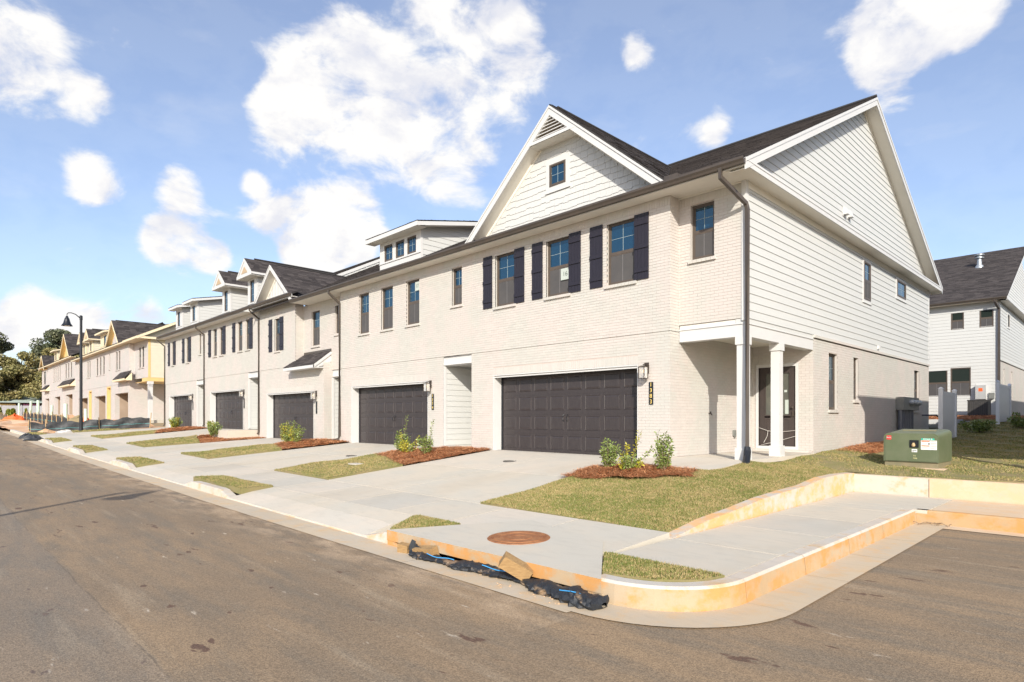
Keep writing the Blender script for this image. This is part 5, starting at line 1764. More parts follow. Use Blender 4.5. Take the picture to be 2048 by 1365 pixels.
rw = thing('retaining_wall', (3.95, 1.9, -.6), 'low concrete edging wall holding the lawn beside the ramped walk', 'wall')
mb = MB()
n = 8
for i in range(n):
    y0 = -5.22 + (7.17) * i / n; y1 = -5.22 + 7.17 * (i + 1) / n
    t0 = max(-.595, float(lawn_z(3.86, y0)) + .035) if i else -.597; t1 = float(lawn_z(3.86, y1)) + .035
    mb.hexa([(3.86, y0, -.75), (4.035, y0, -.75), (4.035, y1, -.75), (3.86, y1, -.75), (3.86, y0, t0), (4.035, y0, t0), (4.035, y1, t1), (3.86, y1, t1)])
mb.build('wall_length', [KERBM2 := mat_concrete('edging_clay', (0.50, 0.47, 0.42), (0.56, 0.46, 0.35), clay=(0.66, 0.38, 0.16), clay_lo=0.40, clay_hi=0.62)], rw)
for i, x in enumerate([3.86, 5.35, 8.4, 11.4, 14.4, 17.4, 20.4]):
    x1 = [5.35, 8.4, 11.4, 14.4, 17.4, 20.4, 30][i]
    mb = MB(); mb.box(x + .006, x1 - .006, 1.952, 2.12, -.75, -.235)
    mb.build('wall_length', [KERBM if i == 0 else KERBTAN], rw)

# storm drain: cover slab with a throat underneath
sd = thing('storm_drain', (2.8, -7.0, -.6), 'storm drain inlet with a concrete top and dark kerb opening', 'storm drain')
top = [(0.98, -7.50), (4.62, -7.47), (3.62, -6.12), (2.02, -5.72), (1.42, -6.70)]
mb = MB()
zt_ = lambda x, y: -.596 + (y + 7.5) * .028
mb.poly([(x, y, zt_(x, y)) for x, y in top])
for i in range(len(top)):
    j = (i + 1) % len(top)
    (x0, y0), (x1, y1) = top[i], top[j]
    mb.poly([(x0, y0, zt_(x0, y0)), (x1, y1, zt_(x1, y1)), (x1, y1, -.735), (x0, y0, -.735)], 1 if i == 0 else 0)
mb.poly([(x, y, -.735) for x, y in top])
mb.build('cover_slab', [CONC, KERBFACE], sd)
mb = MB()
mb.box(1.45, 4.45, -7.10, -7.05, -1.1, -.735)
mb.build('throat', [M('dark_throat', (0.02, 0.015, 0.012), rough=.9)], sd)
mb = MB()
mb.hexa([(0.98, -7.49, -.83), (1.5, -7.49, -.83), (1.5, -7.1, -.83), (.98, -7.1, -.83), (.98, -7.49, -.735), (1.12, -7.49, -.735), (1.12, -7.1, -.735), (.98, -7.1, -.735)])
mb.hexa([(4.45, -7.46, -.83), (4.62, -7.46, -.83), (4.62, -7.1, -.83), (4.45, -7.1, -.83), (4.45, -7.46, -.735), (4.62, -7.46, -.735), (4.62, -7.1, -.735), (4.45, -7.1, -.735)])
mb.build('throat_end', [KERBFACE], sd)
mb = MB()
mb.lathe((2.72, -6.68, -.591), [(0.40, 0.0), (0.39, 0.008), (0.345, 0.010), (0.34, 0.004), (0.325, 0.004), (0.32, 0.014), (0.25, 0.014), (0.245, 0.008), (0.18, 0.008), (0.175, 0.014), (0.10, 0.014), (0.09, 0.009), (0.0001, 0.01)], 40)
mb.v = [(a, b, c + .018 + .028 * (b + 6.68)) for a, b, c in mb.v]
mh = mb.build('manhole_cover', [RUST]); tag(mh, 'rusty round iron manhole cover in the drain slab', 'manhole cover')

# walk to the porch and the entries
pw_ = thing('porch_walk', (1.6, 0, 0), 'concrete walk and porch floor beside the nearest garage', 'path'); pw_['kind'] = 'structure'
slab(pw_, 0.30, 2.50, -1.35, 0.30, lambda x, y: 0.055 + (y - .3) * 0.085, CONC2)
slab(pw_, 0.86, 2.50, 0.30, 4.19, lambda x, y: 0.055 + 0 * x, CONC2)
mb = MB(); mb.box(0.87, 2.40, 3.95, 4.19, .06, .12); mb.build('door_step', [BRICK], pw_)
w2 = thing('entry_walk', (-7, -.6, -.1), 'short concrete walk to the second entry porch', 'path'); w2['kind'] = 'structure'
slab(w2, -8.1, -7.2, -1.25, 0.0, lambda x, y: strip_z(x, y), CONC2); slab(w2, -7.38, -6.02, 0.0, 1.9, lambda x, y: 0.03 + 0 * x, CONC2)
mb = MB(); z_ = lambda x, y: float(strip_z(x, y))
P = [(-7.2, -1.25), (-6.9, -1.2), (-6.0, -.02), (-7.2, -.02)]
mb.hexa([(a, b, z_(a, b) - .1) for a, b in P] + [(a, b, z_(a, b)) for a, b in P]); mb.build('slab', [CONC2], w2)
st = thing('entry_stoop', (-22.8, -.6, 0), 'raised concrete stoop at the entry under the peaked dormers', 'step'); st['kind'] = 'structure'
mb = MB(); mb.box(-23.9, -22.1, -1.5, 1.9, -.25, .36); mb.build('slab', [CONC3], st)
mb = MB(); mb.box(-31.41, -30.15, -.9, 1.9, -.05, .35); tag(mb.build('entry_stoop', [CONC3]), 'concrete stoop at the far end townhouse entry', 'step', kind='structure')
mb = MB(); mb.box(-15.4, -14.02, -.3, 1.9, -.3, .0); tag(mb.build('entry_stoop', [CONC3]), 'concrete stoop at the canopy house entry', 'step', kind='structure')


# ------------------------------------------------------------------ lawns
def pip(px, py, poly):
    r = np.zeros(px.shape, bool); n = len(poly)
    for i in range(n):
        x0, y0 = poly[i]; x1, y1 = poly[(i + 1) % n]
        c = ((y0 > py) != (y1 > py))
        xi = (x1 - x0) * (py - y0) / (y1 - y0 + 1e-12) + x0
        r ^= c & (px < xi)
    return r


def soil_cells(mb, cp, x0, x1, y0, y1, nx, ny, ZF):
    from mathutils.geometry import tessellate_polygon
    for tri in tessellate_polygon([[Vector((p[0], p[1], 0)) for p in cp]]):
        T = [cp[i] for i in tri]
        if (T[1][0] - T[0][0]) * (T[2][1] - T[0][1]) - (T[1][1] - T[0][1]) * (T[2][0] - T[0][0]) < 0: T = T[::-1]
        tx0, tx1 = min(p[0] for p in T), max(p[0] for p in T); ty0, ty1 = min(p[1] for p in T), max(p[1] for p in T)
        for i in range(nx):
            a, b = x0 + (x1 - x0) * i / nx, x0 + (x1 - x0) * (i + 1) / nx
            if b < tx0 or a > tx1: continue
            for j in range(ny):
                c, d = y0 + (y1 - y0) * j / ny, y0 + (y1 - y0) * (j + 1) / ny
                if d < ty0 or c > ty1: continue
                q = clip_poly([(a, c), (b, c), (b, d), (a, d)], T)
                if len(q) >= 3:
                    qq = np.array(q); zz = ZF(qq[:, 0], qq[:, 1]); mb.poly([(p[0], p[1], float(z)) for p, z in zip(q, zz)])


def lawn_patch(name, poly, zf, label, dens=1500, bh=(0.012, 0.034), bump=0.03, mat=None, step=0.22, kind='lawn', dist_fade=True, skip=None):
    """soil sheet with real grass blades standing on it"""
    xs = [p[0] for p in poly]; ys = [p[1] for p in poly]
    x0, x1, y0, y1 = min(xs), max(xs), min(ys), max(ys)
    # soil: clipped grid cells
    mb = MB()
    nx = max(2, int((x1 - x0) / step)); ny = max(2, int((y1 - y0) / step))
    cp = poly if sum(poly[i][0] * poly[(i + 1) % len(poly)][1] - poly[(i + 1) % len(poly)][0] * poly[i][1] for i in range(len(poly))) > 0 else poly[::-1]
    ZF = lambda x, y: zf(x, y) + bump * 0.6
    soil_cells(mb, cp, x0, x1, y0, y1, nx, ny, ZF)
    # sod edge
    n = len(cp)
    for i in range(n):
        (ax, ay), (bx, by) = cp[i], cp[(i + 1) % n]
        k = max(1, int(math.hypot(bx - ax, by - ay) / 0.5))
        for t in range(k):
            p = (ax + (bx - ax) * t / k, ay + (by - ay) * t / k); r = (ax + (bx - ax) * (t + 1) / k, ay + (by - ay) * (t + 1) / k)
            z0 = float(ZF(np.array(p[0]), np.array(p[1]))); z1 = float(ZF(np.array(r[0]), np.array(r[1])))
            mb.poly([(p[0], p[1], z0), (r[0], r[1], z1), (r[0], r[1], z1 - .12), (p[0], p[1], z0 - .12)])
    soil = mb.build(name, [mat or SOILLAWN], smooth=False)
    tag(soil, label, 'lawn', kind='structure')
    area = abs(sum(poly[i][0] * poly[(i + 1) % n][1] - poly[(i + 1) % n][0] * poly[i][1] for i in range(n))) / 2
    N = int((x1 - x0) * (y1 - y0) * dens)
    X = rng.uniform(x0, x1, N); Y = rng.uniform(y0, y1, N)
    keep = pip(X, Y, poly)
    if skip is not None: keep &= ~skip(X, Y)
    # ragged sod edge
    X = X[keep]; Y = Y[keep]
    if dist_fade:
        d = np.hypot(X - CAM[0], Y - CAM[1])
        k = rng.random(len(X)) < np.clip(14.0 / d, 0.15, 1.0) ** 1.4
        X = X[k]; Y = Y[k]
    d = np.hypot(X - CAM[0], Y - CAM[1])
    Z = ZF(X, Y) - 0.004
    sc = np.clip(d / 14.0, 1.0, 3.0)
    h = rng.uniform(bh[0], bh[1], len(X)) * (0.8 + 0.2 * sc); w = rng.uniform(0.004, 0.008, len(X)) * sc
    an = rng.uniform(0, 2 * np.pi, len(X)); ln = rng.uniform(0, 0.7, len(X)) * h; la = rng.uniform(0, 2 * np.pi, len(X))
    V = np.empty((len(X), 3, 3))
    V[:, 0] = np.stack([X - np.cos(an) * w, Y - np.sin(an) * w, Z], -1)
    V[:, 1] = np.stack([X + np.cos(an) * w, Y + np.sin(an) * w, Z], -1)
    V[:, 2] = np.stack([X + np.cos(la) * ln, Y + np.sin(la) * ln, Z + h], -1)
    me = np_mesh('grass', V.reshape(-1, 3), 3, GRASS)
    g = link('grass', me)
    tag(g, 'short dormant grass blades of the ' + label, 'grass', kind='stuff')
    return soil


def bumpy(zf, amp=0.025, sc=1.3):
    def f(x, y):
        x = np.asarray(x, float); y = np.asarray(y, float)
        return zf(x, y) + amp * (np.sin(x * sc * 2.1 + 1) * np.cos(y * sc * 1.7) + 0.5 * np.sin(x * sc * 4.3 + y * sc * 3.1))
    return f


lawn_patch('lawn', [(0.30, -5.19), (3.86, -5.19), (3.86, 2.1), (2.56, 2.1), (2.50, -1.36), (0.32, -1.36)], bumpy(lawn_z, .012), 'corner lawn between the nearest driveway and the ramped walk', dens=11000)
lawn_patch('lawn', [(2.46, 2.1), (34, 2.13), (34, 30), (2.46, 30)], bumpy(lawn_z, .02), 'side lawn behind the low concrete wall', dens=1900, step=.6)
STR = {'AB': (-8.1, -5.1), 'BC': (-16.2, -13.3), 'CD': (-24.2, -21.2), 'DE': (-32.2, -29.2)}
slabs = {'AB': 'lawn strip between the first and second driveways', 'BC': 'lawn strip between the second and third driveways', 'CD': 'lawn strip between the third and fourth driveways', 'DE': 'lawn strip between the fourth and fifth driveways'}
patchl = {'AB': 'small kerbside grass patch nearest the long dormer drive', 'BC': 'small kerbside grass patch third from the corner', 'CD': 'small kerbside grass patch fourth from the corner', 'DE': 'small kerbside grass patch farthest left'}
BEDY = {'AB': (-2.0, -3.1), 'BC': (-1.7, -2.7), 'CD': (-2.2, -3.0), 'DE': (-1.8, -2.8)}


def strip_bump(x, y): return strip_z(x, y) + 0.02


for k, (a, b) in STR.items():
    yl, yr_ = BEDY[k]
    lawn_patch('lawn', [(a, SWI), (b, SWI), (b, yr_), (a, yl)], bumpy(strip_bump, .02), slabs[k], dens=3600)
    lawn_patch('lawn', [(a, -7.22), (b, -7.22), (b, SWO), (a, SWO)], bumpy(lambda x, y: S(x) + .01, .012), patchl[k], dens=3600)
lawn_patch('lawn', [(0.32, -6.5), (0.34, -6.62), (0.98, -7.45), (1.40, -6.72), (1.38, -6.52)], lambda x, y: x * 0 - .60, 'triangular grass patch beside the storm drain', dens=11000)
lawn_patch('lawn', [(3.70, -6.25), (4.66, -7.38), (5.0, -7.30), (5.35, -6.90), (5.40, -6.52), (4.0, -6.52)][:0] or [(3.95, -6.53), (4.47, -7.255), (4.62, -7.26), (5.01, -7.155), (5.295, -6.875), (5.39, -6.53)], lambda x, y: x * 0 - .60, 'curved grass patch inside the corner kerb', dens=11000)
lawn_patch('lawn', [(-42.5, -5.0), (-37.35, -5.0), (-37.35, -2.2), (-39.2, -3.2)], bumpy(strip_bump, .02), 'grass beside the far driveway at the street lamp', dens=3000)
lawn_patch('lawn', [(-39.8, -7.22), (-37.4, -7.22), (-37.4, SWO), (-39.8, SWO)], lambda x, y: S(x) + .01, 'last kerbside grass patch before the silt fence', dens=3000)


# pine straw beds
def bed(name, poly, zf, label, dens=2200, mound=0.10, L=(0.08, 0.2)):
    xs = [p[0] for p in poly]; ys = [p[1] for p in poly]
    x0, x1, y0, y1 = min(xs), max(xs), min(ys), max(ys); cx, cy = sum(xs) / len(xs), sum(ys) / len(ys)
    def Z(x, y):
        r = np.hypot((x - cx) / (x1 - x0) * 2, (y - cy) / (y1 - y0) * 2)
        return zf(x, y) + 0.03 + mound * np.clip(1 - r ** 2, 0, 1) + 0.015 * np.sin(x * 9 + y * 5) * np.cos(y * 8)
    cp = poly if sum(poly[i][0] * poly[(i + 1) % len(poly)][1] - poly[(i + 1) % len(poly)][0] * poly[i][1] for i in range(len(poly))) > 0 else poly[::-1]
    mb = MB(); st_ = 0.16
    nx = max(2, int((x1 - x0) / st_)); ny = max(2, int((y1 - y0) / st_))
    soil_cells(mb, cp, x0, x1, y0, y1, nx, ny, Z)
    base = mb.build(name, [STRAWBASE]); tag(base, label, 'mulch bed', kind='structure')
    N = int((x1 - x0) * (y1 - y0) * dens)
    X = rng.uniform(x0 - .05, x1 + .05, N); Y = rng.uniform(y0 - .05, y1 + .05, N); k = pip(X + rng.normal(0, .05, N), Y + rng.normal(0, .05, N), poly); X = X[k]; Y = Y[k]
    n = len(X); d = np.hypot(X - CAM[0], Y - CAM[1]); sc = np.clip(d / 14, 1, 2.5)
    an = rng.uniform(0, 2 * np.pi, n); l = rng.uniform(L[0], L[1], n) / 2; w = rng.uniform(.0018, .004, n) * sc
    zc = Z(X, Y) + rng.uniform(0.0, .035, n); dz_ = rng.normal(0, .18, n) * l
    ca, sa = np.cos(an), np.sin(an)
    V = np.empty((n, 4, 3))
    V[:, 0] = np.stack([X - ca * l - sa * w, Y - sa * l + ca * w, zc - dz_], -1); V[:, 1] = np.stack([X - ca * l + sa * w, Y - sa * l - ca * w, zc - dz_], -1)
    V[:, 2] = np.stack([X + ca * l + sa * w, Y + sa * l - ca * w, zc + dz_], -1); V[:, 3] = np.stack([X + ca * l - sa * w, Y + sa * l + ca * w, zc + dz_], -1)
    g = link('pine_straw', np_mesh('pine_straw', V.reshape(-1, 3), 4, STRAW)); tag(g, 'loose red pine needles on the ' + label, 'pine straw', kind='stuff')


def ell(cx, cy, rx_, ry_, n=16, rot=0, seed=1):
    r = random.Random(seed); out = []
    for i in range(n):
        t = 2 * math.pi * i / n; k = 1 + r.uniform(-.12, .12)
        x, y = rx_ * k * math.cos(t), ry_ * k * math.sin(t)
        out.append((cx + x * math.cos(rot) - y * math.sin(rot), cy + x * math.sin(rot) + y * math.cos(rot)))
    return out


bed('mulch_bed', ell(1.18, -2.12, 1.28, 0.62, 18, 0.30), lawn_z, 'pine straw bed in the corner lawn', dens=6000)
bed('mulch_bed', [(-8.1, -2.0), (-5.1, -3.1), (-5.1, -.03), (-5.9, -.03), (-6.9, -1.2), (-8.1, -1.25)], strip_z, 'pine straw bed beside the second driveway', dens=3200)
bed('mulch_bed', [(-16.2, -1.7), (-13.3, -2.7), (-13.3, -.03), (-16.2, -.03)], strip_z, 'pine straw bed under the canopy', dens=2400)
bed('mulch_bed', [(-24.2, -2.2), (-21.2, -3.0), (-21.2, -.03), (-22.1, -.03), (-22.1, -1.32), (-24.2, -1.32)], lambda x, y: strip_z(x, y) - .05, 'pine straw bed around the concrete stoop', dens=2000, mound=.03)
bed('mulch_bed', [(-32.2, -1.8), (-29.2, -2.8), (-29.2, -.03), (-32.2, -.03)], strip_z, 'pine straw bed at the far end townhouse', dens=1600)
bed('mulch_bed', ell(3.0, 8.3, 0.75, 3.2, 18, 0.0), lambda x, y: lawn_z(x, y) - .02, 'pine straw bed along the siding wall', dens=1600)
bed('mulch_bed', ell(1.8, 27.6, 3.6, 1.6, 18, 0.0), lambda x, y: lawn_z(x, y), 'pine straw bed at the rear house', dens=500)

# ------------------------------------------------------------------ second row, still being built
ROW2 = 'unfinished townhouses in the far row'


def open_garage(house, fr, u0, u1, w0, w1, depth=5.0):
    mb = MB()
    for x in (u0, u1):
        mb.poly([fr.p(x, 0, w0), fr.p(x, -depth, w0), fr.p(x, -depth, w1 + .3), fr.p(x, 0, w1)])
    mb.poly([fr.p(u0, -depth, w0), fr.p(u1, -depth, w0), fr.p(u1, -depth, w1), fr.p(u0, -depth, w1)])
    mb.poly([fr.p(u0, 0, w0), fr.p(u1, 0, w0), fr.p(u1, -depth, w0), fr.p(u0, -depth, w0)])
    mb.poly([fr.p(u0, 0, w1), fr.p(u1, 0, w1), fr.p(u1, -depth, w1), fr.p(u0, -depth, w1)])
    mb.build('garage_interior', [INTERIOR], house)


def unit2(x0, x1, label, fz, ze, gar, wins, ents=(), awn=(), gables=(), xroof=None):
    U = thing('townhouse', ((x0 + x1) / 2, 0, fz), label, 'house', ROW2)
    wm = MB()
    ops = [gar + (0.35,)] + [w + (0.08,) for w in wins] + [e + (0.5,) for e in ents]
    wall_cells(wm, F0, x0, x1, fz - .4, ze - .1, ops)
    wm.poly([(x0, 0, fz - .4), (x0, 16.5, fz - .4), (x0, 16.5, ze), (x0, 0, ze)])
    wm.poly([(x0, 16.5, fz - .4), (x1, 16.5, fz - .4), (x1, 16.5, ze), (x0, 16.5, ze)])
    sm = fz + 2.95
    wm.fbox(F0, x0, x1, 0, .02, sm, sm + .03)
    wm.build('wall', [BRICK_RAW], U)
    open_garage(U, Fr((0, .35, 0), (1, 0, 0), (0, -1, 0)), *gar)
    for w in wins: window(U, F0, *w, sill='brick', sillmat=BRICK_RAW, screen=True)
    for (a, b, c, d) in ents:
        t = MB(); t.fring(F0, a, b, c, d, -.4, .02, .12); t.fbox(F0, a, b, -.5, -.45, c, d); t.build('entry_sheathing', [RAWWOOD], U)
    for (a, b, z) in awn:
        t = MB(); t.prism([(a, -.5, z), (b, -.5, z), (b - .2, 0, z + .62), (a + .2, 0, z + .62)], (0, 0, .05)); aw = t.build('canopy_roof', [ROOFBASE], U)
        m2 = MB(); shingles(m2, [(a, -.52, z + .05), (b, -.52, z + .05), (b - .2, 0, z + .67), (a + .2, 0, z + .67)], (1, 0, 0), .16, .3, .6); s = m2.build('roof_shingles', [ROOF], aw); s['kind'] = 'stuff'
        t = MB(); t.box(a, b, -.53, -.5, z - .12, z + .03); t.box(a, b, -.5, 0, z - .12, z - .1)
        t.prism([(b - .05, -.5, z - .1), (b - .05, 0, z - .1), (b - .05, 0, z + .5)], (-.02, 0, 0)); t.build('canopy_trim', [PRIMETRIM], aw)
    main_roof(U, x0, x1 if xroof is None else xroof, ze, exposure=0.18, w=(.25, .6))
    eave(U, x0, x1, ze - .14, ze, soff=PRIMETRIM, trim=PRIMETRIM, g=False)
    for (cx, half, gz, sl_, yw) in gables:
        zz = gable_front(U, cx, half, gz, sl_, yw - .4, yw, (ze, YE, SL), trim=PRIMETRIM, soffit=RAWWOOD, exposure=.18, w=(.25, .6), board=.16)
        t = MB(); t.poly([(cx - half + .1, yw - .005, gz), (cx + half - .1, yw - .005, gz), (cx, yw - .005, zz - .15)]); t.build('gable_wall', [BRICK_RAW if gz < 7.3 and cx > -60 else RAWWOOD], U)
    return U


def pair(a, b, z0, z1, n=2, gap=.28):
    w = (b - a - gap * (n - 1)) / n
    return [(a + i * (w + gap), a + i * (w + gap) + w, z0, z1) for i in range(n)]


Z1, Z2 = 7.02, 7.55
R1 = unit2(-53.6, -43.6 - 4.0, 'unfinished end townhouse with sided flank and steep gable behind the street lamp', 0.8, Z1, (-52.46, -47.9, .8, 3.0), pair(-52.14, -50.5, 4.98, 6.5), awn=[(-50.8, -46.7, 4.02)], gables=[(-51.7, 2.45, 7.02, 0.86, 0.0)], xroof=-43.25)
# its recessed corner bay, sided flank and open porch
t = MB(); bw = pair(-46.3, -44.7, 4.85, 6.42)
wall_cells(t, Fb, -47.6, -43.6, 4.02, Z1, [w + (.08,) for w in bw]); wall_cells(t, SIDE(-47.6), 0, 5.0, .4, Z1, [])
wall_cells(t, FRONT(5.0), -47.6, -43.6, .4, 4.0, []); wall_cells(t, SIDE(-43.6), 5.0, 16.5, .4, 4.0, [])
t.build('bay_wall', [BRICK_RAW], R1)
for w in bw: window(R1, Fb, *w, sill='brick', sillmat=BRICK_RAW)
S2 = SIDE(-43.6)
fw = MB(); fw.poly([(-43.6, .36, 4.0), (-43.6, 16.5, 4.0), (-43.6, 16.5, Z1), (-43.6, .36, Z1)]); fw = fw.build('side_wall', [SIDING_TAN], R1)
siding(fw, S2, lambda w: (.5, 16.4), 4.02, Z1 - .2, mat=SIDING_TAN, exposure=.2, split=0)
t = MB(); t.fbox(S2, .36, .52, 0, .03, 4.0, Z1); t.fbox(S2, .36, 16.5, 0, .04, 3.72, 4.0); t.fbox(Fb, -45.2, -43.56, 0, .03, 3.72, 4.0); t.build('corner_sheathing', [RAWWOOD], R1)
t = MB(); t.box(-43.9, -43.62, .4, .68, .6, 3.72); t.box(-43.95, -43.57, .36, .72, 3.5, 3.72); t.build('porch_column', [TRIM], R1)
t = MB(); t.box(-47.6, -43.4, .3, 5, .5, .8); t.build('porch_floor', [CONC3], R1)
t = MB(); t.box(-47.5, -43.65, .4, 5, 3.72, 3.76); t.build('porch_ceiling', [RAWWOOD], R1)
t = MB(); t.box(-43.6, -43.28, YE, YB, Z1 - .14, Z1 - .12); t.box(-47.6, -43.3, YE + .02, .36, Z1 - .14, Z1 - .12); t.build('soffit', [PRIMETRIM], R1)
t = MB(); t.box(-43.3, -43.26, YE, YB, Z1 - .16, Z1); t.box(-47.6, -43.26, YE - .02, YE, Z1 - .16, Z1)
beam_along(t, (-43.28, YE, Z1), (-43.28, YR, zroof(Z1, YR)), (.04, 0, 0), (0, 0, -.2)); t.build('return_fascia', [PRIMETRIM], R1)
t = MB(); t.poly([(-43.6, YE, Z1), (-43.6, YB, Z1), (-43.6, YR, zroof(Z1, YR))]); t.build('gable_wall', [SIDING_TAN], R1)
R2 = unit2(-61.6, -53.6, 'unfinished townhouse with three tall windows beside the street lamp pole', 0.8, Z1, (-60.62, -55.97, .8, 2.97), pair(-59.84, -56.32, 4.9, 6.5, 3, .55) + [(-54.6, -54.15, 5.2, 6.5)], ents=[(-55.4, -53.9, .8, 3.7)])
shed_dormer(R2, -58.6, -55.6, .1, Z1, 7.25, 8.55, [(-57.2, -56.2)], wt=8.35, wb=7.5, sidmat=SIDING_TAN, trim=PRIMETRIM)
R3 = unit2(-70.0, -61.6, 'unfinished townhouse with a small peaked dormer half hidden by the lamp pole', 0.8, Z1, (-68.6, -63.8, .8, 2.96), pair(-64.12, -62.5, 4.9, 6.5) + pair(-68.4, -66.6, 4.9, 6.5), ents=[(-63.2, -61.9, .8, 3.6)])
gable_dormer(R3, -62.9, Z1, hw=.8, zt=8.5, win=(7.45, 8.3), sidmat=SIDING_TAN, trim=PRIMETRIM, winw=.35)
gable_dormer(R3, -66.2, Z1, hw=.8, zt=8.5, win=(7.45, 8.3), sidmat=SIDING_TAN, trim=PRIMETRIM, winw=.35)
R4 = unit2(-78.0, -70.0, 'unfinished townhouse with tall yellow gable left of the lamp pole', 1.35, Z2, (-76.15, -71.86, 1.35, 3.55), pair(-76.4, -72.2, 5.4, 7.0, 3, .7), awn=[(-78.0, -70.4, 4.5)], gables=[(-74.6, 3.1, 7.6, 0.86, 0.0)])
R5 = unit2(-86.0, -78.0, 'unfinished townhouse with shed dormer second from the far end', 1.35, Z2, (-83.71, -79.64, 1.35, 3.5), pair(-84.6, -79.5, 5.4, 7.0, 4, .7))
shed_dormer(R5, -84.6, -82.4, .1, Z2, 7.8, 9.0, [(-84.0, -83.0)], wt=8.8, wb=8.0, sidmat=SIDING_TAN, trim=PRIMETRIM)
R6 = unit2(-94.0, -86.0, 'unfinished townhouse at the far end of the street with a small canopy', 1.35, Z2, (-91.28, -87.93, 1.35, 3.45), pair(-92.6, -90.6, 5.4, 7.0, 1, .7), awn=[(-91.2, -87.5, 4.5)], gables=[(-91.2, 2.2, 7.2, 0.86, 0.0)])

# ------------------------------------------------------------------ rear house
BG = thing('rear_house', (-2, 29.7, .95), 'white sided house behind the end townhouse, with grey shingle roof', 'house')
YF = 29.7
Fg = FRONT(YF); Sg = SIDE(2.97)
ops = [(.83, 1.43, 5.90, 6.90), (2.12, 2.74, 5.90, 6.92), (-.35, .67, 2.15, 3.72), (.81, 1.74, 2.15, 3.76)]
t = MB(); wall_cells(t, Fg, -14, 2.97, .6, 7.3, ops); t = t.build('wall', [SIDING], BG)
siding(t, Fg, lambda w: (-6, 2.87), 1.15, 7.12, ops, n0=.002, split=4.5)
for o in ops: window(BG, Fg, *o, rec=0.0, cols=1, rows=1, glass=GLASS_DARK)
t = MB(); wall_cells(t, Sg, YF, 46, .5, 4.1, [(31.2, 31.7, 2.2, 3.7), (34.2, 34.8, 2.2, 3.7)]); t.build('brick_wall', [BRICK_FAR], BG)
window(BG, Sg, 31.2, 31.7, 2.2, 3.7, cols=1); window(BG, Sg, 34.2, 34.8, 2.2, 3.7, cols=1)
t = MB(); wall_cells(t, Sg, YF, 46, 4.1, 7.3, [(32.6, 33.5, 6.2, 6.9)]); t.fbox(Sg, YF, 46, 0, .06, 4.08, 4.16); t = t.build('side_wall', [SIDING], BG)
siding(t, Sg, lambda w: (YF + .1, 46), 4.17, 7.15, [(32.5, 33.6, 6.1, 7.0)], n0=.002, split=0); window(BG, Sg, 32.6, 33.5, 6.2, 6.9, kind='fixed', rec=0, trim=.08)
t = MB(); t.fbox(Fg, 2.87, 3.0, 0, .024, 1.1, 7.2); t.fbox(Sg, YF, YF + .1, 0, .024, 4.17, 7.2); t.build('corner_board', [TRIM], BG)
zg = 7.42
ye, yr2 = YF - .45, YF + 8.2
zr2 = zg + SL * (yr2 - ye)
roof_face(BG, [(-14, ye, zg), (3.36, ye, zg), (3.36, yr2, zr2), (-14, yr2, zr2)], (1, 0, 0), exposure=.16, w=(.2, .6))
t = MB(); t.poly([(2.97, ye + .2, zg), (2.97, yr2, zr2 - .1), (2.97, yr2 * 2 - ye, zg)]); t = t.build('gable_wall', [SIDING], BG)
siding(t, Sg, lambda w: (ye + (w + .2 - zg) / SL, yr2 * 2 - ye - (w + .2 - zg) / SL), 7.5, zr2 - .3, n0=.002, split=0)
t = MB(); beam_along(t, (3.33, ye, zg), (3.33, yr2, zr2), (.03, 0, 0), (0, 0, -.2)); t.box(3.33, 3.37, ye, 46, zg - .15, zg - .01); t.build('rake_board', [TRIM], BG)
t = MB(); t.box(-14, 3.36, ye + .02, YF, zg - .14, zg - .12); t.box(2.97, 3.34, ye, 46, zg - .14, zg - .12); t.build('soffit', [SOFFIT], BG)
gutter(BG, -14, 3.36, ye, zg)
downspout(BG, [(2.85, ye - .06, 7.3), (2.85, ye - .06, 7.2), (2.98, YF - .08, 6.85), (2.98, YF - .08, 6.6), (2.98, YF - .08, 1.1)], r=.075)
t = MB(); t.lathe((1.35, 35.0, zg + SL * (35.0 - ye)), [(.28, -.2), (.2, .05), (.13, .12), (.11, .5), (.24, .52), (.24, .56), (.12, .6), (.12, .68), (.26, .70), (.26, .74), (.001, .82)], 14); t.build('roof_vent', [GALV], BG)
cab = MB(); cab.fbox(Fg, 1.98, 2.42, .03, .30, 1.98, 2.74); c_ = cab.build('utility_cabinet', [ACGREY], BG)
t = MB(); t.fbox(Fg, 2.12, 2.30, .30, .302, 2.40, 2.58); t.build('warning_sticker', [ORANGESTK], c_)
t = MB(); t.fbox(Fg, 1.95, 2.62, .0, .03, 1.9, 2.85); t.build('mounting_board', [TRIM], BG)
t = MB(); t.fbox(Fg, 2.55, 2.78, .02, .12, 2.0, 2.32); t.build('disconnect_box', [METER], BG)

# neighbouring house beyond the right edge, which throws its shadow over the side lawn
NB = thing('neighbour_house', (12, 4, 0), 'white neighbour townhouse across the side lawn, past the right edge', 'house')
t = MB()
t.box(8.45, 17, 2.25, 44, 2.72, 5.7); t.box(8.45, 17, 5.6, 44, -.4, 2.72); t.box(10.6, 17, 2.25, 5.6, -.4, 2.72)
t.build('wall', [BRICK_FAR], NB)
t = MB(); t.box(8.47, 8.67, 2.28, 2.48, -.2, 2.72); t.build('porch_column', [TRIM], NB)
t = MB(); t.prism([(8.05, 1.95, 5.70), (17.4, 1.95, 5.70), (12.7, 1.95, 8.1)], (0, 42.4, 0)); t.build('roof', [ROOFBASE], NB)
for i in range(4):
    frn = BACKSIDE(8.45); window(NB, frn, 8 + i * 8, 8.9 + i * 8, 4.2, 5.2, rec=-.02)

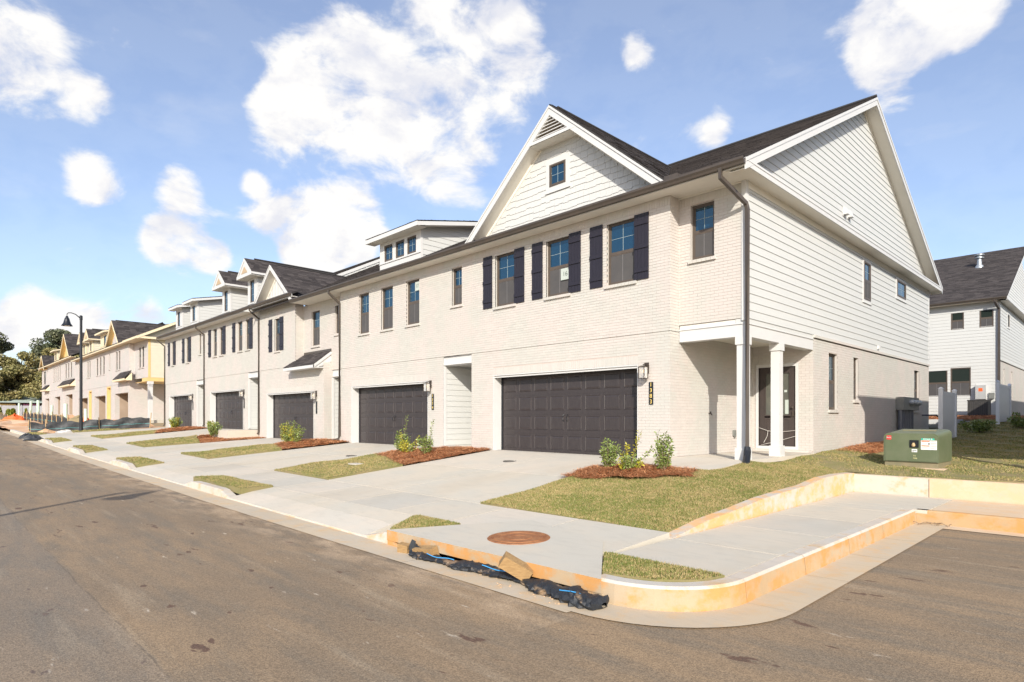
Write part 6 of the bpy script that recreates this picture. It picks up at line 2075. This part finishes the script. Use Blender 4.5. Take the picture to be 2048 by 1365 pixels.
# ------------------------------------------------------------------ utilities beside the end house
TF = thing('transformer', (4.74, 3.95, -.17), 'dark green pad-mounted transformer cabinet on the side lawn', 'transformer', rz=math.radians(-2))
LF = Fr((0, -.55, 0), (1, 0, 0), (0, -1, 0))
W_, D_, H_, rr = 0.52, 0.55, 0.775, 0.10
def prof(w, z0, z1, r, n=6):
    p = [(-w, z0), (w, z0)]
    for i in range(n + 1):
        a = math.pi / 2 * i / n; p.append((w - r + r * math.cos(a), z1 - r + r * math.sin(a)))
    for i in range(n + 1):
        a = math.pi / 2 + math.pi / 2 * i / n; p.append((-w + r + r * math.cos(a), z1 - r + r * math.sin(a)))
    return p
t = MB(); t.box(-W_ - .12, W_ + .12, -D_ - .1, D_ + .1, -.12, .035); t.build('pad', [mat_concrete('pad_clay', (.55, .42, .3), (.6, .44, .3))], TF, local=True)
t = MB(); t.prism([(x, -D_ + .03, z) for x, z in prof(W_ - .015, .03, .17, .01)], (0, 2 * D_ - .04, 0)); t.build('base_sill', [TFDIRT], TF, local=True)
t = MB(); t.prism([(x, -D_, z) for x, z in prof(W_, .155, H_, rr)], (0, 2 * D_, 0)); t.v = [(a, b, c + (.08 if b > 0 and c > .4 else 0)) for a, b, c in t.v]; body = t.build('cabinet', [TFGREEN], TF, local=True)
t = MB(); t.prism([(x, -D_ - .012, z) for x, z in prof(W_ - .035, .17, H_ - .035, rr - .02)], (0, .012, 0)); dr = t.build('cabinet_door', [TFGREEN], TF, local=True)
t = MB(); t.box(-W_ + .2, W_ - .2, .10, .15, H_ + .045, H_ + .065); t.build('lid_seam', [TFDIRT], body, local=True)
nf = .013
t = MB(); t.fring(LF, -.01, .16, .47, .63, nf, nf + .012, .012); t.fbox(LF, .002, .148, nf - .004, nf + .002, .482, .618); t.build('lock_recess', [BLACKMETAL], dr, local=True)
t = MB(); t.lathe((.065, -.55 - nf - .02, .53), [(.001, -.04), (.03, -.035), (.035, 0), (.02, .04), (.001, .045)], 8); t.build('padlock', [STAKE], dr, local=True)
t = MB(); t.fbox(LF, -.455, -.365, nf, nf + .001, .635, .72); s_ = t.build('red_label', [RED], dr, local=True)
put_text('N.O.', .045, WHITE, LF, -.41, nf + .003, .678, dr, 'lettering', local=True)
t = MB(); t.fbox(LF, .205, .445, nf, nf + .0008, .635, .672); t.build('number_tape', [GREENTAPE], dr, local=True)
put_text('02166 B', .050, WHITE, LF, .325, nf + .003, .654, dr, 'lettering', local=True)
t = MB(); t.fbox(LF, .20, .49, nf, nf + .001, .43, .628); t.build('warning_label', [WHITE], dr, local=True)
t = MB(); t.fbox(LF, .21, .36, nf + .0012, nf + .002, .60, .622); t.fbox(LF, .21, .36, nf + .0012, nf + .002, .50, .522); t.build('warning_stripe', [ORANGESTK], dr, local=True)
t = MB()
for i, (a, b, z) in enumerate(((.37, .48, .605), (.22, .33, .57), (.22, .31, .545), (.37, .48, .565), (.37, .46, .535), (.37, .48, .50), (.22, .33, .47), (.37, .45, .46))): t.fbox(LF, a, b, nf + .0012, nf + .0016, z, z + .008)
t.fbox(LF, .335, .36, nf + .0012, nf + .0016, .535, .575)
t.build('label_print', [INK], dr, local=True)
t = MB(); t.fbox(LF, .03, .13, nf, nf + .001, .37, .435); t.build('white_label', [WHITE], dr, local=True)
t = MB(); t.fbox(LF, .04, .12, nf + .0012, nf + .0016, .40, .415); t.fbox(LF, .04, .07, nf + .0012, nf + .0016, .38, .39); t.build('label_print', [INK], dr, local=True)
YEL = M('yellow_stencil', (.62, .58, .30), rough=.7)
put_text('TG', .04, YEL, LF, .08, nf + .002, .29, dr, 'stencil', local=True); put_text('7200', .04, YEL, LF, .09, nf + .002, .235, dr, 'stencil', local=True)

EM = thing('electric_meter', (2.55, 12.7, 1.2), 'grey bank of electric meters with conduits on the brick side wall', 'electric meter')
t = MB(); t.box(2.43, 2.68, 11.75, 13.75, 1.22, 1.66); t.build('meter_cabinet', [METER], EM)
for y in (12.55, 13.0, 13.45):
    t = MB(); t.tube([(2.68, y, 1.48), (2.80, y, 1.48)], .095, 12); t.tube([(2.80, y, 1.48), (2.84, y, 1.48)], [.09, .05], 12); t.build('meter', [GALV], EM)
for y in (11.85, 12.1, 12.4, 12.7, 13.0, 13.2):
    t = MB(); t.tube([(2.55, y, 1.22), (2.55, y, -.1)], .085, 8); t.build('conduit', [CONDUIT], EM)
GM = thing('gas_meter', (3.0, 16.2, .3), 'small dark gas meter with bent pipe at the rear corner of the side wall', 'gas meter')
t = MB(); t.tube([(2.45, 15.3, 1.05), (2.9, 15.3, 1.05), (2.95, 15.6, .98), (2.95, 16.0, .98), (2.95, 16.0, .55)], .035, 6); t.build('pipe', [CONDUIT], GM)
t = MB(); t.box(2.75, 3.15, 15.8, 16.3, .22, .52); t.build('meter_body', [CONDUIT], GM)
t = MB(); t.tube([(3.1, 16.5, .1), (3.1, 16.5, .75)], .03, 6); t.lathe((3.1, 16.5, .82), [(.001, -.1), (.1, -.06), (.12, 0), (.1, .06), (.001, .1)], 10); t.build('regulator', [CONDUIT], GM)


def vinyl(y0, y1, x, z0, h, label):
    f = thing('fence_panel', (x, (y0 + y1) / 2, z0), label, 'fence')
    for y in (y0, y1):
        p = MB(); p.box(x - .065, x + .065, y - .065, y + .065, z0 - .15, z0 + h); p.hexa([(x - .08, y - .08, z0 + h), (x + .08, y - .08, z0 + h), (x + .08, y + .08, z0 + h), (x - .08, y + .08, z0 + h), (x - .02, y - .02, z0 + h + .06), (x + .02, y - .02, z0 + h + .06), (x + .02, y + .02, z0 + h + .06), (x - .02, y + .02, z0 + h + .06)]); p.build('post', [VINYL], f)
    n = int((y1 - y0) / .2)
    for i in range(n):
        a = y0 + .065 + (y1 - y0 - .13) * i / n; b = y0 + .065 + (y1 - y0 - .13) * (i + 1) / n
        p = MB(); p.box(x - .02, x + .02, a + .002, b - .002, z0 + .2, z0 + h - .22); p.build('board', [VINYL], f)
    for z in (z0 + .08, z0 + h - .22):
        p = MB(); p.box(x - .03, x + .03, y0 + .065, y1 - .065, z, z + .14); p.build('rail', [VINYL], f)


vinyl(12.9, 15.1, 3.5, .08, 1.86, 'white vinyl privacy fence panel beside the gas meter')
vinyl(21.9, 25.4, 3.9, .70, 1.84, 'white vinyl privacy fence panel right of the air conditioner')
AC = thing('air_conditioner', (2.3, 28.4, .97), 'dark grey outdoor air conditioner at the rear house wall', 'air conditioner')
t = MB(); t.box(1.7, 2.95, 27.8, 29.0, .80, .97); t.build('pad', [CONC3], AC)
t = MB(); t.box(1.86, 2.74, 27.96, 28.84, .98, 1.86); ab = t.build('casing', [ACDARK], AC)
for i in range(11):
    t = MB(); t.box(1.9 + i * .08, 1.91 + i * .08, 27.945, 27.96, 1.05, 1.8); t.build('grille_bar', [IRON], ab)
t = MB(); t.box(1.84, 2.76, 27.94, 28.86, 1.86, 1.91); t.build('top_cover', [ACDARK], AC)

# loose small things
def block(name, c, size, rot, label):
    o = thing(name, c, label, 'wood block'); o.rotation_euler = rot
    t = MB(); a, b, cc = size; t.box(-a / 2, a / 2, -b / 2, b / 2, -cc / 2, cc / 2); t.build('timber', [TIMBER], o, local=True)


block('timber_block', (3.60, -7.60, -.635), (.14, .14, .34), (math.radians(58), math.radians(12), math.radians(-48)), 'cut timber block propped on the storm drain edge')
block('timber_block', (1.55, -7.60, -.755), (.16, .10, .13), (0.1, 0.1, .3), 'tan timber block standing in the drain opening')
block('timber_block', (1.98, -7.58, -.735), (.34, .12, .13), (0.25, -.12, .1), 'timber block wrapped in black fabric in the drain opening')

sk = thing('drain_sock', (3.2, -7.65, -.8), 'black fabric sediment sock lying along the drain opening', 'sediment sock')
n = 90; m_ = 14; vv = []; ff = []
for i in range(n + 1):
    s = i / n; x = 1.72 + 3.05 * s; y = -7.56 - .05 * math.sin(s * 9) - (.04 if s > .9 else 0)
    rx_ = .085 + .035 * math.sin(s * 23) * math.sin(s * 7) + .03 * (s > .82) ; rz_ = .042 + .020 * math.sin(s * 17 + 1) + .045 * (s > .86)
    if i in (0, n): rx_ *= .3; rz_ *= .3
    for k in range(m_):
        a = 2 * math.pi * k / m_; j = 1 + .22 * math.sin(k * 2.3 + i * .6) * math.cos(i * 1.1 + k) + .10 * math.sin(i * 1.9 + k * 1.3)
        vv.append((x, y + rx_ * 1.3 * j * math.cos(a), max(-.822, -.775 + rz_ * j * math.sin(a))))
for i in range(n):
    for k in range(m_): ff.append((i * m_ + k, i * m_ + (k + 1) % m_, (i + 1) * m_ + (k + 1) % m_, (i + 1) * m_ + k))
me = bpy.data.meshes.new('fabric'); me.from_pydata(vv, [], ff); me.materials.append(SOCKM); me.update(); link('fabric', me, sk)
for a, b in ((.14, .30), (.44, .62), (.84, .95)):
    t = MB(); t.tube([(1.72 + 3.05 * s, -7.60 - .05 * math.sin(s * 9) - .035, -.715 - .01 * math.sin(s * 40)) for s in np.linspace(a, b, 12)], .006, 5); t.build('blue_stripe', [BLUE], sk)
t = MB(); t.poly([(1.62, -7.60, -.74), (1.85, -7.66, -.79), (1.80, -7.60, -.62), (1.66, -7.56, -.62)]); t.poly([(1.85, -7.66, -.79), (2.2, -7.68, -.80), (2.05, -7.62, -.70), (1.80, -7.60, -.66)]); t.build('fabric_flap', [BLACKFAB], sk)
sd_ = MB()
for i in range(60):
    x = random.uniform(1.2, 4.5); y = random.uniform(-7.85, -7.6); s = random.uniform(.005, .016)
    sd_.lathe((x, y, -.808), [(.001, s * .5), (s, s * .2), (s * 1.2, -.01)], 5)
tag(sd_.build('mud_crumbs', [M('dry_mud', (.45, .31, .19), rough=.95)]), 'dry mud crumbs caught on the sediment sock', 'mud', kind='stuff')
tw = MB()
for i in range(7):
    x, y = 5.75 + random.uniform(-.1, .35), -.35 + random.uniform(-.1, .12); a = random.uniform(0, 3.1); l = random.uniform(.1, .3)
    tw.tube([(x, y, -.80), (x + l * .5 * math.cos(a), y + l * .5 * math.sin(a), -.77), (x + l * math.cos(a), y + l * math.sin(a), -.79)], .006, 4)
tag(tw.build('twig_litter', [TWIG]), 'dry twigs washed into the corner of the parking bay', 'twigs', kind='stuff')
mb = MB(); zz = float(strip_z(-6.5, -3.6)) + .05; mb.box(-6.75, -6.35, -3.75, -3.5, zz - .02, zz + .012); tag(mb.build('valve_lid', [CONC3]), 'grey utility box lid in the first lawn strip', 'utility lid')
# ------------------------------------------------------------------ street lamps
def street_lamp(x, y, z, arm, label):
    o = thing('street_lamp', (x, y, z), label, 'street lamp', 'black bell street lamps')
    t = MB(); t.lathe((0, 0, 0), [(.17, 0), (.17, .06), (.12, .10), (.10, .4), (.10, .48), (.10, .95), (.085, 1.0)], 14); t.build('base', [BLACKMETAL], o, local=True)
    t = MB(); t.lathe((0, 0, 0), [(.085, .9), (.078, 4), (.07, 7.05), (.085, 7.06), (.085, 7.3), (.06, 7.34), (.001, 7.36)], 14); t.build('pole', [BLACKMETAL], o, local=True)
    t = MB()
    pts = [(0, 0, 7.12), (0, arm * .10, 7.22), (0, arm * .28, 7.38), (0, arm * .5, 7.45), (0, arm * .66, 7.43), (0, arm * .72, 7.34), (0, arm * .72, 7.22)]
    t.tube(pts, [.035, .03, .028, .026, .026, .028, .03], 8); t.build('arm', [BLACKMETAL], o, local=True)
    t = MB(); t.lathe((0, arm * .72, 6.62), [(.30, .02), (.30, 0), (.27, .05), (.20, .16), (.15, .34), (.12, .46), (.08, .52), (.06, .60), (.001, .64)], 18); t.build('lamp_shade', [BLACKMETAL], o, smooth=True, local=True)
    t = MB(); t.lathe((0, arm * .72, 6.60), [(.001, -.02), (.12, .0), (.15, .05), (.10, .1)], 12); t.build('lens', [FROST], o, local=True)


street_lamp(-38.0, -4.7, .02, -1, 'tall black lamp post with bell shade beside the far driveway')
street_lamp(2.5, -19.0, -.8, 1, 'black lamp post behind the viewer whose shadow falls across the road')

# ------------------------------------------------------------------ building site at the left
def site_z(x, y): return strip_z(x, np.minimum(y, -.05)) - .03 + .05 * np.sin(np.asarray(x) * 1.3) * np.cos(np.asarray(y) * 1.9) + .02
tag(sheet('clay_ground', np.concatenate([np.linspace(-125, -60, 40), np.linspace(-59, -39.6, 40)]), np.linspace(-7.2, 0.0, 22), site_z, CLAY), 'bare orange clay of the building site', 'soil', kind='structure')
tag(sheet('clay_ground', np.linspace(-39.6, -37.75, 8), np.linspace(-2.2, 0.0, 8), lambda x, y: strip_z(x, y) - .01, CLAY), 'bare clay beside the far end townhouse', 'soil', kind='structure')
tag(sheet('clay_ground', np.linspace(-140, -93, 20), np.linspace(-30, 60, 30), lambda x, y: np.interp(x, [-140, -115, -93], [0.2, .3, 1.1]) + 0 * y, CLAY), 'clay slope beyond the last house', 'soil', kind='structure')


def silt_fence(pts, h, label, seed, lean=.05):
    o = thing('silt_fence', pts[0], label, 'silt fence', 'black silt fences')
    r = random.Random(seed)
    P = [Vector(p) for p in pts]
    mb = MB(); st = MB(); L_ = 0
    rows = 5
    samples = []
    for a, b in zip(P[:-1], P[1:]):
        n = max(3, int((b - a).length / .25))
        for i in range(n): samples.append(a.lerp(b, i / n))
    samples.append(P[-1])
    dirn = (P[-1] - P[0]).normalized(); nrm = Vector((-dirn.y, dirn.x, 0))
    base = []
    for i, p in enumerate(samples):
        sag = .16 * abs(math.sin(i * .45 + seed)) * h + .06 * math.sin(i * 1.7 + seed)
        for j in range(rows + 1):
            t = j / rows
            off = nrm * (.09 * math.sin(i * 1.3 + j * 1.1 + seed) * (1 - abs(2 * t - 1)) + lean * t * math.sin(i * .31))
            mb.v.append(tuple(p + off + Vector((0, 0, (h - sag) * t - .03))))
    R_ = rows + 1
    for i in range(len(samples) - 1):
        for j in range(rows):
            a = i * R_ + j; mb.f.append((a, a + R_, a + R_ + 1, a + 1)); mb.m.append(0)
    mb.build('fabric', [BLACKFAB], o, smooth=True)
    for k in (2,):
        q = MB()
        for i in range(len(samples) - 1):
            a = Vector(mb.v[i * R_ + k]); b = Vector(mb.v[(i + 1) * R_ + k]); e = nrm * .006
            for s_ in (1, -1):
                q.poly([a + e * s_, b + e * s_, b + e * s_ + Vector((0, 0, .018)), a + e * s_ + Vector((0, 0, .018))])
        q.build('stripe', [TEAL], o)
    tot = 0
    for i in range(0, len(samples), 11):
        p = samples[i]; w = .028
        lx = r.uniform(-.12, .12); s2 = MB()
        front = nrm * (-.05 if (Vector(CAM) - p).dot(nrm) < 0 else .05)
        q0 = p + front; q1 = p + front + dirn * lx + Vector((0, 0, h + r.uniform(.0, .2)))
        s2.tube([q0 - Vector((0, 0, .2)), q1], w, 4); s2.build('stake', [STAKE], o)


silt_fence([(-38.4, -.8, .36), (-39.0, -3.0, .20), (-39.5, -5.0, .06), (-39.9, -7.0, -.04)], .78, 'black silt fence from the last house down to the street', 1)
silt_fence([(-40.2, -6.9, .0), (-44.5, -6.6, .12)], .74, 'black silt fence turning along the kerb', 2)
silt_fence([(-43.0, -4.6, .25), (-52, -4.4, .45), (-62, -4.3, .6), (-72, -4.2, .75)], .85, 'long black silt fence in front of the unfinished houses', 3)
silt_fence([(-74, -5.2, .55), (-86, -5.0, .7)], .8, 'distant black silt fence near the grey wall', 4)
for i, (px, ytop, dx, r, lab) in enumerate(((38, 807, 0, .1, 'leftmost pale green pipe standing upright'), (62, 803, .55, .11, 'pale green pipe leaning right, third in line'), (76, 801, 0, .12, 'tallest pale green pipe with white cap'), (104, 811, .2, .1, 'pale green pipe leaning by the fence, left of the thick pipe'), (131, 808, 0, .14, 'thick pale green pipe before an open garage'), (171, 818, -.05, .1, 'short pale green pipe right of the lamp pole'))):
    c = (px - 1024) / 1222; dv = (-.7152 + c * .6989, .6989 + c * .7152); t_ = 8.63 / dv[1]
    x, y = CAM[0] + dv[0] * t_, -3.5; zt = CAM[2] + (837 - ytop) / 1222 * t_; zb = float(site_z(x, y))
    m = MB(); m.tube([(x - dx, y, zb - .1), (x, y, zt)], r, 10); tag(m.build('drain_pipe', [PIPE], None, smooth=False), lab, 'pipe', 'pale green drain pipes')


def heap(name, c, r, h, mat, label, cat, seed, n=14):
    q = MB(); rr_ = random.Random(seed); prof_ = [(1.0, -.05), (.93, .18), (.7, .55), (.4, .85), (.001, 1.0)]
    q.lathe(c, [(r * a, h * b) for a, b in prof_], n)
    for k, v in enumerate(q.v): q.v[k] = (c[0] + (v[0] - c[0]) * rr_.uniform(.75, 1.2), c[1] + (v[1] - c[1]) * rr_.uniform(.75, 1.2), c[2] + (v[2] - c[2]) * rr_.uniform(.7, 1.25))
    return tag(q.build(name, [mat], None, smooth=False), label, cat)


heap('orange_netting', (-71, -4.9, .55), 1.1, .75, ORANGE, 'crumpled orange safety netting at the far left', 'netting', 1)
heap('orange_bag', (-44.0, -3.4, .38), .38, .62, ORANGE, 'orange plastic bag right of the lamp pole', 'bag', 2)
heap('clay_mound', (-39.9, -6.2, .0), .6, .28, CLAY, 'small orange clay mound at the silt fence foot', 'clay mound', 3)
heap('clay_mound', (-60, -6.3, .25), 4.0, .5, CLAY, 'wide clay mound at the far left kerb', 'clay mound', 5, 20)
for i, (x, y) in enumerate(((-33.0, -7.6), (-35.4, -7.6))):
    heap('gravel_bag', (x, y, float(Rz(x))), .5, .30, BLACKFAB, ('nearer' if i == 0 else 'farther') + ' black gravel bag slumped on the kerb', 'gravel bag', 60 + i, 9)
heap('rubble_heap', (-39.3, -5.3, .02), .55, .18, PALEDUST, 'pale stone rubble along the silt fence', 'rubble', 4)
for i, (x, y) in enumerate(((-55.5, -2.0), (-63.5, -2.2), (-69.5, -2.0), (-78.5, -2.4), (-86.5, -2.2))):
    heap('dirt_pile', (x, y, float(site_z(x, y))), 1.0, .5, EARTH, ('dirt pile in front of the %s unfinished garage' % ('second', 'third', 'lamp side', 'fifth', 'farthest')[i]), 'dirt pile', 20 + i)

# far wall, shed and shrubs
FW = thing('far_fence', (-116, 0, .3), 'grey panel fence closing the far end of the street', 'fence')
for i in range(16):
    y = -26 + i * 2.6
    t = MB(); t.box(-116.05, -115.95, y + .02, y + 2.58, .1, 2.95); t.build('panel', [WALLGREY], FW)
    t = MB(); t.box(-116.1, -115.88, y - .07, y + .07, .1, 3.05); t.build('post', [WALLGREY], FW)
SHD = thing('market_shed', (-125, -6, .5), 'long low shed with pale green metal roof behind the grey fence', 'shed')
t = MB(); t.box(-132, -124, -34, 11, .3, 3.55); t.build('wall', [M('shed_dark', (.05, .035, .03), (.09, .06, .05), rough=.9, scale=.5)], SHD)
t = MB(); t.prism([(-122.5, -35, 3.55), (-128, -35, 4.75), (-133, -35, 3.55)], (0, 47, 0)); t.build('roof', [SHEDGREEN], SHD)
for (y0, y1, col, nm, lab) in ((-30, -9.5, (.34, .09, .05), 'brick_panel', 'brick red panel'), (-4.5, 0.0, (.62, .5, .25), 'yellow_awning', 'yellow awning'), (1.0, 3.2, (.45, .16, .33), 'pink_awning', 'pink awning'), (6.5, 8.0, (.7, .5, .08), 'yellow_sign', 'yellow sign')):
    t = MB(); t.box(-123.98, -123.6, y0, y1, 2.0, 3.35); p = t.build(nm, [M(nm, col, rough=.8)], SHD)


def leafball(X0, rx_, ry_, rz_, n, size, seed, shape=2.0):
    """random leaf quads filling an ellipsoid volume, denser towards the skin"""
    g = np.random.default_rng(seed)
    d = g.normal(size=(n, 3)); d /= np.linalg.norm(d, axis=1)[:, None]
    r = g.random(n) ** (1 / 3.2)
    c = d * r[:, None] * np.array([rx_, ry_, rz_]) + np.array(X0)
    a = g.normal(size=(n, 3)); a /= np.linalg.norm(a, axis=1)[:, None]
    b = np.cross(a, g.normal(size=(n, 3))); b /= np.linalg.norm(b, axis=1)[:, None]
    s = size * g.uniform(.6, 1.3, n)[:, None]
    return np.stack([c - a * s, c - b * s * .6, c + a * s, c + b * s * .6], 1)


def tree(x, y, z, h, r, mat, label, seed, clumps=26, trunk=.45):
    o = thing('tree', (x, y, z), label, 'tree', 'trees beyond the far fence')
    g = random.Random(seed)
    t = MB(); t.tube([(x, y, z - .5), (x + .2, y, z + h * .4), (x + .1, y + .2, z + h * .8)], [trunk, trunk * .7, trunk * .25], 8)
    V = []
    for i in range(clumps):
        f = g.random() ** .8
        zz = z + h * (.22 + .74 * f); rad = r * (1.05 - .75 * abs(f - .35) ** 1.2)
        an = g.uniform(0, 6.28); q = rad * g.uniform(.25, 1.0)
        cx, cy = x + q * math.cos(an), y + q * math.sin(an)
        cr = g.uniform(.16, .30) * r
        V.append(leafball((cx, cy, zz), cr * 1.25, cr * 1.25, cr * .8, 520, .21, seed * 100 + i))
        t.tube([(x + .1, y, z + h * (.2 + .5 * f)), ((x + cx) / 2, (y + cy) / 2, zz - cr * .6), (cx, cy, zz)], [trunk * .3, trunk * .18, .04], 5)
    t.build('trunk', [BARK], o)
    link('crown', np_mesh('crown', np.concatenate(V).reshape(-1, 3), 4, mat), o)


tree(-140, 8, .3, 18.5, 6.2, CROWN2, 'tall dark oak crown rising above the others', 3, 34, .6)
tree(-138, -3, .3, 17.0, 5.6, CROWN2, 'dark oak left of the tallest crown', 4, 30, .55)
tree(-134, 14, .3, 17.2, 5.4, CROWN2, 'dark oak partly behind the last unfinished house', 5, 30, .55)
tree(-131, -9, .3, 13.2, 5.6, CROWN, 'olive green tree above the red panel of the shed', 6, 34, .45)
tree(-131, 1, .3, 12.2, 5.4, CROWN, 'olive green tree behind the shed roof', 7, 34, .45)
tree(-131, 9, .3, 13.4, 5.2, CROWN, 'olive green tree at the right end of the shed', 8, 34, .45)
tree(-133, -17, .3, 12.2, 6.0, CROWN, 'olive green tree at the left picture edge', 9, 34, .45)
tree(-126, -12, .3, 9.5, 5.0, CROWN, 'low olive tree close behind the shed', 21, 34, .4)
tree(-127, -4, .3, 9.0, 4.6, CROWN, 'low olive tree behind the yellow awning', 22, 34, .4)
tree(-127, 5, .3, 9.5, 4.6, CROWN, 'low olive tree behind the pink awning', 23, 34, .4)
tree(-136, -28, .3, 13.5, 6.5, CROWN, 'olive green tree just past the left picture edge', 10, 30, .45)
tree(-128, 20, .3, 12.5, 5.5, CROWN, 'olive tree hidden behind the last unfinished house', 11, 26, .45)


def conifer(x, y, z, h, r, label, seed):
    o = thing('arborvitae', (x, y, z), label, 'shrub', 'columnar evergreens before the grey fence')
    t = MB(); t.tube([(x, y, z - .1), (x, y, z + h * .8)], [.06, .02], 6); t.build('trunk', [BARK], o)
    V = [leafball((x, y, z + h * k), r * (1.1 - k * .75), r * (1.1 - k * .75), h * .16, 260, .11, seed + int(k * 50)) for k in (.15, .3, .45, .6, .75, .88)]
    link('crown', np_mesh('crown', np.concatenate(V).reshape(-1, 3), 4, CONIFER), o)


for i, (px, yt, lab) in enumerate(((-2, 815, 'evergreen cone at the very left edge'), (17, 819, 'bright yellow green evergreen cone before the grey fence'), (26, 818, 'darker evergreen cone beside the bright one'), (52, 818, 'thin columnar evergreen before the grey fence'))):
    c = (px - 1024) / 1222; dv = (-.7152 + c * .6989, .6989 + c * .7152); t_ = 90.0
    x, y = CAM[0] + dv[0] * t_, CAM[1] + dv[1] * t_
    zt = CAM[2] + (837 - yt) / 1222 * t_; zb = .45
    conifer(x, y, zb, zt - zb, .62 if i != 3 else .3, lab, 40 + i)


# ------------------------------------------------------------------ shrubs in the beds
def shrub(x, y, z, h, label, seed, width=.26, n_br=11, leaves=60, shoots=(), yellow=0.0, leafsize=.030, group='young shrubs in the pine straw beds'):
    o = thing('shrub', (x, y, z), label, 'shrub', group)
    g = random.Random(seed); tw_ = MB(); V = []; VY = []
    def spray(p0, p1, n, bend, spread, ls, dest):
        p0 = Vector(p0); p1 = Vector(p1); mid = (p0 + p1) / 2 + Vector(bend)
        pts = [((1 - t) ** 2) * p0 + 2 * t * (1 - t) * mid + t * t * p1 for t in [i / 6 for i in range(7)]]
        tw_.tube(pts, [.007 * (1 - .75 * i / 6) for i in range(7)], 4)
        for k in range(n):
            t = g.uniform(.22, 1.02); c = ((1 - t) ** 2) * p0 + 2 * t * (1 - t) * mid + t * t * p1
            dv = Vector((g.gauss(0, 1), g.gauss(0, 1), g.gauss(.35, .7))).normalized()
            sd = dv.cross(Vector((g.gauss(0, 1), g.gauss(0, 1), g.gauss(0, 1)))).normalized()
            c = c + dv * g.uniform(0, spread); s = ls * g.uniform(.7, 1.3)
            up = dv.cross(sd) * s * .18
            dest.append((c, c + dv * s + sd * s * .45 + up, c + dv * s * 2.1, c + dv * s - sd * s * .45 + up))
    for i in range(n_br):
        a = 2 * math.pi * i / n_br + g.uniform(-.3, .3); q = width * g.uniform(.3, 1.0); hh = h * g.uniform(.62, 1.0) * (1 - .25 * q / width)
        dest = VY if g.random() < yellow else V
        p1 = (x + q * math.cos(a), y + q * math.sin(a), z + hh)
        spray((x + .02 * math.cos(a), y + .02 * math.sin(a), z), p1, leaves, (.3 * q * math.cos(a), .3 * q * math.sin(a), -.05 * h), .05, leafsize, dest)
    for (dx, dy, hz, yl) in shoots:
        spray((x, y, z + .05), (x + dx, y + dy, z + hz), 80, (dx * .1, dy * .1, -.03), .022, leafsize * .9, VY if yl else V)
    tw_.build('stems', [TWIG], o)
    if V: link('foliage', np_mesh('foliage', np.array([[tuple(p) for p in q] for q in V]).reshape(-1, 3), 4, LEAF), o)
    if VY:
        f2 = link('foliage', np_mesh('foliage', np.array([[tuple(p) for p in q] for q in VY]).reshape(-1, 3), 4, LEAFY), o); f2['label'] = 'yellow young leaves'


def gz(px, py, zg):
    c = (px - 1024) / 1222; dv = (-.7152 + c * .6989, .6989 + c * .7152); t_ = (CAM[2] - zg) / ((py - 837) / 1222)
    return CAM[0] + dv[0] * t_, CAM[1] + dv[1] * t_


def shrub_px(px, py, fn, h, label, seed, **k):
    z = -.1
    for _ in range(8):
        x, y = gz(px, py, z); z = .6 * z + .4 * (float(fn(np.array(x), np.array(y))) + .08)
    shrub(x, y, z - .02, h, label, seed, **k)


def shrub_at(x, y, h, label, seed, **k): shrub(x, y, float(strip_z(x, y)) + .06, h, label, seed, **k)


lf = lambda x, y: lawn_z(x, y)
shrub_px(1217, 940, lf, .68, 'bushy green shrub left of three in the corner straw bed', 1, n_br=11, leaves=76)
shrub_px(1256, 944, lf, .42, 'low yellow green shrub with long shoots, middle of the corner bed', 2, n_br=9, leaves=64, yellow=.45, shoots=((.20, .10, .78, 1), (.32, .30, .46, 0), (-.02, .0, .55, 1)))
shrub_px(1327, 942, lf, .80, 'tallest green shrub right of three in the corner straw bed', 3, n_br=12, leaves=79, width=.24)
shrub_at(-7.15, -1.75, .72, 'green shrub with a tall shoot before the second garage', 4, n_br=12, leaves=76, shoots=((.12, .1, 1.12, 0),), width=.30)
shrub_at(-6.72, -1.85, .42, 'bright yellow shrub beside the second garage', 5, n_br=9, leaves=64, yellow=.9, shoots=((.35, .15, .5, 1), (-.2, -.1, .62, 1)), width=.28)
shrub_at(-5.95, -1.75, .62, 'slim green shrub with a side shoot near the second entry', 6, n_br=10, leaves=68, shoots=((.2, .1, .98, 0),), width=.22)
shrub_at(-16.0, -1.35, 1.0, 'tall slim shrub at the canopy garage', 7, n_br=11, leaves=76, yellow=.3, width=.24, leafsize=.034)
shrub_at(-15.3, -1.5, .42, 'low yellow shrub between two taller ones at the canopy garage', 8, n_br=9, leaves=68, yellow=.6, width=.4, leafsize=.034)
shrub_at(-14.6, -1.6, .95, 'broad pale shrub at the canopy garage', 9, n_br=12, leaves=76, yellow=.25, width=.34, leafsize=.034)
shrub_at(-24.1, -1.55, .75, 'yellow green shrub left of the concrete stoop', 10, n_br=10, leaves=76, yellow=.5, width=.35, leafsize=.04)
shrub_at(-23.4, -1.7, .85, 'green shrub in front of the concrete stoop', 11, n_br=12, leaves=76, width=.38, leafsize=.04)
shrub_at(-32.3, -.9, .8, 'green shrub at the far end garage', 12, n_br=10, leaves=76, width=.35, leafsize=.045)
shrub_at(-31.4, -1.2, .75, 'yellow green shrub at the far end entry', 13, n_br=10, leaves=76, yellow=.4, width=.35, leafsize=.045)
shrub(3.9, 17.5, float(lawn_z(np.array(3.9), np.array(17.5))), .6, 'dark shrub in the shaded side lawn behind the fence panel', 14, width=.6, n_br=14, leaves=76, leafsize=.05)
shrub(5.0, 19.5, float(lawn_z(np.array(5.0), np.array(19.5))), .7, 'dark shrub at the right of the shaded side lawn', 15, width=.6, n_br=14, leaves=76, leafsize=.05)
